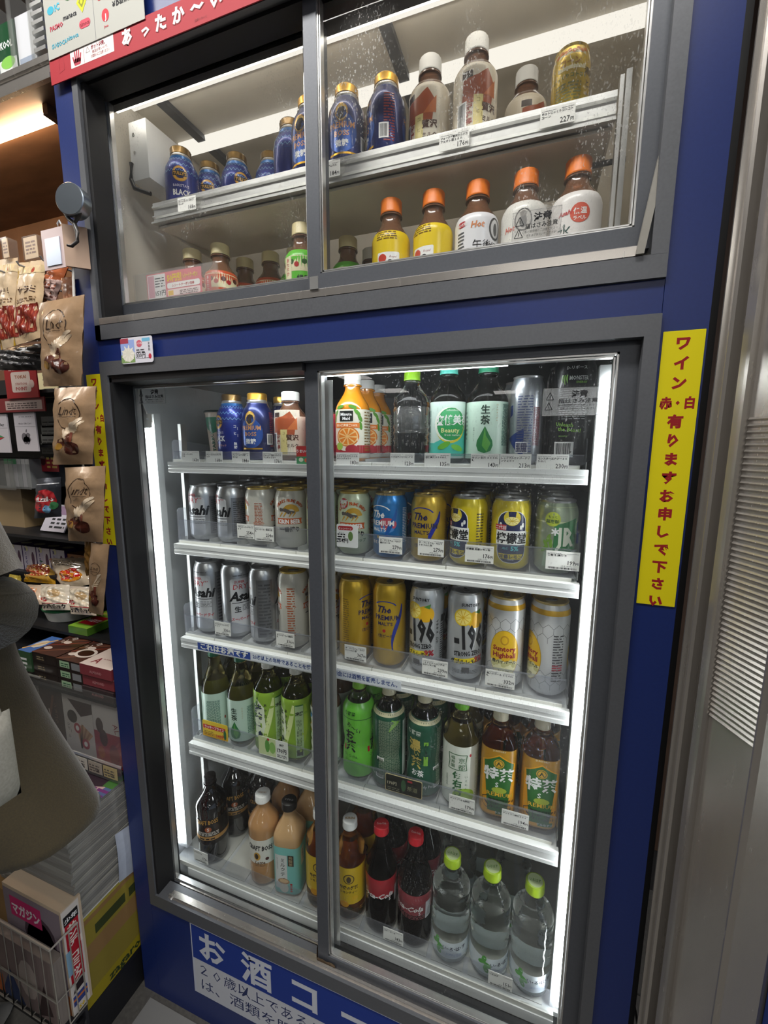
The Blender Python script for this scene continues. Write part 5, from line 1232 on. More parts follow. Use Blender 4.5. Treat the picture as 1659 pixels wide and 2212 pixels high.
def card(name, x0, z1, w_, h_, y, col, art, label, cat='sign', th=.0008, r=.003, mat=None, rot=0.0, cl=None):
    a = Art(); a.rrect(0, -h_, w_, 0, r, col, 0)
    m = MB(); b = Art().rrect(0, -h_, w_, 0, r, col, 0).p[0][0]
    m.exty(b, 0, th, col); m.art(a, FRONT(0, 0, 0)); m.art(art, FRONT(0, 0, 0))
    o = m.build(name, mat or P_GLOSS, None, None, (x0, y, z1)); tag(o, label, cat)
    if rot: o.rotation_euler = (0, rot, 0)
    return o
A = Art().rrect(.003, -.011, .034, -.003, .004, RED, 2).text('キャンペーン', .018, -.0095, .0045, WHITE, .02, 3).text('254円', .012, -.035, .010, INK, .02, 2).block(.002, -.030, .018, -.016, 3, INK, 2).ell(.029, -.022, .005, .009, c('6a8a4a'), 2).text('キリン', .010, -.018, .004, INK, 0, 2)
card('promotion_card', .449, zz(-.303), .044, .044, .0982, WHITE, A, 'white promotion card with red oval reading 254円 right of the centre stile, second shelf', 'price tag')
A = Art().rect(0, -.0405, .071, -.030, c('d8a21c'), 1).rect(.002, -.020, .066, -.010, c('c8282c'), 2).text('ラッキープライス', .034, -.0185, .0085, WHITE, .03, 3, fit=.055).text('149円', .052, -.037, .011, c('c8282c'), .03, 2).ell(.064, -.026, .004, .012, c('2c6a3c'), 3).block(.004, -.036, .03, -.024, 3, c('8a6a1c'), 2)
card('promotion_card', .092, zz(-.795), .072, .0405, .0982, c('f0cc3a'), A, 'yellow promotion card with red banner at the left of the fourth shelf', 'price tag')
A = Art().rect(.0, -.043, .045, 0, c('c9d6a0'), 1).ell(.023, -.02, .006, .016, c('5a9a3c'), 2).ell(.036, -.022, .008, .014, c('8ab85c'), 2).text('170円', .060, -.028, .0125, INK, .03, 2, fit=.024).text('綾鷹', .060, -.012, .006, INK, .02, 2).block(.048, -.040, .072, -.032, 2, c('6a6a6a'), 2).ell(.026, -.004, .003, .003, RED, 3)
card('promotion_card', .2485, zz(-.797), .076, .045, .0982, c('e6e8e0'), A, 'pale green card reading 170円 with a bottle picture under the leafy green tea bottles', 'price tag')
A = Art().rrect(.001, -.0365, .075, -.001, .003, c('23241f'), 1).text('170円', .014, -.022, .0085, c('b9b49a'), .02, 2).text('茶道', .056, -.026, .011, c('8a8a6a'), .0, 2).ell(.038, -.018, .005, .013, c('3a5a3c'), 2).block(.004, -.034, .03, -.026, 2, c('6a6a5a'), 2).rect(.046, -.008, .056, -.004, c('a8323a'), 2)
card('promotion_card', .550, zz(-.803), .076, .0375, .0982, c('c9b98a'), A, 'black and gold promotion card under the dark green tea bottles', 'price tag')
A = Art().ell(.016, -.010, .0135, .009, c('c8282c'), 2).text('うまいもん', .017, -.0125, .0068, WHITE, .03, 3).rect(0, -.034, .036, -.020, c('3f8a5a'), 1).ell(.01, -.026, .005, .004, c('d8e0c8'), 2).ell(.022, -.027, .005, .004, c('c85a3a'), 2)
card('promotion_card', .366, zz(-.157), .040, .034, .0982, c('c23a34'), A, 'red and green promotion card left of the centre stile on the top cooler shelf', 'price tag')
# lettered strip on the third shelf rail
A = Art(); wS = .480
A.rect(0, -.0175, .142, -.0012, c('2c4a9c'), 1); A.text('これはお酒です', .072, -.0145, .0155, WHITE, .045, 3, fit=.128)
A.text('20才以上の年齢であることを確認できない場合には酒類を販売しません。', .148, -.0128, .0115, c('2f4a8c'), .02, 2, 'l', fit=.325)
m = MB(); m.box(0, 0, -.0185, wS, .0005, 0, c('dfe3ea')); m.art(A, FRONT(0, 0, 0)); o = m.build('notice_strip', P_PAPER, None, None, (.104, .0874, zz(-.5935))); tag(o, 'blue and white age notice strip in Japanese along the third shelf rail', 'sign')
# coupon holder in the heated cabinet
t = thing('coupon_holder', 'milky plastic holder with a pink 50円 coupon card low in the heated cabinet', 'sign holder', (-.002, .089, zz(.133)))
m = MB(); m.grid(lambda u, v: (u * .212, .0 if 0 else .001 * math.sin(u * 9), v * .056), 8, 2); m.grid(lambda u, v: (u * .212, .004, v * .056), 2, 2); m.build('clear_sleeve', seethrough('milky_clear_plastic', (.95, .95, .95), .15, .2, (.85, .85, .84, 1)), t)
A = Art().rrect(.002, -.048, .049, -.002, .002, c('e8e6e6'), 1).text('50円引', .072, -.018, .015, c('e8c83a'), .05, 3, fit=.036).text('レシートクーポン!', .112, -.016, .010, c('e8d060'), .04, 3, fit=.036).rrect(.053, -.032, .135, -.0215, .004, WHITE, 2).text('レシートクーポン発券', .094, -.0295, .006, c('b83a44'), .03, 3, fit=.055).rrect(.053, -.046, .135, -.034, .002, c('f0dede'), 2).rect(.055, -.045, .068, -.036, c('e8c060'), 3).block(.084, -.045, .130, -.036, 3, c('6a5a5a'), 3)
A.rect(.004, -.045, .020, -.004, c('d8a8b4'), 2).text('153円', .035, -.042, .012, INK, .01, 3, fit=.026).block(.022, -.026, .046, -.006, 4, c('4a4a4e'), 3, .4)
m = MB(); m.box(0, 0, -.05, .139, .0005, 0, c('e0848c')); m.art(A, FRONT(0, 0, 0)); m.build('coupon_card', P_PAPER, t, None, (.034, .002, .052))
# warning stickers on the door glass
def warn(x, z, w_, h_, y, label, k=1.0, ink=INK):
    m = MB(); m.box(0, 0, -h_, w_, .0002, 0, c('c8c8c6')); t = thing('warning_sticker', label, 'sticker', (x, y, z)); m.build('clear_film', seethrough('sticker_film', (.92, .92, .92), .1, .12, (.8, .8, .8, 1)) if 'sticker_film' not in bpy.data.materials else bpy.data.materials['sticker_film'], t)
    a = Art()
    for q in ((.004, -.016 * k), (.003, -.030 * k)): a.line([(q[0], q[1] * 1), (q[0] + .005 * k, q[1] + .010 * k), (q[0] + .010 * k, q[1]), (q[0], q[1])], .0009, ink, 1); a.rect(q[0] + .0047 * k, q[1] + .002, q[0] + .0055 * k, q[1] + .006 * k, ink, 1)
    a.text('注意', w_ * .62, -.0125 * k, .0105 * k, ink, .03, 1); a.text('指はさみ注意', w_ * .60, -.0205 * k, .0068 * k, ink, .02, 1, fit=w_ * .66); a.text('扉の開閉時にご注意ください', w_ * .60, -.0255 * k, .0034 * k, ink, .0, 1, fit=w_ * .68); a.text('手をはさまないでください', w_ * .6, -.030 * k, .0034 * k, ink, 0, 1, fit=w_ * .6)
    for x0, y0, x1, y1 in ((0, -h_, w_, -h_ + .0005), (0, -.0005, w_, 0), (0, -h_, .0005, 0), (w_ - .0005, -h_, w_, 0)): a.rect(x0, y0, x1, y1, c('8a8a88'), 1)
    m = MB(); m.art(a, FRONT(0, -.0002, 0)); m.build('lettering', P_PAPER, t)
warn(.0285, zz(-.043), .0715, .031, .0518, 'clear warning sticker at the top left of the left cooler door glass', .95)
warn(.803, zz(-.079), .073, .0365, .0187, 'faint dark warning sticker at the top right of the right cooler door glass', .95, c('2c2e30'))
o = warn(.752, zz(.1465), .060, .0365, .0167, 'clear warning sticker with two triangles at the lower right of the heated cabinet glass', 1.05)
# 330 yen card hanging over the blue band
A = Art().rect(.0, -.044, .034, -.004, c('9fb4ea'), 1).rect(0, -.044, .034, -.030, c('8aa86a'), 2).ell(.018, -.030, .015, .012, c('ece8d8'), 3)
for i in range(9): A.ell(.018 + .011 * math.cos(i * .7), -.028 + .010 * math.sin(i * .7), .006, .0018, c('f6f2e4'), 4, 8, a=i * .7)
A.rect(0, -.010, .020, -.001, c('b04a5a'), 2).ell(.046, -.012, .007, .006, c('d86a7a'), 2).text('いつも', .046, -.0135, .005, WHITE, .02, 3).text('330円', .048, -.036, .0105, INK, .02, 2, fit=.022).block(.038, -.028, .058, -.020, 2, c('4a4a4e'), 2).rect(.036, -.038, .070, -.0375, INK, 2).ell(.070, -.035, .0035, .0045, c('c83a4a'), 2).rrect(.053, -.009, .072, -.003, .001, c('7ac0e0'), 2).vtext('芳香剤', .069, -.011, .005, INK, 0, 2)
card('price_card', .0625, zz(.0375), .077, .0455, -.0062, c('e4e2ea'), A, 'white rounded price card reading 330円 with daisies stuck across the blue band', 'price tag', r=.004)
# brown tape at the foot of the centre stile
m = MB(); rnd = random.Random(5)
m.grid(lambda u, v: (.436 + u * .040 + .001 * rnd.uniform(-1, 1), .0105 - .0015 * rnd.random(), zz(-1.185) - v * .026 + rnd.uniform(-.001, .001)), 6, 5, c('6a5844'))
m.grid(lambda u, v: (.4325 + .002 * rnd.random(), .012 + u * .03, zz(-1.165) - v * .042), 3, 4, c('5c4c3c'))
tag(m.build('brown_tape_patch', P_PAPER), 'wrinkled brown tape patch at the foot of the centre door stile', 'tape')

# ---- yellow signs, plinth sign, payment poster, red banner
def yellow(x0, x1, label):
    A = Art(); w_ = x1 - x0; y = -.010; L_ = ['ワ', 'イ', 'ン', '赤・白', '有', 'り', 'ま', 'す', 'お', '申', 'し', 'で', '下', 'さ', 'い']
    for i, ch in enumerate(L_):
        zc = -.010 - i * .0228 - (.006 if i > 2 else 0) * 0
        A.text(ch, w_ * .5, zc - .0105, .0165 if len(ch) == 1 else .0145, c('9c1c22'), .05, 1, fit=None if len(ch) == 1 else w_ * .84)
    o = card('wine_sign', x0, zz(-.021), w_, .3395, -.0012, c('e6d80e'), A, label, 'sign', r=.0006, mat=P_PAPER); return o
yellow(.9335, .9765, 'tall yellow sign with red vertical Japanese lettering on the right blue post')
yellow(-.0415, -.0015, 'tall yellow sign with red lettering partly behind the chocolate bags on the left blue post')
A = Art(); A.rect(.003, -.094, .78, -.003, c('20398a'), 1); A.rect(.0055, -.190, .78, -.095, c('c4c6cc'), 1)
for i, ch in enumerate('お酒コーナー'): A.text(ch, .060 + i * .118, -.078, .080, c('c9ccd4'), .030, 3, rot=0 if ch != 'ー' else 0)
A.text('２０歳以上であることが確認できない場合に', .022, -.131, .034, c('2a3560'), .0, 3, 'l', fit=.72); A.text('は、酒類を販売いたしません。', .022, -.172, .034, c('2a3560'), .0, 3, 'l', fit=.55)
m = MB(); m.box(0, 0, -.192, .79, .001, 0, c('c4c8d4')); m.art(A, FRONT(0, 0, 0)); o = m.build('alcohol_corner_sign', P_PAPER, None, None, (.114, -.0012, zz(-1.2305))); tag(o, 'blue and white sign with large Japanese lettering on the blue plinth below the cooler', 'sign')

A = Art(); P = A
A.line([(.115, 0), (.115, .16)], .0006, c('8a8a90'), 2)
A.rect(0, 0, 0, 0, WHITE, 1)
A.rrect(.012, .090, .048, .112, .006, c('2a2f78'), 2); A.ell(.061, .082, .011, .010, c('3a7a3a'), 2); A.text('ic', .061, .078, .010, WHITE, .03, 3); A.rrect(.083, .083, .103, .102, .002, c('3a9ad0'), 2); A.ell(.016, .070, .008, .006, c('3aa8c0'), 2); A.text('iC', .032, .066, .014, c('4ab0c8'), .04, 3)
A.poly([(.078, .062), (.090, .078), (.102, .062), (.090, .046)], c('c8cc1c'), 2); A.poly([(.083, .062), (.090, .071), (.097, .062), (.090, .053)], c('8a8c1c'), 3); A.ell(.090, .062, .003, .004, c('c8cc1c'), 4)
A.text('PASMO', .027, .040, .010, c('b8324a'), .03, 3); A.text('manaca', .060, .047, .011, c('26262a'), .02, 3, shear=.2); A.rrect(.080, .024, .106, .036, .006, c('c84a5c'), 2); A.text('nimoca', .093, .027, .0085, c('8a1c2c'), .03, 3, fit=.022)
A.text('SUGOCA', .030, .014, .009, c('3aa0b8'), .03, 3); A.text('nimoca', .063, .016, .0095, c('3aa0b8'), .02, 3)
A.rrect(.129, .082, .146, .102, .003, c('c8303c'), 2); A.text('d', .137, .088, .012, WHITE, .03, 3); A.rrect(.183, .076, .196, .098, .003, c('2c8a3c'), 2); A.text('p', .1895, .083, .012, WHITE, .03, 3); A.ell(.130, .058, .0055, .007, c('c8303c'), 2); A.ell(.134, .061, .004, .005, c('5a8ac8'), 3); A.text('Pay', .151, .054, .015, INK, .02, 3)
A.text('Bank Pay', .190, .034, .015, INK, .02, 3, fit=.05); A.text('¥', .160, .034, .010, INK, .03, 3); A.ell(.140, .028, .008, .009, c('c8303c'), 2); A.text('J', .140, .022, .011, WHITE, .04, 3); A.text('Jcoin', .140, .011, .005, c('c8303c'), .02, 3)
m = MB(); m.box(0, 0, 0, .222, .0008, .17, c('b2b2aa')); m.art(A, FRONT(0, 0, 0)); o = m.build('payment_poster', P_PAPER, None, None, (-.041, -.0115, zz(.506))); tag(o, 'pale payment marks poster above the left end of the red banner', 'poster')
A = Art(); A.rrect(.052, .012, .153, .0385, .001, c('e6dcd8'), 1); A.line([(.0845, .013), (.0845, .038)], .0005, c('9a3a44'), 2)
for i, (dx, hh) in enumerate(((-.010, .010), (-.005, .017), (.0, .019), (.005, .017), (.0095, .012))): A.line([(.068 + dx * .7, .018), (.068 + dx, .018 + hh)], .0028, c('b03a4a'), 2)
A.rrect(.060, .014, .076, .024, .003, c('b03a4a'), 2); A.line([(.0895, .026), (.094, .034), (.0985, .026), (.0895, .026)], .0006, c('6a5a5a'), 2)
A.text('ホット注意。', .118, .028, .0075, c('8a2c3c'), .03, 3, fit=.032); A.text('商品が熱いので、', .122, .022, .005, c('8a2c3c'), .0, 3, 'c', fit=.036); A.text('お取扱いにご注意ください', .122, .016, .005, c('8a2c3c'), .0, 3, fit=.042)
for i, ch in enumerate('あったか〜い'): 
    s = .024 if ch not in 'っ' else .020
    A.text(ch, .182 + i * .0355 + (.004 if ch == 'っ' else 0) + .001, .0155 - .001, s, c('7a1018'), .06, 2); A.text(ch, .182 + i * .0355 + (.004 if ch == 'っ' else 0), .0155, s, WHITE, .045, 3)
A.text('注意しないと', .33, .006, .004, c('7a2a30'), 0, 3); A.line([(.023, .013), (.024, .034), (.034, .036), (.036, .016), (.023, .013)], .0005, c('a83a44'), 2)
BAN = MB(); BAN.box(0, 0, 0, .973, .0015, .0415, c('a82a34')); BAN.art(A, FRONT(0, 0, 0)); o = BAN.build('red_warm_drinks_banner', P_PAPER, None, None, (-.0425, -.010, zz(.4695))); tag(o, 'long red banner with white rounded Japanese lettering along the top of the heated cabinet', 'banner')

# ================================================================== KIOSK COUNTER ON THE LEFT
M_BROWN = noisy(principled('stained_brown_board', c('6b4c36'), 0.6), 9, 0.25, stretch=(1, 3, 1))
M_RACK = noisy(principled('black_wire_rack', c('17171a'), 0.5), 60, 0.1)
M_CLEAR = seethrough('clear_display_plastic', (.92, .92, .91), .05, .08, (.8, .8, .78, 1))
M_PACKF = printed('clear_food_wrap_print', 0.18, 0.6, 0.6)
sf = thing('tobacco_shelf', 'brown stained overhead shelf board with bright trim above the kiosk counter', 'shelf', (0, 0, 0))
m = MB(); m.box(-1.1, 0.004, zz(.492), -.053, .335, zz(.512)); m.build('board', M_BROWN, sf)
m = MB(); m.box(-1.1, .32, zz(.02), -.053, .335, zz(.492)); m.build('back_board', M_BROWN, sf)
m = MB(); m.extx([(.004, zz(.490)), (-.004, zz(.490)), (-.004, zz(.498)), (0, zz(.5)), (0, zz(.515)), (-.004, zz(.517)), (-.004, zz(.527)), (.004, zz(.527))], -1.1, -.053); m.build('front_trim', M_STEEL, sf)
m = MB()
for i in range(7): m.box(-.098 + .0, .03 + i * .022, zz(.53) + i * 0, -.062, .034 + i * .022, zz(.64)); 
for i in range(8): m.box(-.092, .0, zz(.54) + i * .014, -.062, .012, zz(.546) + i * .014)
m.build('pusher_rack', M_ALU, sf)
m = MB()
for x in (-.208, -.152, -.098, -.26, -.32): m.box(x, .0, zz(.527), x + .0025, .14, zz(.66)); m.box(x - .001, -.001, zz(.527), x + .009, .001, zz(.66))
m.build('clear_divider', M_CLEAR, sf)
m = MB(); m.box(-1.1, .0, zz(.527), -.062, .2, zz(.530)); m.build('tray', M_CLEAR, sf)
lp = thing('shelf_lamp', 'warm glowing tube lamp under the brown overhead shelf', 'lamp', (0, 0, 0))
m = MB(); m.box(-1.1, .044, zz(.477), -.135, .060, zz(.487)); m.build('diffuser', emit('warm_orange_white_lamp', (1.0, .70, .42), 24.0), lp)
m = MB(); m.box(-.135, .034, zz(.473), -.122, .068, zz(.492)); m.tube([(-.122, .05, zz(.482)), (-.10, .05, zz(.486)), (-.075, .052, zz(.49))], .003, 6); m.build('end_cap', M_BROWN, lp)
def packbox(name, x0, x1, y0, y1, z0, z1, col, label, cat, front=None, top=None, mat=None, group=None, rz=0, side=None):
    cx, cy = (x0 + x1) / 2, (y0 + y1) / 2; w_, d_, h_ = x1 - x0, y1 - y0, z1 - z0
    m = MB(); m.box(-w_ / 2, -d_ / 2, 0, w_ / 2, d_ / 2, h_, col)
    if front: m.art(front, FRONT(-w_ / 2, -d_ / 2, 0))
    if top: m.art(top, flatfn((-w_ / 2, -d_ / 2, h_), (1, 0, 0), (0, 1, 0), (0, 0, 1)))
    if side: m.art(side, flatfn((w_ / 2, -d_ / 2, 0), (0, 1, 0), (0, 0, 1), (1, 0, 0)))
    o = m.build(name, mat or P_GLOSS, None, None, (cx, cy, z0), rz); tag(o, label, cat, group); return o
def pk(col1, word): return Art().rect(0, 0, .05, .088, c('dfe3e0'), 0).rect(0, .030, .05, .088, col1, 1).text(word, .025, .048, .016, WHITE, .03, 3, fit=.034).ell(.025, .024, .02, .010, c('8ac85a'), 2)
packbox('cigarette_pack', -.204, -.154, .01, .032, zz(.531), zz(.619), c('1c4a2c'), 'dark green pack lettered KOOL behind clear plastic on the overhead shelf', 'pack', pk(c('1c4a2c'), 'KOOL'))
packbox('cigarette_pack', -.258, -.21, .01, .032, zz(.531), zz(.619), c('cfd4da'), 'pale pack left of the dark green pack on the overhead shelf', 'pack', Art().rect(.005, .04, .04, .07, c('8a94b0'), 1))
packbox('cigarette_pack', -.149, -.10, .01, .032, zz(.531), zz(.619), c('d6d8dc'), 'white pack right of the dark green pack on the overhead shelf', 'pack', Art().rect(.003, .0, .044, .02, c('9aa4b4'), 1))

# magnetic hook with disc, holding the bag strip
t = thing('magnet_hook', 'round chrome magnet with curved dark hook on the left blue post', 'hook', (.012, -.022, zz(.262)))
m = MB(); m.lathe([(0, .0235), (.001, .0255), (.003, .0262), (.0205, .0262), (.0218, .025), (.022, 0)], 32, caps=False, col=c('9aa4ae', .9))
m.xf(Matrix.Rotation(PI / 2, 4, 'X')); m.xf(Matrix.Rotation(0.25, 4, 'Z')); m.build('magnet_disc', P_CAN, t, 40)
m = MB(); m.tube([(-.022, -.012, -.012), (-.012, -.012, -.026), (.0, -.012, -.034), (.006, -.013, -.05), (.009, -.016, -.066), (.002, -.022, -.076), (-.006, -.024, -.074)], [.003, .0035, .004, .0035, .003, .0028, .002], 8, c('2a2624')); m.tube([(.022, -.012, -.012), (.014, -.012, -.024), (.0, -.012, -.034)], .003, 8, c('2a2624')); m.build('hook_arm', P_PLASTIC, t, 60)

def pouch(name, cs, Y, th, col, label, art=None, cat='bag', nu=10, nv=14, seed=1, mat=None, crease=.002, y2=None, group=None, colfn=None):
    """bag whose flat outline passes through four photographed corners tl, tr, br, bl on the plane Y (y2 = plane of the lower corners)"""
    P4 = [at(cs[0][0], cs[0][1], Y), at(cs[1][0], cs[1][1], Y), at(cs[2][0], cs[2][1], y2 or Y), at(cs[3][0], cs[3][1], y2 or Y)]
    ctr = (P4[0] + P4[1] + P4[2] + P4[3]) / 4; P4 = [p - ctr for p in P4]
    W_ = (P4[1] - P4[0]).length; H_ = (P4[0] - P4[3]).length; rn = random.Random(seed); ph = [rn.uniform(0, 6.28) for _ in range(8)]
    def base(u, v):
        a = P4[3].lerp(P4[2], u); b = P4[0].lerp(P4[1], u); return a.lerp(b, v)
    ex = (P4[1] - P4[0] + P4[2] - P4[3]).normalized(); ez = (P4[0] - P4[3]).normalized(); nn = ex.cross(ez).normalized()
    if nn.y > 0: nn = -nn
    def off(u, v):
        uu = min(max(u, 0), 1); vv = min(max(v, 0), 1)
        e = (4 * uu * (1 - uu)) ** .55 * min(1, vv * 5, (1 - vv) * 5)
        cr = crease * (math.sin(uu * 17 + vv * 9 + ph[0]) * math.sin(vv * 13 - uu * 6 + ph[1]) + .7 * math.sin(uu * 31 - vv * 14 + ph[2]) + .6 * math.sin(uu * 8 + vv * 27 + ph[3]))
        return th / 2 * e + cr * (.3 + .7 * e)
    def S(u, v): return base(u, v) + nn * off(u, v)
    m = MB(); m.grid(lambda u, v: S(u, v), nu, nv, col, colfn); m.grid(lambda u, v: base(1 - u, v) - nn * (off(1 - u, v) * .6 + .0008), nu, nv, col)
    if art:
        def fn(u, v, o_):
            uu, vv = u / W_ + .5, v / H_; e = .01
            d1 = S(uu + e, vv) - S(uu - e, vv); d2 = S(uu, vv + e) - S(uu, vv - e); n_ = d1.cross(d2).normalized()
            if n_.dot(nn) < 0: n_ = -n_
            fu, fv = uu * nu, vv * nv; i, j = min(max(int(fu), 0), nu - 1), min(max(int(fv), 0), nv - 1); fu -= i; fv -= j
            q = S(i / nu, j / nv).lerp(S((i + 1) / nu, j / nv), fu).lerp(S(i / nu, (j + 1) / nv).lerp(S((i + 1) / nu, (j + 1) / nv), fu), fv)
            return q + nn * (o_ + .0004), tuple(n_)
        A = art(W_, H_); m.art(A, fn, W_ / nu, H_ / nv)
    o = m.build(name, mat or P_BAG, None, 70, ctr); tag(o, label, cat, group); return o

# strip of chocolate pouches hanging from the hook
TAN = c('a98a6a', .15)
def chocart(W_, H_):
    a = Art(); ln = c('3a2a20')
    a.arc(0, H_ * .66, W_ * .26, W_ * .275, 0, 360, ln, 1, 26, sy=.95); a.text('Lindt', 0, H_ * .645, W_ * .20, ln, .0, 2, shear=.3); a.line([(-W_ * .2, H_ * .62), (W_ * .2, H_ * .62)], .0008, ln, 2)
    for i in range(9):
        t = i / 8; x = W_ * (-.05 + .32 * t); y = H_ * (.38 + .18 * t); a.ell(x, y + .004, W_ * .09, W_ * .028, c('d9c4a8'), 2, 8, a=1.9 - .2 * i); a.ell(x + .003, y - .003, W_ * .08, W_ * .026, c('cdb799'), 2, 8, a=-.4 + .1 * i)
    a.poly([(-W_ * .30, H_ * .30), (-W_ * .16, H_ * .34), (0, H_ * .36), (W_ * .12, H_ * .42), (W_ * .12, H_ * .30), (0, H_ * .24), (-W_ * .2, H_ * .26), (-W_ * .32, H_ * .22)], c('5c3024', .1), 1)
    a.ell(-W_ * .22, H_ * .24, W_ * .10, H_ * .05, c('b98a3a', .4), 3, 12); a.line([(W_ * .12, H_ * .42), (W_ * .12, H_ * .28)], .005, c('7a4030'), 3)
    a.ell(W_ * .11, H_ * .215, W_ * .19, H_ * .085, c('3e1c16'), 3, 20); a.ell(W_ * .09, H_ * .225, W_ * .14, H_ * .055, c('552a20'), 4, 16); a.arc(W_ * .11, H_ * .27, W_ * .10, W_ * .12, 180, 360, c('6e3a2a'), 5, 10, sy=.4)
    return a
bags = [([(84, 655), (182, 636), (176, 833), (94, 835)], 'topmost of the hanging strip'), ([(118, 838), (208, 834), (200, 1003), (116, 1004)], 'second of the strip, top corner folded out'),
        ([(140, 1010), (228, 1006), (222, 1172), (148, 1168)], 'third of the hanging strip, beside the yellow sign')]
for i, (cs, lb) in enumerate(bags): pouch('chocolate_pouch', cs, -.036, .028, TAN, 'tan chocolate pouch with truffle picture, ' + lb, chocart, 'bag', seed=i + 3, crease=.0026)
pouch('chocolate_pouch', [(196, 1172), (236, 1176), (222, 1330), (192, 1322)], -.034, .016, TAN, 'narrow edge-on tan chocolate pouch, lowest of the hanging strip', chocart, 'bag', seed=9)
pouch('gold_back_pouch', [(182, 1170), (206, 1172), (198, 1242), (186, 1244)], -.026, .008, c('8a6432', .3), 'brown gold back of a pouch showing behind the lowest hanging pouch', None, 'bag', seed=11)
m = MB()
P_ = [at(157, 560, -.02), at(160, 640, -.022), at(163, 840, -.028), at(180, 1010, -.028), at(205, 1175, -.028)]
m.tube(P_, .0022, 6, c('d9d4cc')); tag(m.build('clip_strip', P_PLASTIC), 'thin clear plastic clip strip carrying the chocolate pouches', 'strip')
# acrylic holders
def holder(px0, py0, px1, py1, Y, dp, col, label, inner=None):
    a = at(px0, py0, Y); b = at(px1, py1, Y); x0, x1 = sorted((a.x, b.x)); z0, z1 = sorted((a.z, b.z)); t = thing('card_holder', label, 'sign holder', ((x0 + x1) / 2, Y, z0))
    w_, h_ = (x1 - x0) / 2, z1 - z0; m = MB(); m.box(-w_, 0, 0, w_, dp, h_, col); m.build('shell', M_CLEAR, t)
    m = MB(); m.box(-w_ * .93, dp * .1, h_ * .04, w_ * .93, dp * .16, h_ * .96, col); q = Art().block(-w_ * .7, h_ * .25, w_ * .7, h_ * .85, 4, inner or c('7a4a30'), 1, .5); m.art(q, FRONT(0, dp * .1, 0)); m.build('card', P_GLOSS, t)
    return t
holder(46, 512, 82, 556, .01, .02, c('e6c49a'), 'small square peach price holder above the jerky packs')
holder(0, 514, 18, 556, .01, .02, c('e6c49a'), 'small square peach price holder at the left photo edge')
t = thing('hook_case', 'open clear plastic case with a blue white shine hanging below the chrome magnet', 'sign holder', (0, 0, 0))
a = at(122, 535, -.03); m = MB(); w2_ = .028
m.box(a.x - .034, -.032, a.z - .036, a.x + .022, -.0305, a.z + .032, c('cdb6b4')); m.build('front_plate', P_GLOSS, t)
m = MB(); m.box(a.x - .024, -.0335, a.z - .030, a.x + .014, -.0322, a.z + .016, c('c4cede', .8)); m.build('shiny_window', P_CAN, t)
m = MB(); m.extz([(a.x + .022, -.032), (a.x + .05, -.006), (a.x + .044, -.002), (a.x + .016, -.03)], a.z - .034, a.z + .036, c('b59a86')); m.build('side_plate', P_GLOSS, t)
m = MB(); m.tube([(a.x + .008, -.028, a.z + .03), (a.x + .006, -.028, a.z + .04), (a.x + .010, -.027, a.z + .045), (a.x + .013, -.026, a.z + .038)], .0016, 6, c('cfcfcf')); m.build('wire_hook', P_PLASTIC, t)
# jerky / salami packs on pegs
def jerky(W_, H_):
    a = Art().rect(-W_ * .5, H_ * .84, W_ * .5, H_ * .93, c('e8cfa0'), 1).poly([(-W_ * .42, H_ * .10), (W_ * .42, H_ * .10), (W_ * .42, H_ * .46), (-W_ * .42, H_ * .46)], c('8a2c20'), 1)
    for i in range(10): a.line([(-W_ * .4 + W_ * .085 * i, H_ * .12), (-W_ * .35 + W_ * .08 * i, H_ * .44)], .002, c('b8543c'), 2)
    a.text('サラミ', 0, H_ * .60, W_ * .22, c('4a3020'), .02, 3).ell(W_ * .15, H_ * .88, W_ * .06, W_ * .07, c('b8321c'), 3); a.block(-W_ * .35, H_ * .5, W_ * .35, H_ * .56, 2, c('8a6a4a'), 2); a.rect(-W_ * .5, H_ * .0, -W_ * .40, H_ * .9, c('c8a028'), 2)
    return a
pouch('salami_pack', [(-6, 562), (38, 556), (40, 745), (2, 756)], .02, .016, c('e4c9a4'), 'peach and dark red salami pack, leftmost on the pegs at the photo edge', jerky, 'snack', seed=21, crease=.0028)
pouch('salami_pack', [(40, 568), (100, 560), (86, 730), (30, 748)], .012, .016, c('e0c29a'), 'peach salami pack with glossy wrinkles in the middle of the pegs', jerky, 'snack', seed=22, crease=.003)
pouch('salami_pack', [(96, 575), (150, 570), (120, 650), (74, 640)], .02, .014, c('b8643c'), 'orange brown jerky pack tilted behind the top chocolate pouch', lambda W_, H_: Art().rect(-W_ * .1, 0, W_ * .5, H_ * .55, c('d8b8ae'), 1).block(-W_ * .05, H_ * .05, W_ * .4, H_ * .5, 4, c('6a3a30'), 2), 'snack', seed=23, crease=.003)
pouch('salami_pack', [(60, 640), (100, 642), (96, 735), (44, 740)], .03, .014, c('cfa888'), 'pale peach snack pack hanging just left of the top chocolate pouch', lambda W_, H_: Art().block(-W_ * .4, H_ * .5, W_ * .4, H_ * .9, 5, c('7a4a3a'), 1).rect(-W_ * .35, H_ * .1, W_ * .3, H_ * .25, c('8ab4e0'), 2), 'snack', seed=24)
pouch('salami_pack', [(132, 600), (160, 598), (166, 680), (140, 680)], -.004, .010, c('c98e6a'), 'salmon coloured snack strip between the clear case and the blue post', None, 'snack', seed=25)
pouch('black_snack_pack', [(-4, 752), (88, 742), (92, 800), (-4, 800)], .06, .02, c('17161a'), 'black glossy snack packs bundled under the salami packs', lambda W_, H_: Art().block(-W_ * .4, H_ * .2, W_ * .4, H_ * .8, 3, c('8a8a8e'), 1), 'snack', seed=26, crease=.004)
m = MB(); 
for x in (-.36, -.27, -.2, -.13): m.tube([(x, .315, zz(.2)), (x, .0, zz(.2)), (x, -.004, zz(.206))], .002, 6, c('8a8a8a'))
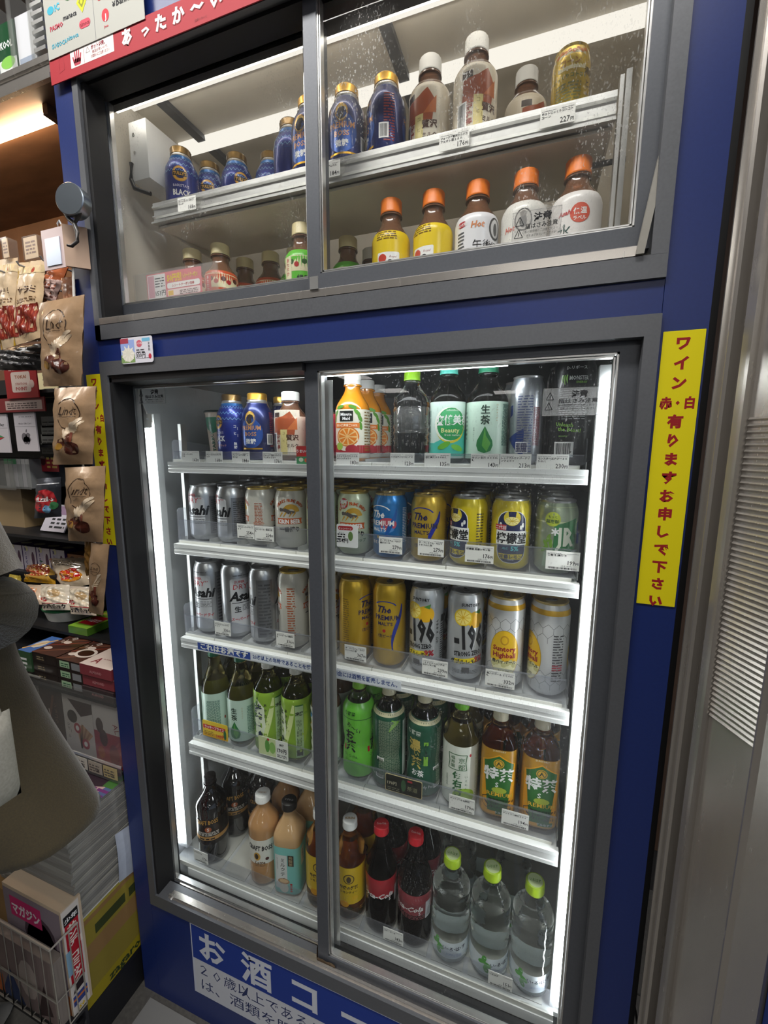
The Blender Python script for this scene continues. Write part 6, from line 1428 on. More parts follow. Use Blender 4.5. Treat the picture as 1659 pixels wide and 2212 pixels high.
m.box(-1.0, .296, zz(.19), -.06, .316, zz(.21), c('8a8a8a')); tag(m.build('peg_rail', P_PLASTIC), 'wire peg rail carrying the salami packs under the overhead shelf', 'rack')

# dark shelf carcass behind the counter goods
cr_ = thing('snack_stand', 'black tiered snack display stand left of the blue post with a clear price strip', 'display stand', (0, 0, 0))
m = MB(); m.box(-1.1, .30, zz(-.95), -.053, .32, zz(.05)); m.box(-.062, .02, zz(-.95), -.053, .32, zz(.0)); m.build('back_panel', M_RACK, cr_)
for nm, y0, y1, z in (('shelf_board', .0, .30, -.905), ('shelf_board', .005, .30, -.735), ('upper_tier', .10, .30, -.648), ('upper_tier', .17, .30, -.53), ('upper_tier', .12, .30, -.40), ('upper_tier', .14, .30, -.155), ('upper_tier', .12, .30, -.02)):
    m = MB(); m.box(-1.1, y0, zz(z) - .008, -.063, y1, zz(z)); m.build(nm, M_RACK, cr_)
m = MB(); m.box(-1.1, -.004, zz(-.925), -.054, -.001, zz(-.887)); m.box(-1.1, -.005, zz(-.927), -.054, .0, zz(-.922)); m.build('clear_price_strip', M_CLEAR, cr_)
m = MB(); m.box(-1.1, -.001, zz(-.886), -.054, .003, zz(-.715)); m.build('clear_front_plate', M_CLEAR, cr_)
m = MB(); m.box(-1.1, -.003, zz(-.889), -.054, .0, zz(-.884)); m.box(-1.1, -.003, zz(-.715), -.30, .002, zz(-.712)); m.build('plate_edge', M_ALU, cr_)
cols = ['b8a878', 'c8c4b0', 'a89a90', 'b8766a', 'c9c6b8', 'a8a090']
for i in range(7):
    x0 = -.40 + i * .0485; A = Art().block(.003, .004, .035, .024, 3, c('5a5650'), 1, .5); A.text(['158', '216', '178', '98', '246', '138', '270'][i], .028, .006, .009, c('3a3a3a'), .02, 2)
    m = MB(); m.box(0, 0, 0, .044, .0006, .029, c(cols[i % 6])); m.art(A, FRONT(0, 0, 0)); o = m.build('shelf_price_card', P_PAPER, None, None, (x0, -.0052, zz(-.920))); tag(o, ['faded', 'cream', 'grey', 'dull red', 'pale', 'beige', 'rightmost cream'][i] + ' price card in the clear strip of the snack stand, %s from the left' % ['first', 'second', 'third', 'fourth', 'fifth', 'sixth', 'seventh'][i], 'price tag')
# flat stacked chocolate boxes on the front tier
DK_ = c('241a17'); 
def darktop(w_, d_):
    a = Art(); a.rect(0, 0, w_, d_, c('4a2a20'), 0)
    for i in range(9): a.line([(0, d_ * .1 * i), (w_, d_ * (.1 * i + .25))], .004, c(['7a4a34', '2a1612', '8a3c2c'][i % 3]), 1)
    for i in range(4): a.ell(w_ * (.2 + .2 * i), d_ * (.15 + .2 * i), .012, .007, c('d8c8bc'), 2, 10)
    a.text('ショコラ', w_ * .5, d_ * .5, .022, c('e8ddd0'), .0, 3, rot=1.0); a.rect(w_ * .3, d_ * .88, w_ * .8, d_ * .96, c('b8202a'), 3); return a
def frontband(w_, h_, k): return Art().rrect(w_ * .12, h_ * .2, w_ * .52, h_ * .85, .001, c('a8c8a0') if k else c('2e2622'), 1).block(w_ * .18, h_ * .3, w_ * .48, h_ * .75, 2, c('3a6a4a') if k else c('9a8a6a'), 2).rect(w_ * .6, h_ * .15, w_ * .95, h_ * .85, c('8a8c8e') if k else c('2a201c'), 1)
for k in range(3):
    packbox('chocolate_stick_box', -.342, -.256, .012, .19, zz(-.734) + k * .0255, zz(-.734) + k * .0255 + .0245, DK_, 'dark brown flat chocolate stick box, %s of the left dark stack' % ['bottom', 'middle', 'top'][k], 'snack', frontband(.086, .0245, 0), darktop(.086, .178) if k == 2 else None)
    packbox('chocolate_stick_box', -.252, -.168, .010, .19, zz(-.734) + k * .0255, zz(-.734) + k * .0255 + .0245, DK_, 'black fronted chocolate box with pale green panel, %s of the middle stack' % ['bottom', 'middle', 'top'][k], 'snack', frontband(.084, .0245, 1), darktop(.084, .18).ell(.045, .04, .03, .02, c('e0d4c8'), 3).ell(.045, .04, .022, .014, c('3a1c14'), 4) if k == 2 else None)
def almond(w_, d_): return Art().rect(0, 0, w_, d_, c('e2d2c8'), 0).text('A', w_ * .3, .012, .03, c('8a2c34'), .02, 2).text('almond', w_ * .62, .03, .008, c('8a2c34'), .0, 2, fit=w_ * .5).ell(w_ * .7, d_ * .55, .018, .011, c('7a3c28'), 2, 12).ell(w_ * .5, d_ * .75, .02, .01, c('a85a3a'), 2, 12)
for k in range(3):
    packbox('almond_chocolate_box', -.164, -.0645, .004 + .004 * (k % 2), .15, zz(-.734) + k * .028, zz(-.734) + k * .028 + .026, c('8a3840') if k else c('3a2c2e'), 'pinkish white almond chocolate box with red front, %s of the right stack' % ['bottom', 'middle', 'top'][k], 'snack', Art().text('ALMOND', .05, .008, .009, c('c88a8a'), .02, 1), almond(.0995, .14) if k else None)
packbox('blue_cookie_box', -.392, -.346, .010, .09, zz(-.734) + .02, zz(-.734) + .072, c('3a5a3c'), 'green sided box with a blue pictured lid left of the dark stacks', 'snack', Art().block(.004, .006, .03, .04, 3, WHITE, 1), Art().rect(0, 0, .046, .08, c('4a74b8'), 0).ell(.02, .04, .016, .02, c('d8cfc0'), 1, 10).line([(.0, .01), (.04, .07)], .006, c('e0b060'), 2))
packbox('green_pretzel_box', -.340, -.270, .10, .28, zz(-.647), zz(-.627), c('5a8a2c'), 'lime green pretzel box with red logo patch behind the dark stacks', 'snack', None, Art().rect(0, 0, .07, .18, c('8ab83c'), 0).rect(.008, .02, .062, .07, c('b8202c'), 1).text('PRETZ', .035, .038, .018, WHITE, .04, 2, fit=.05).line([(.01, .08), (.06, .17)], .006, c('d8a04a'), 1).line([(.03, .08), (.068, .15)], .005, c('c88a3a'), 1))
packbox('brown_snack_box', -.262, -.1, .20, .295, zz(-.647), zz(-.6), c('5a3022'), 'brown snack box lying behind the middle stack', 'snack', None, Art().block(.01, .01, .15, .08, 5, c('c8a08a'), 1))
# upright boxes behind the clear front plate
A = Art().rect(0, .0, .10, .145, c('cfcac4'), 0).poly([(.02, .145), (.10, .145), (.10, .12), (.06, .105)], c('3a2420'), 1)
for i in range(9): A.line([(.052, .02), (.045 + .006 * i, .085 - .004 * abs(i - 3))], [.003, .007], c(['c9a27a', 'a87a50'][i % 2]), 2)
A.ell(.030, .10, .017, .017, c('2c241c'), 3, 14).ell(.044, .072, .012, .014, c('a82c3c'), 3, 12).ell(.044, .072, .006, .007, WHITE, 4, 10).ell(.068, .035, .013, .014, c('a82c3c'), 3, 12).ell(.068, .035, .006, .007, WHITE, 4, 10).vtext('シガール', .014, .08, .010, INK, .0, 4)
packbox('cookie_gift_box', -.252, -.152, .012, .035, zz(-.9045), zz(-.745), c('bfbab4'), 'upright white cookie box picturing rolled wafers behind the clear plate', 'snack', A)
A = Art().rect(0, 0, .085, .15, c('cdc8c4'), 0).rect(.0, 0, .085, .085, c('9a3038'), 1).ell(.02, .10, .012, .02, c('3a2018'), 2, 12).ell(.03, .07, .013, .022, c('4a2a1c'), 3, 12).ell(.018, .03, .012, .016, c('a85a2c'), 3, 12).text('AL', .066, .10, .022, c('8a2c34'), .0, 3, rot=-1.3).ell(.06, .03, .016, .03, c('7a2c2c'), 2, 12)
packbox('almond_display_box', -.148, -.0645, .010, .035, zz(-.9045), zz(-.745), c('b0a8a4'), 'upright red and white almond box nearest the blue post behind the clear plate', 'snack', A)
A = Art().rect(0, 0, .08, .15, c('3a2620'), 0).line([(.02, .04), (.05, .14)], .008, c('6a4432'), 1).line([(.04, .03), (.03, .10)], .003, c('cfc4bc'), 2).vtext('ショコラ', .055, .12, .014, c('8a6a58'), .0, 2)
packbox('dark_cookie_box', -.338, -.256, .014, .035, zz(-.9045), zz(-.745), c('2a1c18'), 'upright dark brown chocolate box left of the rolled wafer box', 'snack', A)
for r in range(4):
    for q in range(5):
        packbox('caramel_box', -.475 + q * .0262, -.475 + q * .0262 + .0252, .016 + r * .004, .06, zz(-.9045) + r * .036, zz(-.9045) + r * .036 + .035, c(['8a8c88', '9a948c', '7d827c'][(r + q) % 3]), 'small grey caramel box stacked behind the clear plate at the photo edge', 'snack', Art().block(.003, .006, .022, .03, 3, c('c8c8c4'), 1, .4), group='small grey caramel boxes behind the clear plate')
# round lidded tubs
def tub(cx, cy, z, r, label, k=0):
    t = thing('round_snack_tub', label, 'snack', (cx, cy, zz(z)))
    m = MB(); m.lathe([(0, r * .85), (.03, r * .96)], 32, col=c('e0e0d8')); m.build('tub', P_PLASTIC, t, 40)
    a = Art().ell(0, 0, r * .86, r * .86, c('e8922c'), 1, 28).ell(-r * .2, r * .1, r * .3, r * .2, c('e8c86a'), 2, 12)
    if k: a.rrect(-r * .38, -r * .34, r * .42, r * .32, .002, c('b8542c'), 3).rrect(-r * .34, -r * .30, r * .38, r * .28, .002, c('d8c8b0'), 4)
    else: a.rect(-r * .4, -r * .2, r * .4, r * .3, c('e8e0d0'), 3).ell(0, .0, r * .2, r * .15, c('3a8a4a'), 4, 10)
    m = MB(); m.lathe([(.03, r), (.034, r * 1.02), (.037, r), (.037, 0)], 36, caps=False, col=c('1c6a3c')); m.art(a, flatfn((0, 0, .037), (1, 0, 0), (0, 1, 0), (0, 0, 1))); m.build('lid', P_PLASTIC, t, 40)
tub(-.455, .19, -.647, .07, 'round green rimmed tub with orange lid and pale code panel, partly behind the coat', 1)
tub(-.56, .235, -.53, .05, 'smaller green rimmed tub lid behind the coded one')
packbox('green_tea_snack', -.66, -.50, .25, .295, zz(-.529), zz(-.49), c('2c7a4c'), 'green and salmon snack box at the back beside the bread packs', 'snack', Art().poly([(.0, 0), (.16, .0), (.0, .04)], c('d88a6a'), 1))
# wrapped bread and pastries on the tilted tier
def bread(kind):
    def f(W_, H_):
        a = Art()
        if kind == 'waffle':
            a.ell(0, H_ * .5, W_ * .36, H_ * .34, c('a8452a'), 1, 20)
            for i in range(7): a.line([(-W_ * .34 + W_ * .1 * i, H_ * .22), (-W_ * .22 + W_ * .1 * i, H_ * .78)], .0035, c('e8a878'), 2); a.line([(-W_ * .3, H_ * (.25 + .08 * i)), (W_ * .3, H_ * (.18 + .1 * i))], .003, c('e8a878'), 2)
        elif kind == 'gold':
            a.ell(0, H_ * .55, W_ * .42, H_ * .28, c('b8401c'), 1, 20).rect(-W_ * .5, 0, W_ * .5, H_ * .2, c('d8a028', .3), 1)
            for i in range(6): a.line([(-W_ * .3 + W_ * .12 * i, H_ * .3), (-W_ * .36 + W_ * .12 * i, H_ * .8)], .005, c('e8b070'), 2)
        elif kind == 'lunch':
            a.poly([(-W_ * .45, H_ * .25), (W_ * .45, H_ * .25), (W_ * .40, H_ * .9), (-W_ * .40, H_ * .9)], c('e8dcc4'), 1); a.rrect(-W_ * .42, H_ * .30, -W_ * .12, H_ * .46, .003, RED, 3); a.text('パン', -W_ * .27, H_ * .34, H_ * .10, WHITE, .03, 4)
            a.text('ランチパック', 0, H_ * .07, H_ * .16, INK, .04, 3, fit=W_ * .84); a.rect(-W_ * .48, H_ * .215, W_ * .48, H_ * .24, c('a8323a'), 2); a.ell(W_ * .12, H_ * .62, W_ * .2, H_ * .16, c('c8a878'), 2, 14)
        elif kind == 'ham':
            a.poly([(-W_ * .3, H_ * .2), (W_ * .35, H_ * .3), (W_ * .3, H_ * .6), (-W_ * .2, H_ * .5)], c('c8201c'), 2); a.ell(W_ * .05, H_ * .35, W_ * .35, H_ * .2, c('e0901c'), 1, 14); a.block(-W_ * .3, H_ * .7, W_ * .3, H_ * .9, 3, c('7a6a5a'), 2); a.rect(-W_ * .5, 0, -W_ * .40, H_, c('d87a2c'), 2)
        elif kind == 'plum': a.ell(0, H_ * .5, W_ * .35, H_ * .36, c('8a2c20'), 1, 16); a.ell(W_ * .1, H_ * .45, W_ * .12, H_ * .1, c('c86a4a'), 2, 10)
        return a
    return f
pouch('wrapped_pastry', [(62, 1215), (118, 1212), (120, 1262), (52, 1256)], .20, .03, c('d8a84a', .2), 'gold wrapped lattice pastry at the top of the bread pile', bread('gold'), 'bread', seed=31, y2=.17, mat=M_PACKF, crease=.003)
pouch('wrapped_pastry', [(104, 1202), (184, 1206), (196, 1262), (136, 1274)], .19, .03, c('d8c4a8'), 'clear wrapped ham and egg bread leaning against the lowest chocolate pouch', bread('ham'), 'bread', seed=32, y2=.15, mat=M_PACKF, crease=.003)
pouch('wrapped_pastry', [(46, 1262), (92, 1264), (92, 1306), (44, 1304)], .15, .03, c('d0b8a0'), 'clear wrapped red lattice waffle in front at the left of the bread pile', bread('waffle'), 'bread', seed=33, y2=.12, mat=M_PACKF)
pouch('sandwich_bread_pack', [(88, 1262), (150, 1262), (152, 1318), (92, 1318)], .15, .03, c('e0d4c0'), 'square sandwich bread pack with black katakana, left one of two', bread('lunch'), 'bread', seed=34, y2=.115, mat=M_PACKF)
pouch('sandwich_bread_pack', [(150, 1266), (206, 1268), (208, 1330), (153, 1326)], .14, .03, c('e0d0bc'), 'square sandwich bread pack with black katakana, right one beside the chocolate pouch', bread('lunch'), 'bread', seed=35, y2=.10, mat=M_PACKF)
pouch('wrapped_pastry', [(20, 1240), (44, 1244), (48, 1290), (22, 1292)], .16, .02, c('c9b048', .2), 'crumpled yellow wrapper next to the coat sleeve', None, 'bread', seed=36, mat=M_PACKF, crease=.005)
pouch('candy_pouch', [(90, 1196), (150, 1192), (156, 1212), (100, 1216)], .22, .01, c('2c3c5c'), 'dark blue striped flat packet behind the pastries', lambda W_, H_: Art().block(-W_ * .4, H_ * .1, W_ * .4, H_ * .9, 5, c('c8d0e0'), 1, .3), 'snack', seed=37)
# small biscuit boxes
def bis(w_, h_): return Art().rect(0, 0, w_ * .5, h_, c('d8d0e0'), 1).vtext('BISCO', w_ * .22, h_ * .95, h_ * .17, c('3a2a7c'), .04, 3).ell(w_ * .3, h_ * .9, w_ * .14, h_ * .12, c('e0dcb0'), 2, 10).rect(w_ * .5, 0, w_, h_, c('e4dce4'), 1).ell(w_ * .75, h_ * .5, w_ * .12, h_ * .3, c('5a3050'), 2, 10)
for i in range(4):
    x = -.70 + i * .062
    packbox('biscuit_box', x, x + .058, .185, .29, zz(-.5295), zz(-.455), c('4a2a6a'), 'purple topped biscuit box, %s from the left in the row behind the bread' % ['first', 'second', 'third', 'fourth'][i], 'snack', bis(.058, .0745), Art().ell(.03, .03, .02, .012, c('d8d4b8'), 1, 10).ell(.03, .075, .02, .012, c('2a1c3c'), 1, 10))
for k in range(2):
    packbox('caramel_cookie_box', -.452, -.37, .19, .29, zz(-.5295) + k * .033, zz(-.5295) + k * .033 + .032, c('b8783c'), ['lower', 'upper'][k] + ' of two orange brown cookie boxes beside the biscuit boxes', 'snack', Art().ell(.02, .016, .012, .010, c('5a3018'), 1, 12).rect(.045, .006, .066, .026, c('c9a880'), 1))
# blue lidded tray
t = thing('blue_food_tray', 'blue plastic lidded tray behind the hanging chocolate pouches', 'tray', (-.36, .24, zz(-.40)))
m = MB(); m.extz([(-.075, -.035), (.075, -.035), (.075, .045), (-.075, .045)], 0, .03, c('2c5aa8')); m.build('tray_base', P_PLASTIC, t)
m = MB(); m.extz([(-.082, -.04), (.082, -.04), (.082, .05), (-.082, .05)], .03, .036, c('1c3f98')); m.add([(-.08, -.038, .036), (.08, -.038, .036), (.06, .03, .05), (-.05, .03, .05), (-.08, .048, .036), (.08, .048, .036)], [(0, 1, 2, 3), (3, 2, 5, 4), (0, 3, 4), (1, 5, 2)], c('5a8ac8')); m.build('lid', P_PLASTIC, t)
# register display, card racks, sour candy
t = thing('card_reader_display', 'dark glossy curved display unit left behind the counter', 'machine', (0, 0, 0)); a = at(0, 990, .16); b = at(74, 1052, .16)
m = MB(); m.extx([(.155, b.z), (.165, b.z + .03), (.175, a.z), (.24, a.z), (.24, b.z)], a.x - .1, b.x, c('20282a')); m.art(Art().text('500', b.x - .04, a.z - .03, .02, c('4a8a5a'), .0, 1), flatfn((0, .17, 0), (1, 0, 0), (0, 0, 1), (0, -1, 0))); m.build('screen', P_CAN, t)
m = MB(); m.extx([(.15, b.z - .006), (.15, b.z), (.25, b.z), (.25, b.z - .006)], a.x - .1, b.x + .004, c('8a8c8c', .7)); m.extz([(b.x, .16), (b.x + .006, .158), (b.x + .006, .24), (b.x, .24)], b.z, a.z, c('9a9c9c', .8)); m.build('frame', P_CAN, t)
packbox('beige_carton', at(-20, 1130, .2).x, at(62, 1130, .2).x, .19, .29, zz(-.40), zz(-.28), c('a08864'), 'plain beige carton under the stand of grey packs', 'box')
for i in range(6):
    x = at(22 + i * 9, 1100, .15).x
    packbox('grey_gum_pack', x, x + .016, .15, .24, zz(-.275), zz(-.195), c(['8a8a8c', '7a7c7c'][i % 2]), 'upright grey gum pack with green top in the clear rack', 'snack', Art().rect(0, .066, .016, .08, c('2c7a4c') if i < 3 else c('a0a0a0'), 1), group='upright grey gum packs in the clear rack')
m = MB(); a = at(-8, 1145, .14); m.box(a.x, .138, zz(-.28), a.x + .11, .142, zz(-.2)); o = m.build('clear_rack_front', M_CLEAR); tag(o, 'clear rack front with a white label before the grey gum packs', 'rack')
pouch('sour_candy_pouch', [(80, 1034), (132, 1030), (132, 1116), (74, 1120)], .10, .02, c('4a4e58', .6), 'dark silver candy pouch with large red circle', lambda W_, H_: Art().ell(0, H_ * .42, W_ * .42, H_ * .30, c('b0242c'), 1, 22).text('fizzle', 0, H_ * .42, H_ * .16, WHITE, .03, 3, fit=W_ * .7).ell(W_ * .12, H_ * .22, W_ * .14, W_ * .13, c('7ab0d8'), 3, 12).ell(W_ * .32, H_ * .30, W_ * .14, W_ * .12, c('3a7a4a'), 3, 12).rect(-W_ * .46, H_ * .84, W_ * .46, H_ * .86, c('c8ccd4'), 2), 'snack', seed=41)
A = Art().rect(0, .05, .07, .07, c('b8a0b8'), 1).rect(0, .03, .07, .046, c('a07aa0'), 1).block(.02, .006, .06, .026, 3, INK, 1).ell(.01, .018, .008, .012, c('7a2c4a'), 2, 8)
o = packbox('tilted_price_card', at(88, 1160, .16).x, at(138, 1160, .16).x, .16, .163, zz(-.395), zz(-.315), c('d8d2dc'), 'tilted white and purple price card beside the blue tray', 'price tag', Art().rect(.0, .05, .12, .075, c('9a7a9a'), 1).block(.03, .01, .09, .045, 3, INK, 1)); o.rotation_euler.x = -.5
# gift cards and point card
def gcard(px0, py0, px1, py1, Y, col, art, label):
    a = at(px0, py0, Y); b = at(px1, py1, Y); w_, h_ = b.x - a.x, a.z - b.z; m = MB(); m.box(0, 0, -h_, w_, .003, 0, col); m.art(art(w_, h_), FRONT(0, 0, 0)); o = m.build('gift_card', P_GLOSS, None, None, (a.x, Y, a.z)); tag(o, label, 'card'); return o
gcard(7, 792, 84, 858, .11, c('9c2a2c'), lambda w_, h_: Art().rrect(w_ * .2, -h_ * .82, w_ * .8, -h_ * .2, .006, c('cfc0b8'), 1).text('TOKAI', w_ * .5, -h_ * .40, h_ * .14, c('9a5a3c'), .03, 2, fit=w_ * .36).text('STATION', w_ * .5, -h_ * .60, h_ * .10, c('9a4a3c'), .02, 2, fit=w_ * .36).text('POINT', w_ * .5, -h_ * .76, h_ * .14, c('9a2c2c'), .03, 2, fit=w_ * .36).block(w_ * .15, -h_ * .15, w_ * .7, -h_ * .08, 1, c('d8b0a8'), 1).ell(w_ * .83, -h_ * .58, w_ * .08, w_ * .08, c('c8b0a8'), 3, 14), 'red card reading TOKAI STATION POINT above the gift cards')
gcard(-10, 862, 98, 888, .115, c('7a2c2e'), lambda w_, h_: Art().rect(w_ * .2, -h_ * .85, w_ * .95, -h_ * .2, c('b8a49c'), 1).block(w_ * .24, -h_ * .75, w_ * .85, -h_ * .3, 3, c('4a3a3a'), 2), 'long dull red shelf card under the red point card')
def applecard(w_, h_):
    a = Art().rect(0, -h_ * .36, w_, -h_ * .353, c('8a888c'), 1); g = c('6a666c'); cx, cy = w_ * .5, -h_ * .66
    a.ell(cx - w_ * .09, cy + h_ * .02, w_ * .13, h_ * .12, g, 2, 16).ell(cx + w_ * .09, cy + h_ * .02, w_ * .13, h_ * .12, g, 2, 16).ell(cx - w_ * .06, cy - h_ * .06, w_ * .10, h_ * .10, g, 2, 14).ell(cx + w_ * .06, cy - h_ * .06, w_ * .10, h_ * .10, g, 2, 14).ell(cx + w_ * .24, cy + h_ * .03, w_ * .07, h_ * .055, c('c4bfc4'), 3, 12).ell(cx + w_ * .03, cy + h_ * .19, w_ * .03, h_ * .05, g, 2, 10, a=-.4)
    return a.text('Apple Gift Card', w_ * .5, -h_ * .30, h_ * .06, c('5a585c'), .0, 2, fit=w_ * .6).block(w_ * .25, -h_ * .12, w_ * .9, -h_ * .07, 1, c('8a888c'), 1)
gcard(28, 892, 84, 975, .12, c('c4bfc4'), applecard, 'white gift card pack with a grey apple mark')
def playcard(w_, h_): return Art().rect(0, -h_ * .36, w_, -h_ * .353, c('8a888c'), 1).text('Google Play', w_ * .45, -h_ * .30, h_ * .10, c('5a585c'), .02, 2, fit=w_ * .8).convex([(w_ * .2, -h_ * .78), (w_ * .8, -h_ * .60), (w_ * .2, -h_ * .42)], c('c8a03a'), 2).convex([(w_ * .2, -h_ * .78), (w_ * .8, -h_ * .60), (w_ * .45, -h_ * .60)], c('b8343c'), 3).convex([(w_ * .2, -h_ * .42), (w_ * .8, -h_ * .60), (w_ * .45, -h_ * .60)], c('3a8a5a'), 3).convex([(w_ * .2, -h_ * .78), (w_ * .45, -h_ * .60), (w_ * .2, -h_ * .42)], c('3a5ab0'), 3)
gcard(-34, 896, 24, 978, .12, c('c4bfc4'), playcard, 'white gift card pack with a coloured triangle, cut by the photo edge')
for i in range(4):
    a = at(88, 900 + i * 19, .2); packbox('card_packet', a.x, a.x + .08, .2, .203, a.z - .03, a.z, c(['a8a8a2', '8a8c88', '9a9a96', '7a7c78'][i]), 'grey blank packet in the dim rack right of the gift cards', 'card', Art().block(.005, .004, .06, .02, 2, c('5a5a58'), 1), group='dim grey packets right of the gift cards')
packbox('red_flyer', at(84, 988, .18).x, at(124, 988, .18).x, .18, .182, at(84, 1018, .18).z, at(84, 990, .18).z, c('a01c2c'), 'small red flyer with yellow lettering left of the second chocolate pouch', 'sign', Art().block(.03, .01, .07, .045, 3, c('e0c060'), 1).ell(.015, .03, .012, .014, c('4a1018'), 1, 10))
packbox('cream_notice', at(80, 808, .19).x, at(122, 808, .19).x, .19, .192, at(80, 860, .19).z, at(80, 806, .19).z, c('d8d0a8'), 'cream notice with a yellow top edge behind the top chocolate pouch', 'sign', Art().block(.02, .02, .08, .07, 4, c('7a7a6a'), 1, .3))
# ---- magazines, cartons, comic basket
MX1 = -.064
t = thing('carton_base', 'low black rack base under the cartons on the floor', 'rack', (0, 0, 0))
m = MB(); m.box(-.75, -.135, 0, MX1 - .002, .28, zz(-1.405)); m.box(-.75, -.145, zz(-1.405), MX1, .28, zz(-1.392)); m.build('base', M_RACK, t); m = MB(); m.box(-.75, -.147, zz(-1.403), MX1 + .001, -.145, zz(-1.395)); m.build('edge', M_ALU, t)
CART = c('8a7240'); 
A = Art().rect(0, .0, .35, .14, c('8a7c2c'), 0).line([(.04, .055), (.05, .10), (.22, .10)], .006, c('3a4220'), 1).block(.06, .06, .25, .09, 2, c('3a4220'), 1, .6)
packbox('yellow_carton', -.42, MX1, -.132, .25, zz(-1.39), zz(-1.285), c('8a7a30'), 'lower yellow printed carton with green lettering on the low rack', 'box', None, None, P_PAPER, side=Art().rect(0, 0, .38, .035, c('99891c'), 1).text('zagaro', .10, .006, .03, c('2c3a1c'), .03, 2))
packbox('yellow_carton', -.42, MX1, -.130, .25, zz(-1.285), zz(-1.165), c('8f6f44'), 'upper brown and yellow carton under the magazine stack', 'box', None, None, P_PAPER, side=Art().rect(0, .045, .38, .10, c('8f8030'), 1).block(.04, .055, .30, .085, 1, c('3a4220'), 2, .8).rect(.0, .112, .38, .12, c('a89a40'), 1))
rn = random.Random(8); z = zz(-1.163)
N_MAG = 27
for i in range(N_MAG):
    th_ = rn.uniform(.0072, .0098); x1 = MX1 - .002 + rn.uniform(-.003, .0015); y0 = -.120 + rn.uniform(-.004, .004) + (.01 if i < 3 else 0)
    top = None
    if i == N_MAG - 1:
        top = Art().rect(0, 0, .27, .30, c('5a6a94'), 0).ell(.19, .10, .06, .07, c('c8a8a4'), 1, 16).ell(.20, .14, .08, .05, c('3a2a34'), 2, 14).ell(.19, .09, .02, .008, c('9a3a4a'), 3, 10).poly([(.16, .0), (.27, .0), (.27, .06)], c('c88a4a'), 2).poly([(.13, .0), (.20, .0), (.15, .05)], c('2c7ab0'), 3).text('AX', .165, .012, .03, WHITE, .04, 4).block(.20, .06, .27, .10, 3, c('7a3a7a'), 3).rect(.24, .10, .27, .16, c('4a7a3a'), 3)
    sd = Art(); 
    for k in range(3): sd.rect(0, th_ * (.15 + .3 * k), .30, th_ * (.22 + .3 * k), c(['6a6a66', '9a9890', '7a7874'][k]), 1)
    packbox('magazine', x1 - .27, x1, y0, y0 + .30, z, z + th_ - .0004, c(['8d8b85', '9c9a92', '7f7d78'][i % 3]), 'colourful cover magazine on top of the tall magazine stack' if i == N_MAG - 1 else 'magazine lying within the tall stack, only its grey page edges showing', 'magazine', None, top, P_PAPER, None if i == N_MAG - 1 else 'magazines within the tall stack', side=sd)
    z += th_
print('magazine stack top', z - Z0)
m = MB(); m.grid(lambda u, v: (MX1 + .003 + .006 * math.sin(v * 2.6), -.03 + u * .05, zz(-1.165) + v * .13 - .012 * u), 3, 6, c('b9c0cc')); m.box(MX1 - .08, -.125, zz(-1.1645), MX1 + .001, -.01, zz(-1.1625), c('c8c6c0')); tag(m.build('white_plastic_sheet', P_PLASTIC), 'curled white plastic sheet between the cartons and the blue post', 'sheet')
# wire basket with comics
bk = thing('wire_basket', 'bent wire magazine basket at the lower left holding comics', 'basket', (0, 0, 0))
X1, X0, Y0, Y1, ZT, ZB = -.100, -.40, -.262, -.146, zz(-1.155), 0
p1 = atz(107, 2053, zz(-1.15)); p2 = atz(167, 1993, zz(-1.15)); X1 = (p1.x + p2.x) / 2; Y0 = p1.y; ZT = zz(-1.15); X0 = X1 - .36; Y1 = max(p2.y, -.152)
m = MB(); m.tube([(X0, Y1, ZT), (X0, Y0, ZT), (X1, Y0, ZT), (X1, Y1, ZT)], .0028, 6, c('d8d0c4', .5))
bk_top = m.build('top_rail', P_CAN, bk, 60)
m = MB()
for i in range(13): x = X0 + (X1 - X0) * i / 12; m.tube([(x, Y0, ZT), (x, Y0 - .001, zz(-1.36)), (x, Y1, zz(-1.36))], .0014, 5, c('b4aea2', .5))
for j in range(4): y = Y0 + (Y1 - Y0) * j / 3; m.tube([(X1, y, ZT), (X1, y, zz(-1.36))], .0014, 5, c('b4aea2', .5))
for zz_ in (zz(-1.36), zz(-1.28)): m.tube([(X0, Y1, zz_), (X0, Y0, zz_), (X1, Y0, zz_), (X1, Y1, zz_)], .0018, 5, c('b4aea2', .5))
m.build('wires', P_CAN, bk, 60)
m = MB(); m.box(X0, Y0 + .01, zz(-1.37), X1, Y1, zz(-1.362), c('26262a')); m.box(X0, Y1 - .006, zz(-1.5), X1, Y1, zz(-1.37), c('26262a')); m.box(X0, Y0 + .004, zz(-1.5), X0 + .01, Y0 + .014, zz(-1.37), c('26262a')); m.box(X1 - .01, Y0 + .004, zz(-1.5), X1, Y0 + .014, zz(-1.37), c('26262a')); m.build('base_plate', P_PLASTIC, bk)
sp = Art().rect(0, 0, .035, .26, c('d8d0c8'), 0).rect(.004, .075, .031, .222, c('b81c2c'), 1).rect(.003, .222, .032, .245, c('1c1a1a'), 2).text('少年', .0175, .227, .013, WHITE, .03, 3).vtext('サンデーコミック', .0175, .218, .019, c('f0e8dc'), .04, 3, .93).rect(.0, .10, .010, .16, c('8ab0c8'), 2).poly([(.004, .05), (.028, .055), (.03, .078), (.012, .07)], c('2a1c20'), 2).rect(.003, .02, .032, .045, c('3a4a8a'), 2).rect(.003, .032, .032, .037, c('d87a3a'), 3).text('50', .018, .004, .012, c('d8b820'), .04, 3)
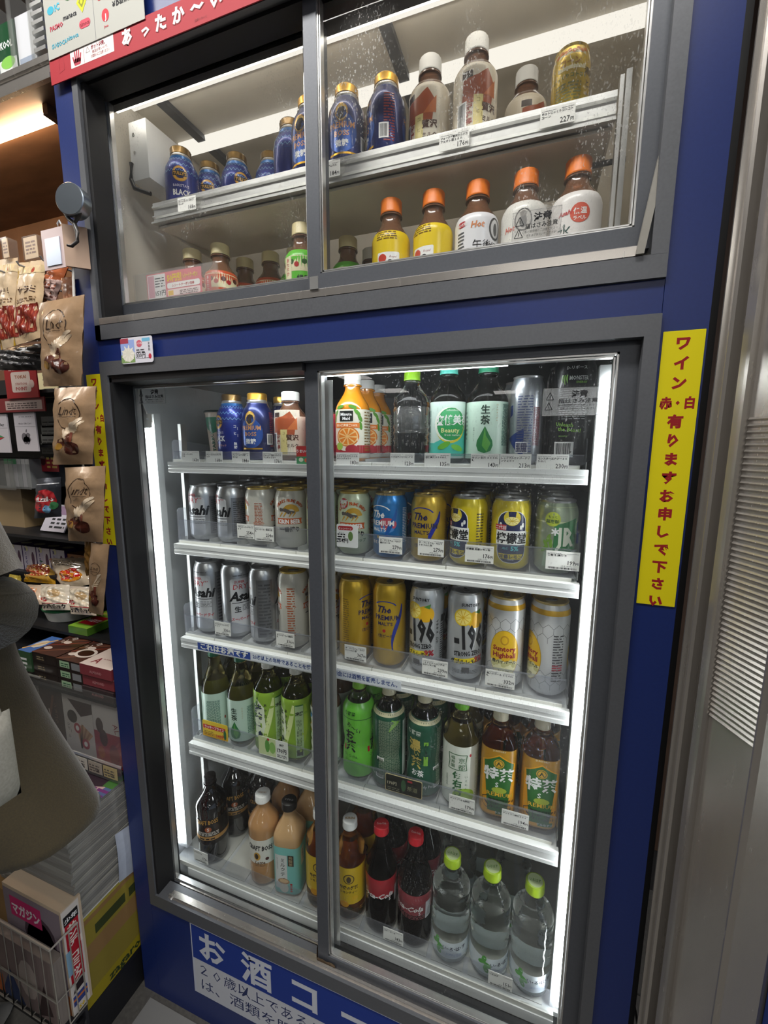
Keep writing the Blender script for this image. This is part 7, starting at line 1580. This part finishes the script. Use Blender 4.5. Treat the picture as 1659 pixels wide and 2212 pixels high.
cvr = Art().rect(0, 0, .18, .255, c('8a7c84'), 0).ell(.11, .15, .045, .06, c('c8a890'), 1, 16).ell(.11, .17, .05, .05, c('4a3a44'), 1, 14).rect(.02, .19, .12, .24, c('c82c6a'), 2).text('マガジン', .07, .20, .03, c('e8e0e0'), .04, 3, fit=.09).poly([(0, 0), (.18, 0), (.18, .05), (.06, .08)], c('9a5a2c'), 2).ell(.05, .10, .03, .04, c('b88a7a'), 2, 12)
packbox('comic_magazine', X1 - .19, X1 - .005, Y0 + .028, Y0 + .068, zz(-1.3615), zz(-1.098), c('c9b49a'), 'thick comic magazine with red lettered spine standing in the wire basket', 'magazine', cvr, None, P_PAPER, side=Art().rect(0, 0, .04, .263, c('d0c8c0'), 0) if 0 else sp)
packbox('front_comic', X1 - .22, X1 - .012, Y0 + .006, Y0 + .026, zz(-1.3615), zz(-1.20), c('8a8078'), 'comic leaning at the front of the wire basket behind its wires', 'magazine', Art().rect(0, 0, .2, .16, c('7a6a66'), 0).poly([(.02, 0), (.06, .08), (.10, 0)], c('2c3a5c'), 1).ell(.12, .08, .03, .05, c('a89a90'), 1, 12).poly([(.14, 0), (.17, .09), (.19, .02)], c('3a2c2c'), 2).rect(0, .0, .03, .05, c('a85a2c'), 2), None, P_PAPER)

# ================================================================== CUSTOMER AT THE COUNTER
PX, PY = -0.155, -0.29
pe = thing('person', 'person in a loose olive brown coat cut off by the left photo edge', 'person', (PX, PY, 0))
def skinned(name, joints, edges, mat, root=0, sub=1, parent=None):
    me = bpy.data.meshes.new(name); me.from_pydata([j[0] for j in joints], edges, []); me.materials.append(mat)
    o = bpy.data.objects.new(name, me); COL.objects.link(o); o.parent = parent
    md = o.modifiers.new('skin', 'SKIN')
    if not me.skin_vertices: 
        bpy.context.view_layer.objects.active = o
    lay = me.skin_vertices[0].data if me.skin_vertices else None
    if lay:
        for i, j in enumerate(joints): r = j[1]; lay[i].radius = r if isinstance(r, tuple) else (r, r); lay[i].use_root = (i == root)
    md.use_smooth_shade = True
    s = o.modifiers.new('sub', 'SUBSURF'); s.levels = sub; s.render_levels = sub
    return o
M_SKIN = noisy(principled('skin', c('c99a7c'), .5), 60, .05)
J = [((0, 0, .92), (.13, .095)), ((0, 0, 1.08), (.115, .085)), ((0, .005, 1.25), (.14, .10)), ((0, 0, 1.36), (.08, .06)), ((0, .0, 1.44), .052), ((0, .015, 1.50), .058), ((0, .025, 1.57), (.075, .092)), ((0, .01, 1.64), (.062, .075)),
     ((.125, 0, 1.33), .036), ((.235, .01, 1.14), .032), ((.08, .07, 1.08), .032), ((-.01, .06, 1.06), (.036, .016)),
     ((-.125, 0, 1.33), .036), ((-.20, .005, 1.12), .040), ((-.16, .06, 1.06), .032), ((-.11, .04, 1.04), (.036, .016)),
     ((.03, 0, .82), .070), ((.01, .01, .48), .045), ((.01, -.01, .10), .038), ((.015, .10, .035), (.04, .028)),
     ((-.10, 0, .82), .070), ((-.15, .01, .48), .045), ((-.17, -.01, .10), .038), ((-.175, .10, .035), (.04, .028))]
E_ = [(0, 1), (1, 2), (2, 3), (3, 4), (4, 5), (5, 6), (6, 7), (3, 8), (8, 9), (9, 10), (10, 11), (3, 12), (12, 13), (13, 14), (14, 15), (0, 16), (16, 17), (17, 18), (18, 19), (0, 20), (20, 21), (21, 22), (22, 23)]
for sgn, hd in ((1, 11), (-1, 15)):
    bx_, by_, bz_ = J[hd][0]
    for k, (dx, L_) in enumerate(((.024, .055), (.010, .066), (-.005, .062), (-.020, .050))):
        n0 = len(J); J += [((bx_ + sgn * dx * .9, by_ + .03, bz_), .0095), ((bx_ + sgn * dx, by_ + .03 + L_ * .5, bz_ + .004), .009), ((bx_ + sgn * dx, by_ + .03 + L_, bz_ - .012), .0078)]; E_ += [(hd, n0), (n0, n0 + 1), (n0 + 1, n0 + 2)]
    n0 = len(J); J += [((bx_ - sgn * .034, by_ + .012, bz_), .0105), ((bx_ - sgn * .046, by_ + .040, bz_ - .006), .0092)]; E_ += [(hd, n0), (n0, n0 + 1)]
body = skinned('body', J, E_, M_SKIN, 0, 2, pe)
# face features and hair
m = MB()
m.lathe([(-.012, .004), (-.004, .011), (.01, .009), (.03, .004)], 10, col=c('c4937a'), cx=0, cy=0, cz=1.56)
m.v = [(x, y + .118 - abs(z - 1.555) * .25, z) for x, y, z in m.v]; m.build('nose', M_SKIN, pe, 60)
for sx in (-1, 1):
    m = MB(); m.lathe([(-.010, .0), (-.006, .009), (0, .011), (.006, .009), (.010, 0)], 12, caps=False, col=WHITE, cx=sx * .030, cy=.100, cz=1.583); m.lathe([(-.005, .0), (-.003, .0045), (.003, .0045), (.005, 0)], 10, caps=False, col=c('2a1c14'), cx=sx * .030, cy=.109, cz=1.583); m.build('eye', P_PLASTIC, pe, 60)
    m = MB(); m.lathe([(-.03, .004), (-.015, .012), (.01, .016), (.028, .008)], 12, col=GREY, cx=sx * .080, cy=.015, cz=1.575); m.v = [(sx * .080 + (x - sx * .080) * .5, y, z) for x, y, z in m.v]; m.build('ear', M_SKIN, pe, 60)
m = MB(); m.lathe([(-.007, 0), (-.004, .022), (.0, .026), (.005, .020), (.007, 0)], 14, caps=False, cx=0, cy=0, cz=1.525); m.v = [(x, .102 + y * .35, z) for x, y, z in m.v]; m.build('mouth', principled('lips', c('a8605a'), .5), pe, 60)
m = MB()
def hairf(u, v):
    a = u * 2 * PI; b = v * PI * .62; r = .098 + .004 * math.sin(a * 17)
    return (r * .92 * math.sin(b) * math.sin(a), .005 - r * 1.1 * math.sin(b) * math.cos(a), 1.60 + r * math.cos(b) - (.05 * max(0, math.cos(a)) * v if v > .5 else 0) + (.055 * max(0, -math.cos(a)) * v))
m.grid(hairf, 36, 12, c('1c1612')); m.build('hair', noisy(principled('dark_hair', c('1c1612'), .45), 200, .3), pe, 80)
# trousers and shoes
M_TRO = noisy(principled('pale_trouser_cloth', c('9a958a'), .85), 300, .1)
for sx in (-1, 1):
    m = MB(); m.tube([(sx * .065 - .02, 0, .95), (sx * .065 - .035, .0, .80), (sx * .08 - .07, .01, .48), (sx * .09 - .08, -.005, .08)], [.105, .088, .062, .052], 20); m.build('trouser_leg', M_TRO, pe, 70)
    m = MB(); m.grid(lambda u, v: (sx * .095 - .08 + .046 * math.sin(u * 2 * PI) * (1 - .25 * v) * (1 - .15 * max(0, -math.cos(u * 2 * PI))), .035 - .125 * math.cos(u * 2 * PI) * (1 - .28 * v), .002 + .085 * v - .04 * v * max(0, -math.cos(u * 2 * PI))), 24, 5, c('c9c6c0')); m.add([(sx * .095 - .08 + .046 * math.sin(i / 24 * 2 * PI), .035 - .125 * math.cos(i / 24 * 2 * PI), .002) for i in range(24)], [tuple(range(24))], c('3a3a3a')); m.build('shoe', P_PLASTIC, pe, 60)
# coat: body shell flaring to the hem, with sleeves
M_COAT = noisy(principled('olive_brown_wool_coat', c('30270f'), .9, Sheen_Weight=.3), 420, .22, bump=.35)
RG = [(1.455, .060, .060), (1.43, .10, .085), (1.38, .155, .11), (1.28, .160, .125), (1.12, .150, .130), (.98, .155, .135), (.88, .175, .140), (.80, .195, .145), (.775, .200, .145)]
def coatf(u, v):
    k = v * (len(RG) - 1); i = min(int(k), len(RG) - 2); f = k - i; z, a, b = [RG[i][j] + (RG[i + 1][j] - RG[i][j]) * f for j in range(3)]
    t = u * 2 * PI; sup_ = sup(t, 3.0 if z < 1.3 else 2.2); fold = 1 + .030 * max(0, 1.15 - z) / .4 * math.sin(t * 9 + 1)
    flare = .19 * max(0, (1.02 - z) / .245) ** 1.2 * max(0, math.sin(t)) ** 2 * (.75 - .5 * math.cos(t))
    return (a * sup_ * math.sin(t) * fold + flare, -b * sup_ * math.cos(t) * fold, z)
m = MB(); m.grid(coatf, 60, 24); co = m.build('coat', M_COAT, pe, 80)
sd = co.modifiers.new('thick', 'SOLIDIFY'); sd.thickness = .006; sd.offset = 1
for sx in (-1, 1):
    ins = .0 if sx > 0 else -.08
    m = MB(); m.tube([(sx * .125, 0, 1.385), (sx * .155, 0, 1.34), (sx * .205, .0, 1.25), (sx * .258, .0, 1.16), (sx * .245, .02, 1.11), (sx * (.16 - ins * .6), .06, 1.085), (sx * (.10 - ins), .07, 1.08)], [.050, .056, .056, .056, .055, .050, .047], 18); m.build('coat_sleeve', M_COAT, pe, 80)
m = MB(); m.tube([(math.sin(t) * .075, -math.cos(t) * .075, 1.45 + .01 * math.cos(t)) for t in [i * PI / 10 for i in range(21)]], .014, 8); m.build('coat_collar', M_COAT, pe, 80)
# pale tote bag hanging at the side
tg = thing('tote_bag', 'pale grey cloth bag hanging at the side of the olive coat', 'bag', (0, 0, 0))
q = at(-22, 1655, -.36)
m = MB()
def totef(s):
    def f(u, v):
        e = (4 * u * (1 - u)) ** .5 * (4 * v * (1 - v)) ** .3 if 0 < u < 1 and 0 < v < 1 else 0
        return (q.x + s * .016 * e, q.y + (u - .5) * .05, q.z - .055 + v * .11)
    return f
m.grid(totef(1), 10, 10, c('a8a59c')); m.grid(totef(-1), 10, 10, c('a8a59c')); m.build('bag_body', noisy(principled('pale_grey_canvas', c('8f8b80'), .85), 300, .12, bump=.2), tg, 70)
m = MB(); m.tube([(q.x, q.y - .015, q.z + .05), (q.x - .02, q.y - .012, q.z + .12), (q.x - .05, q.y + .0, q.z + .20), (q.x - .02, q.y + .012, q.z + .12), (q.x, q.y + .015, q.z + .05)], .003, 8, c('8a867c')); m.build('strap', P_PAPER, tg, 60)

# glyph source is a tool, not part of the place
bpy.data.objects.remove(_to); bpy.data.curves.remove(_tc)
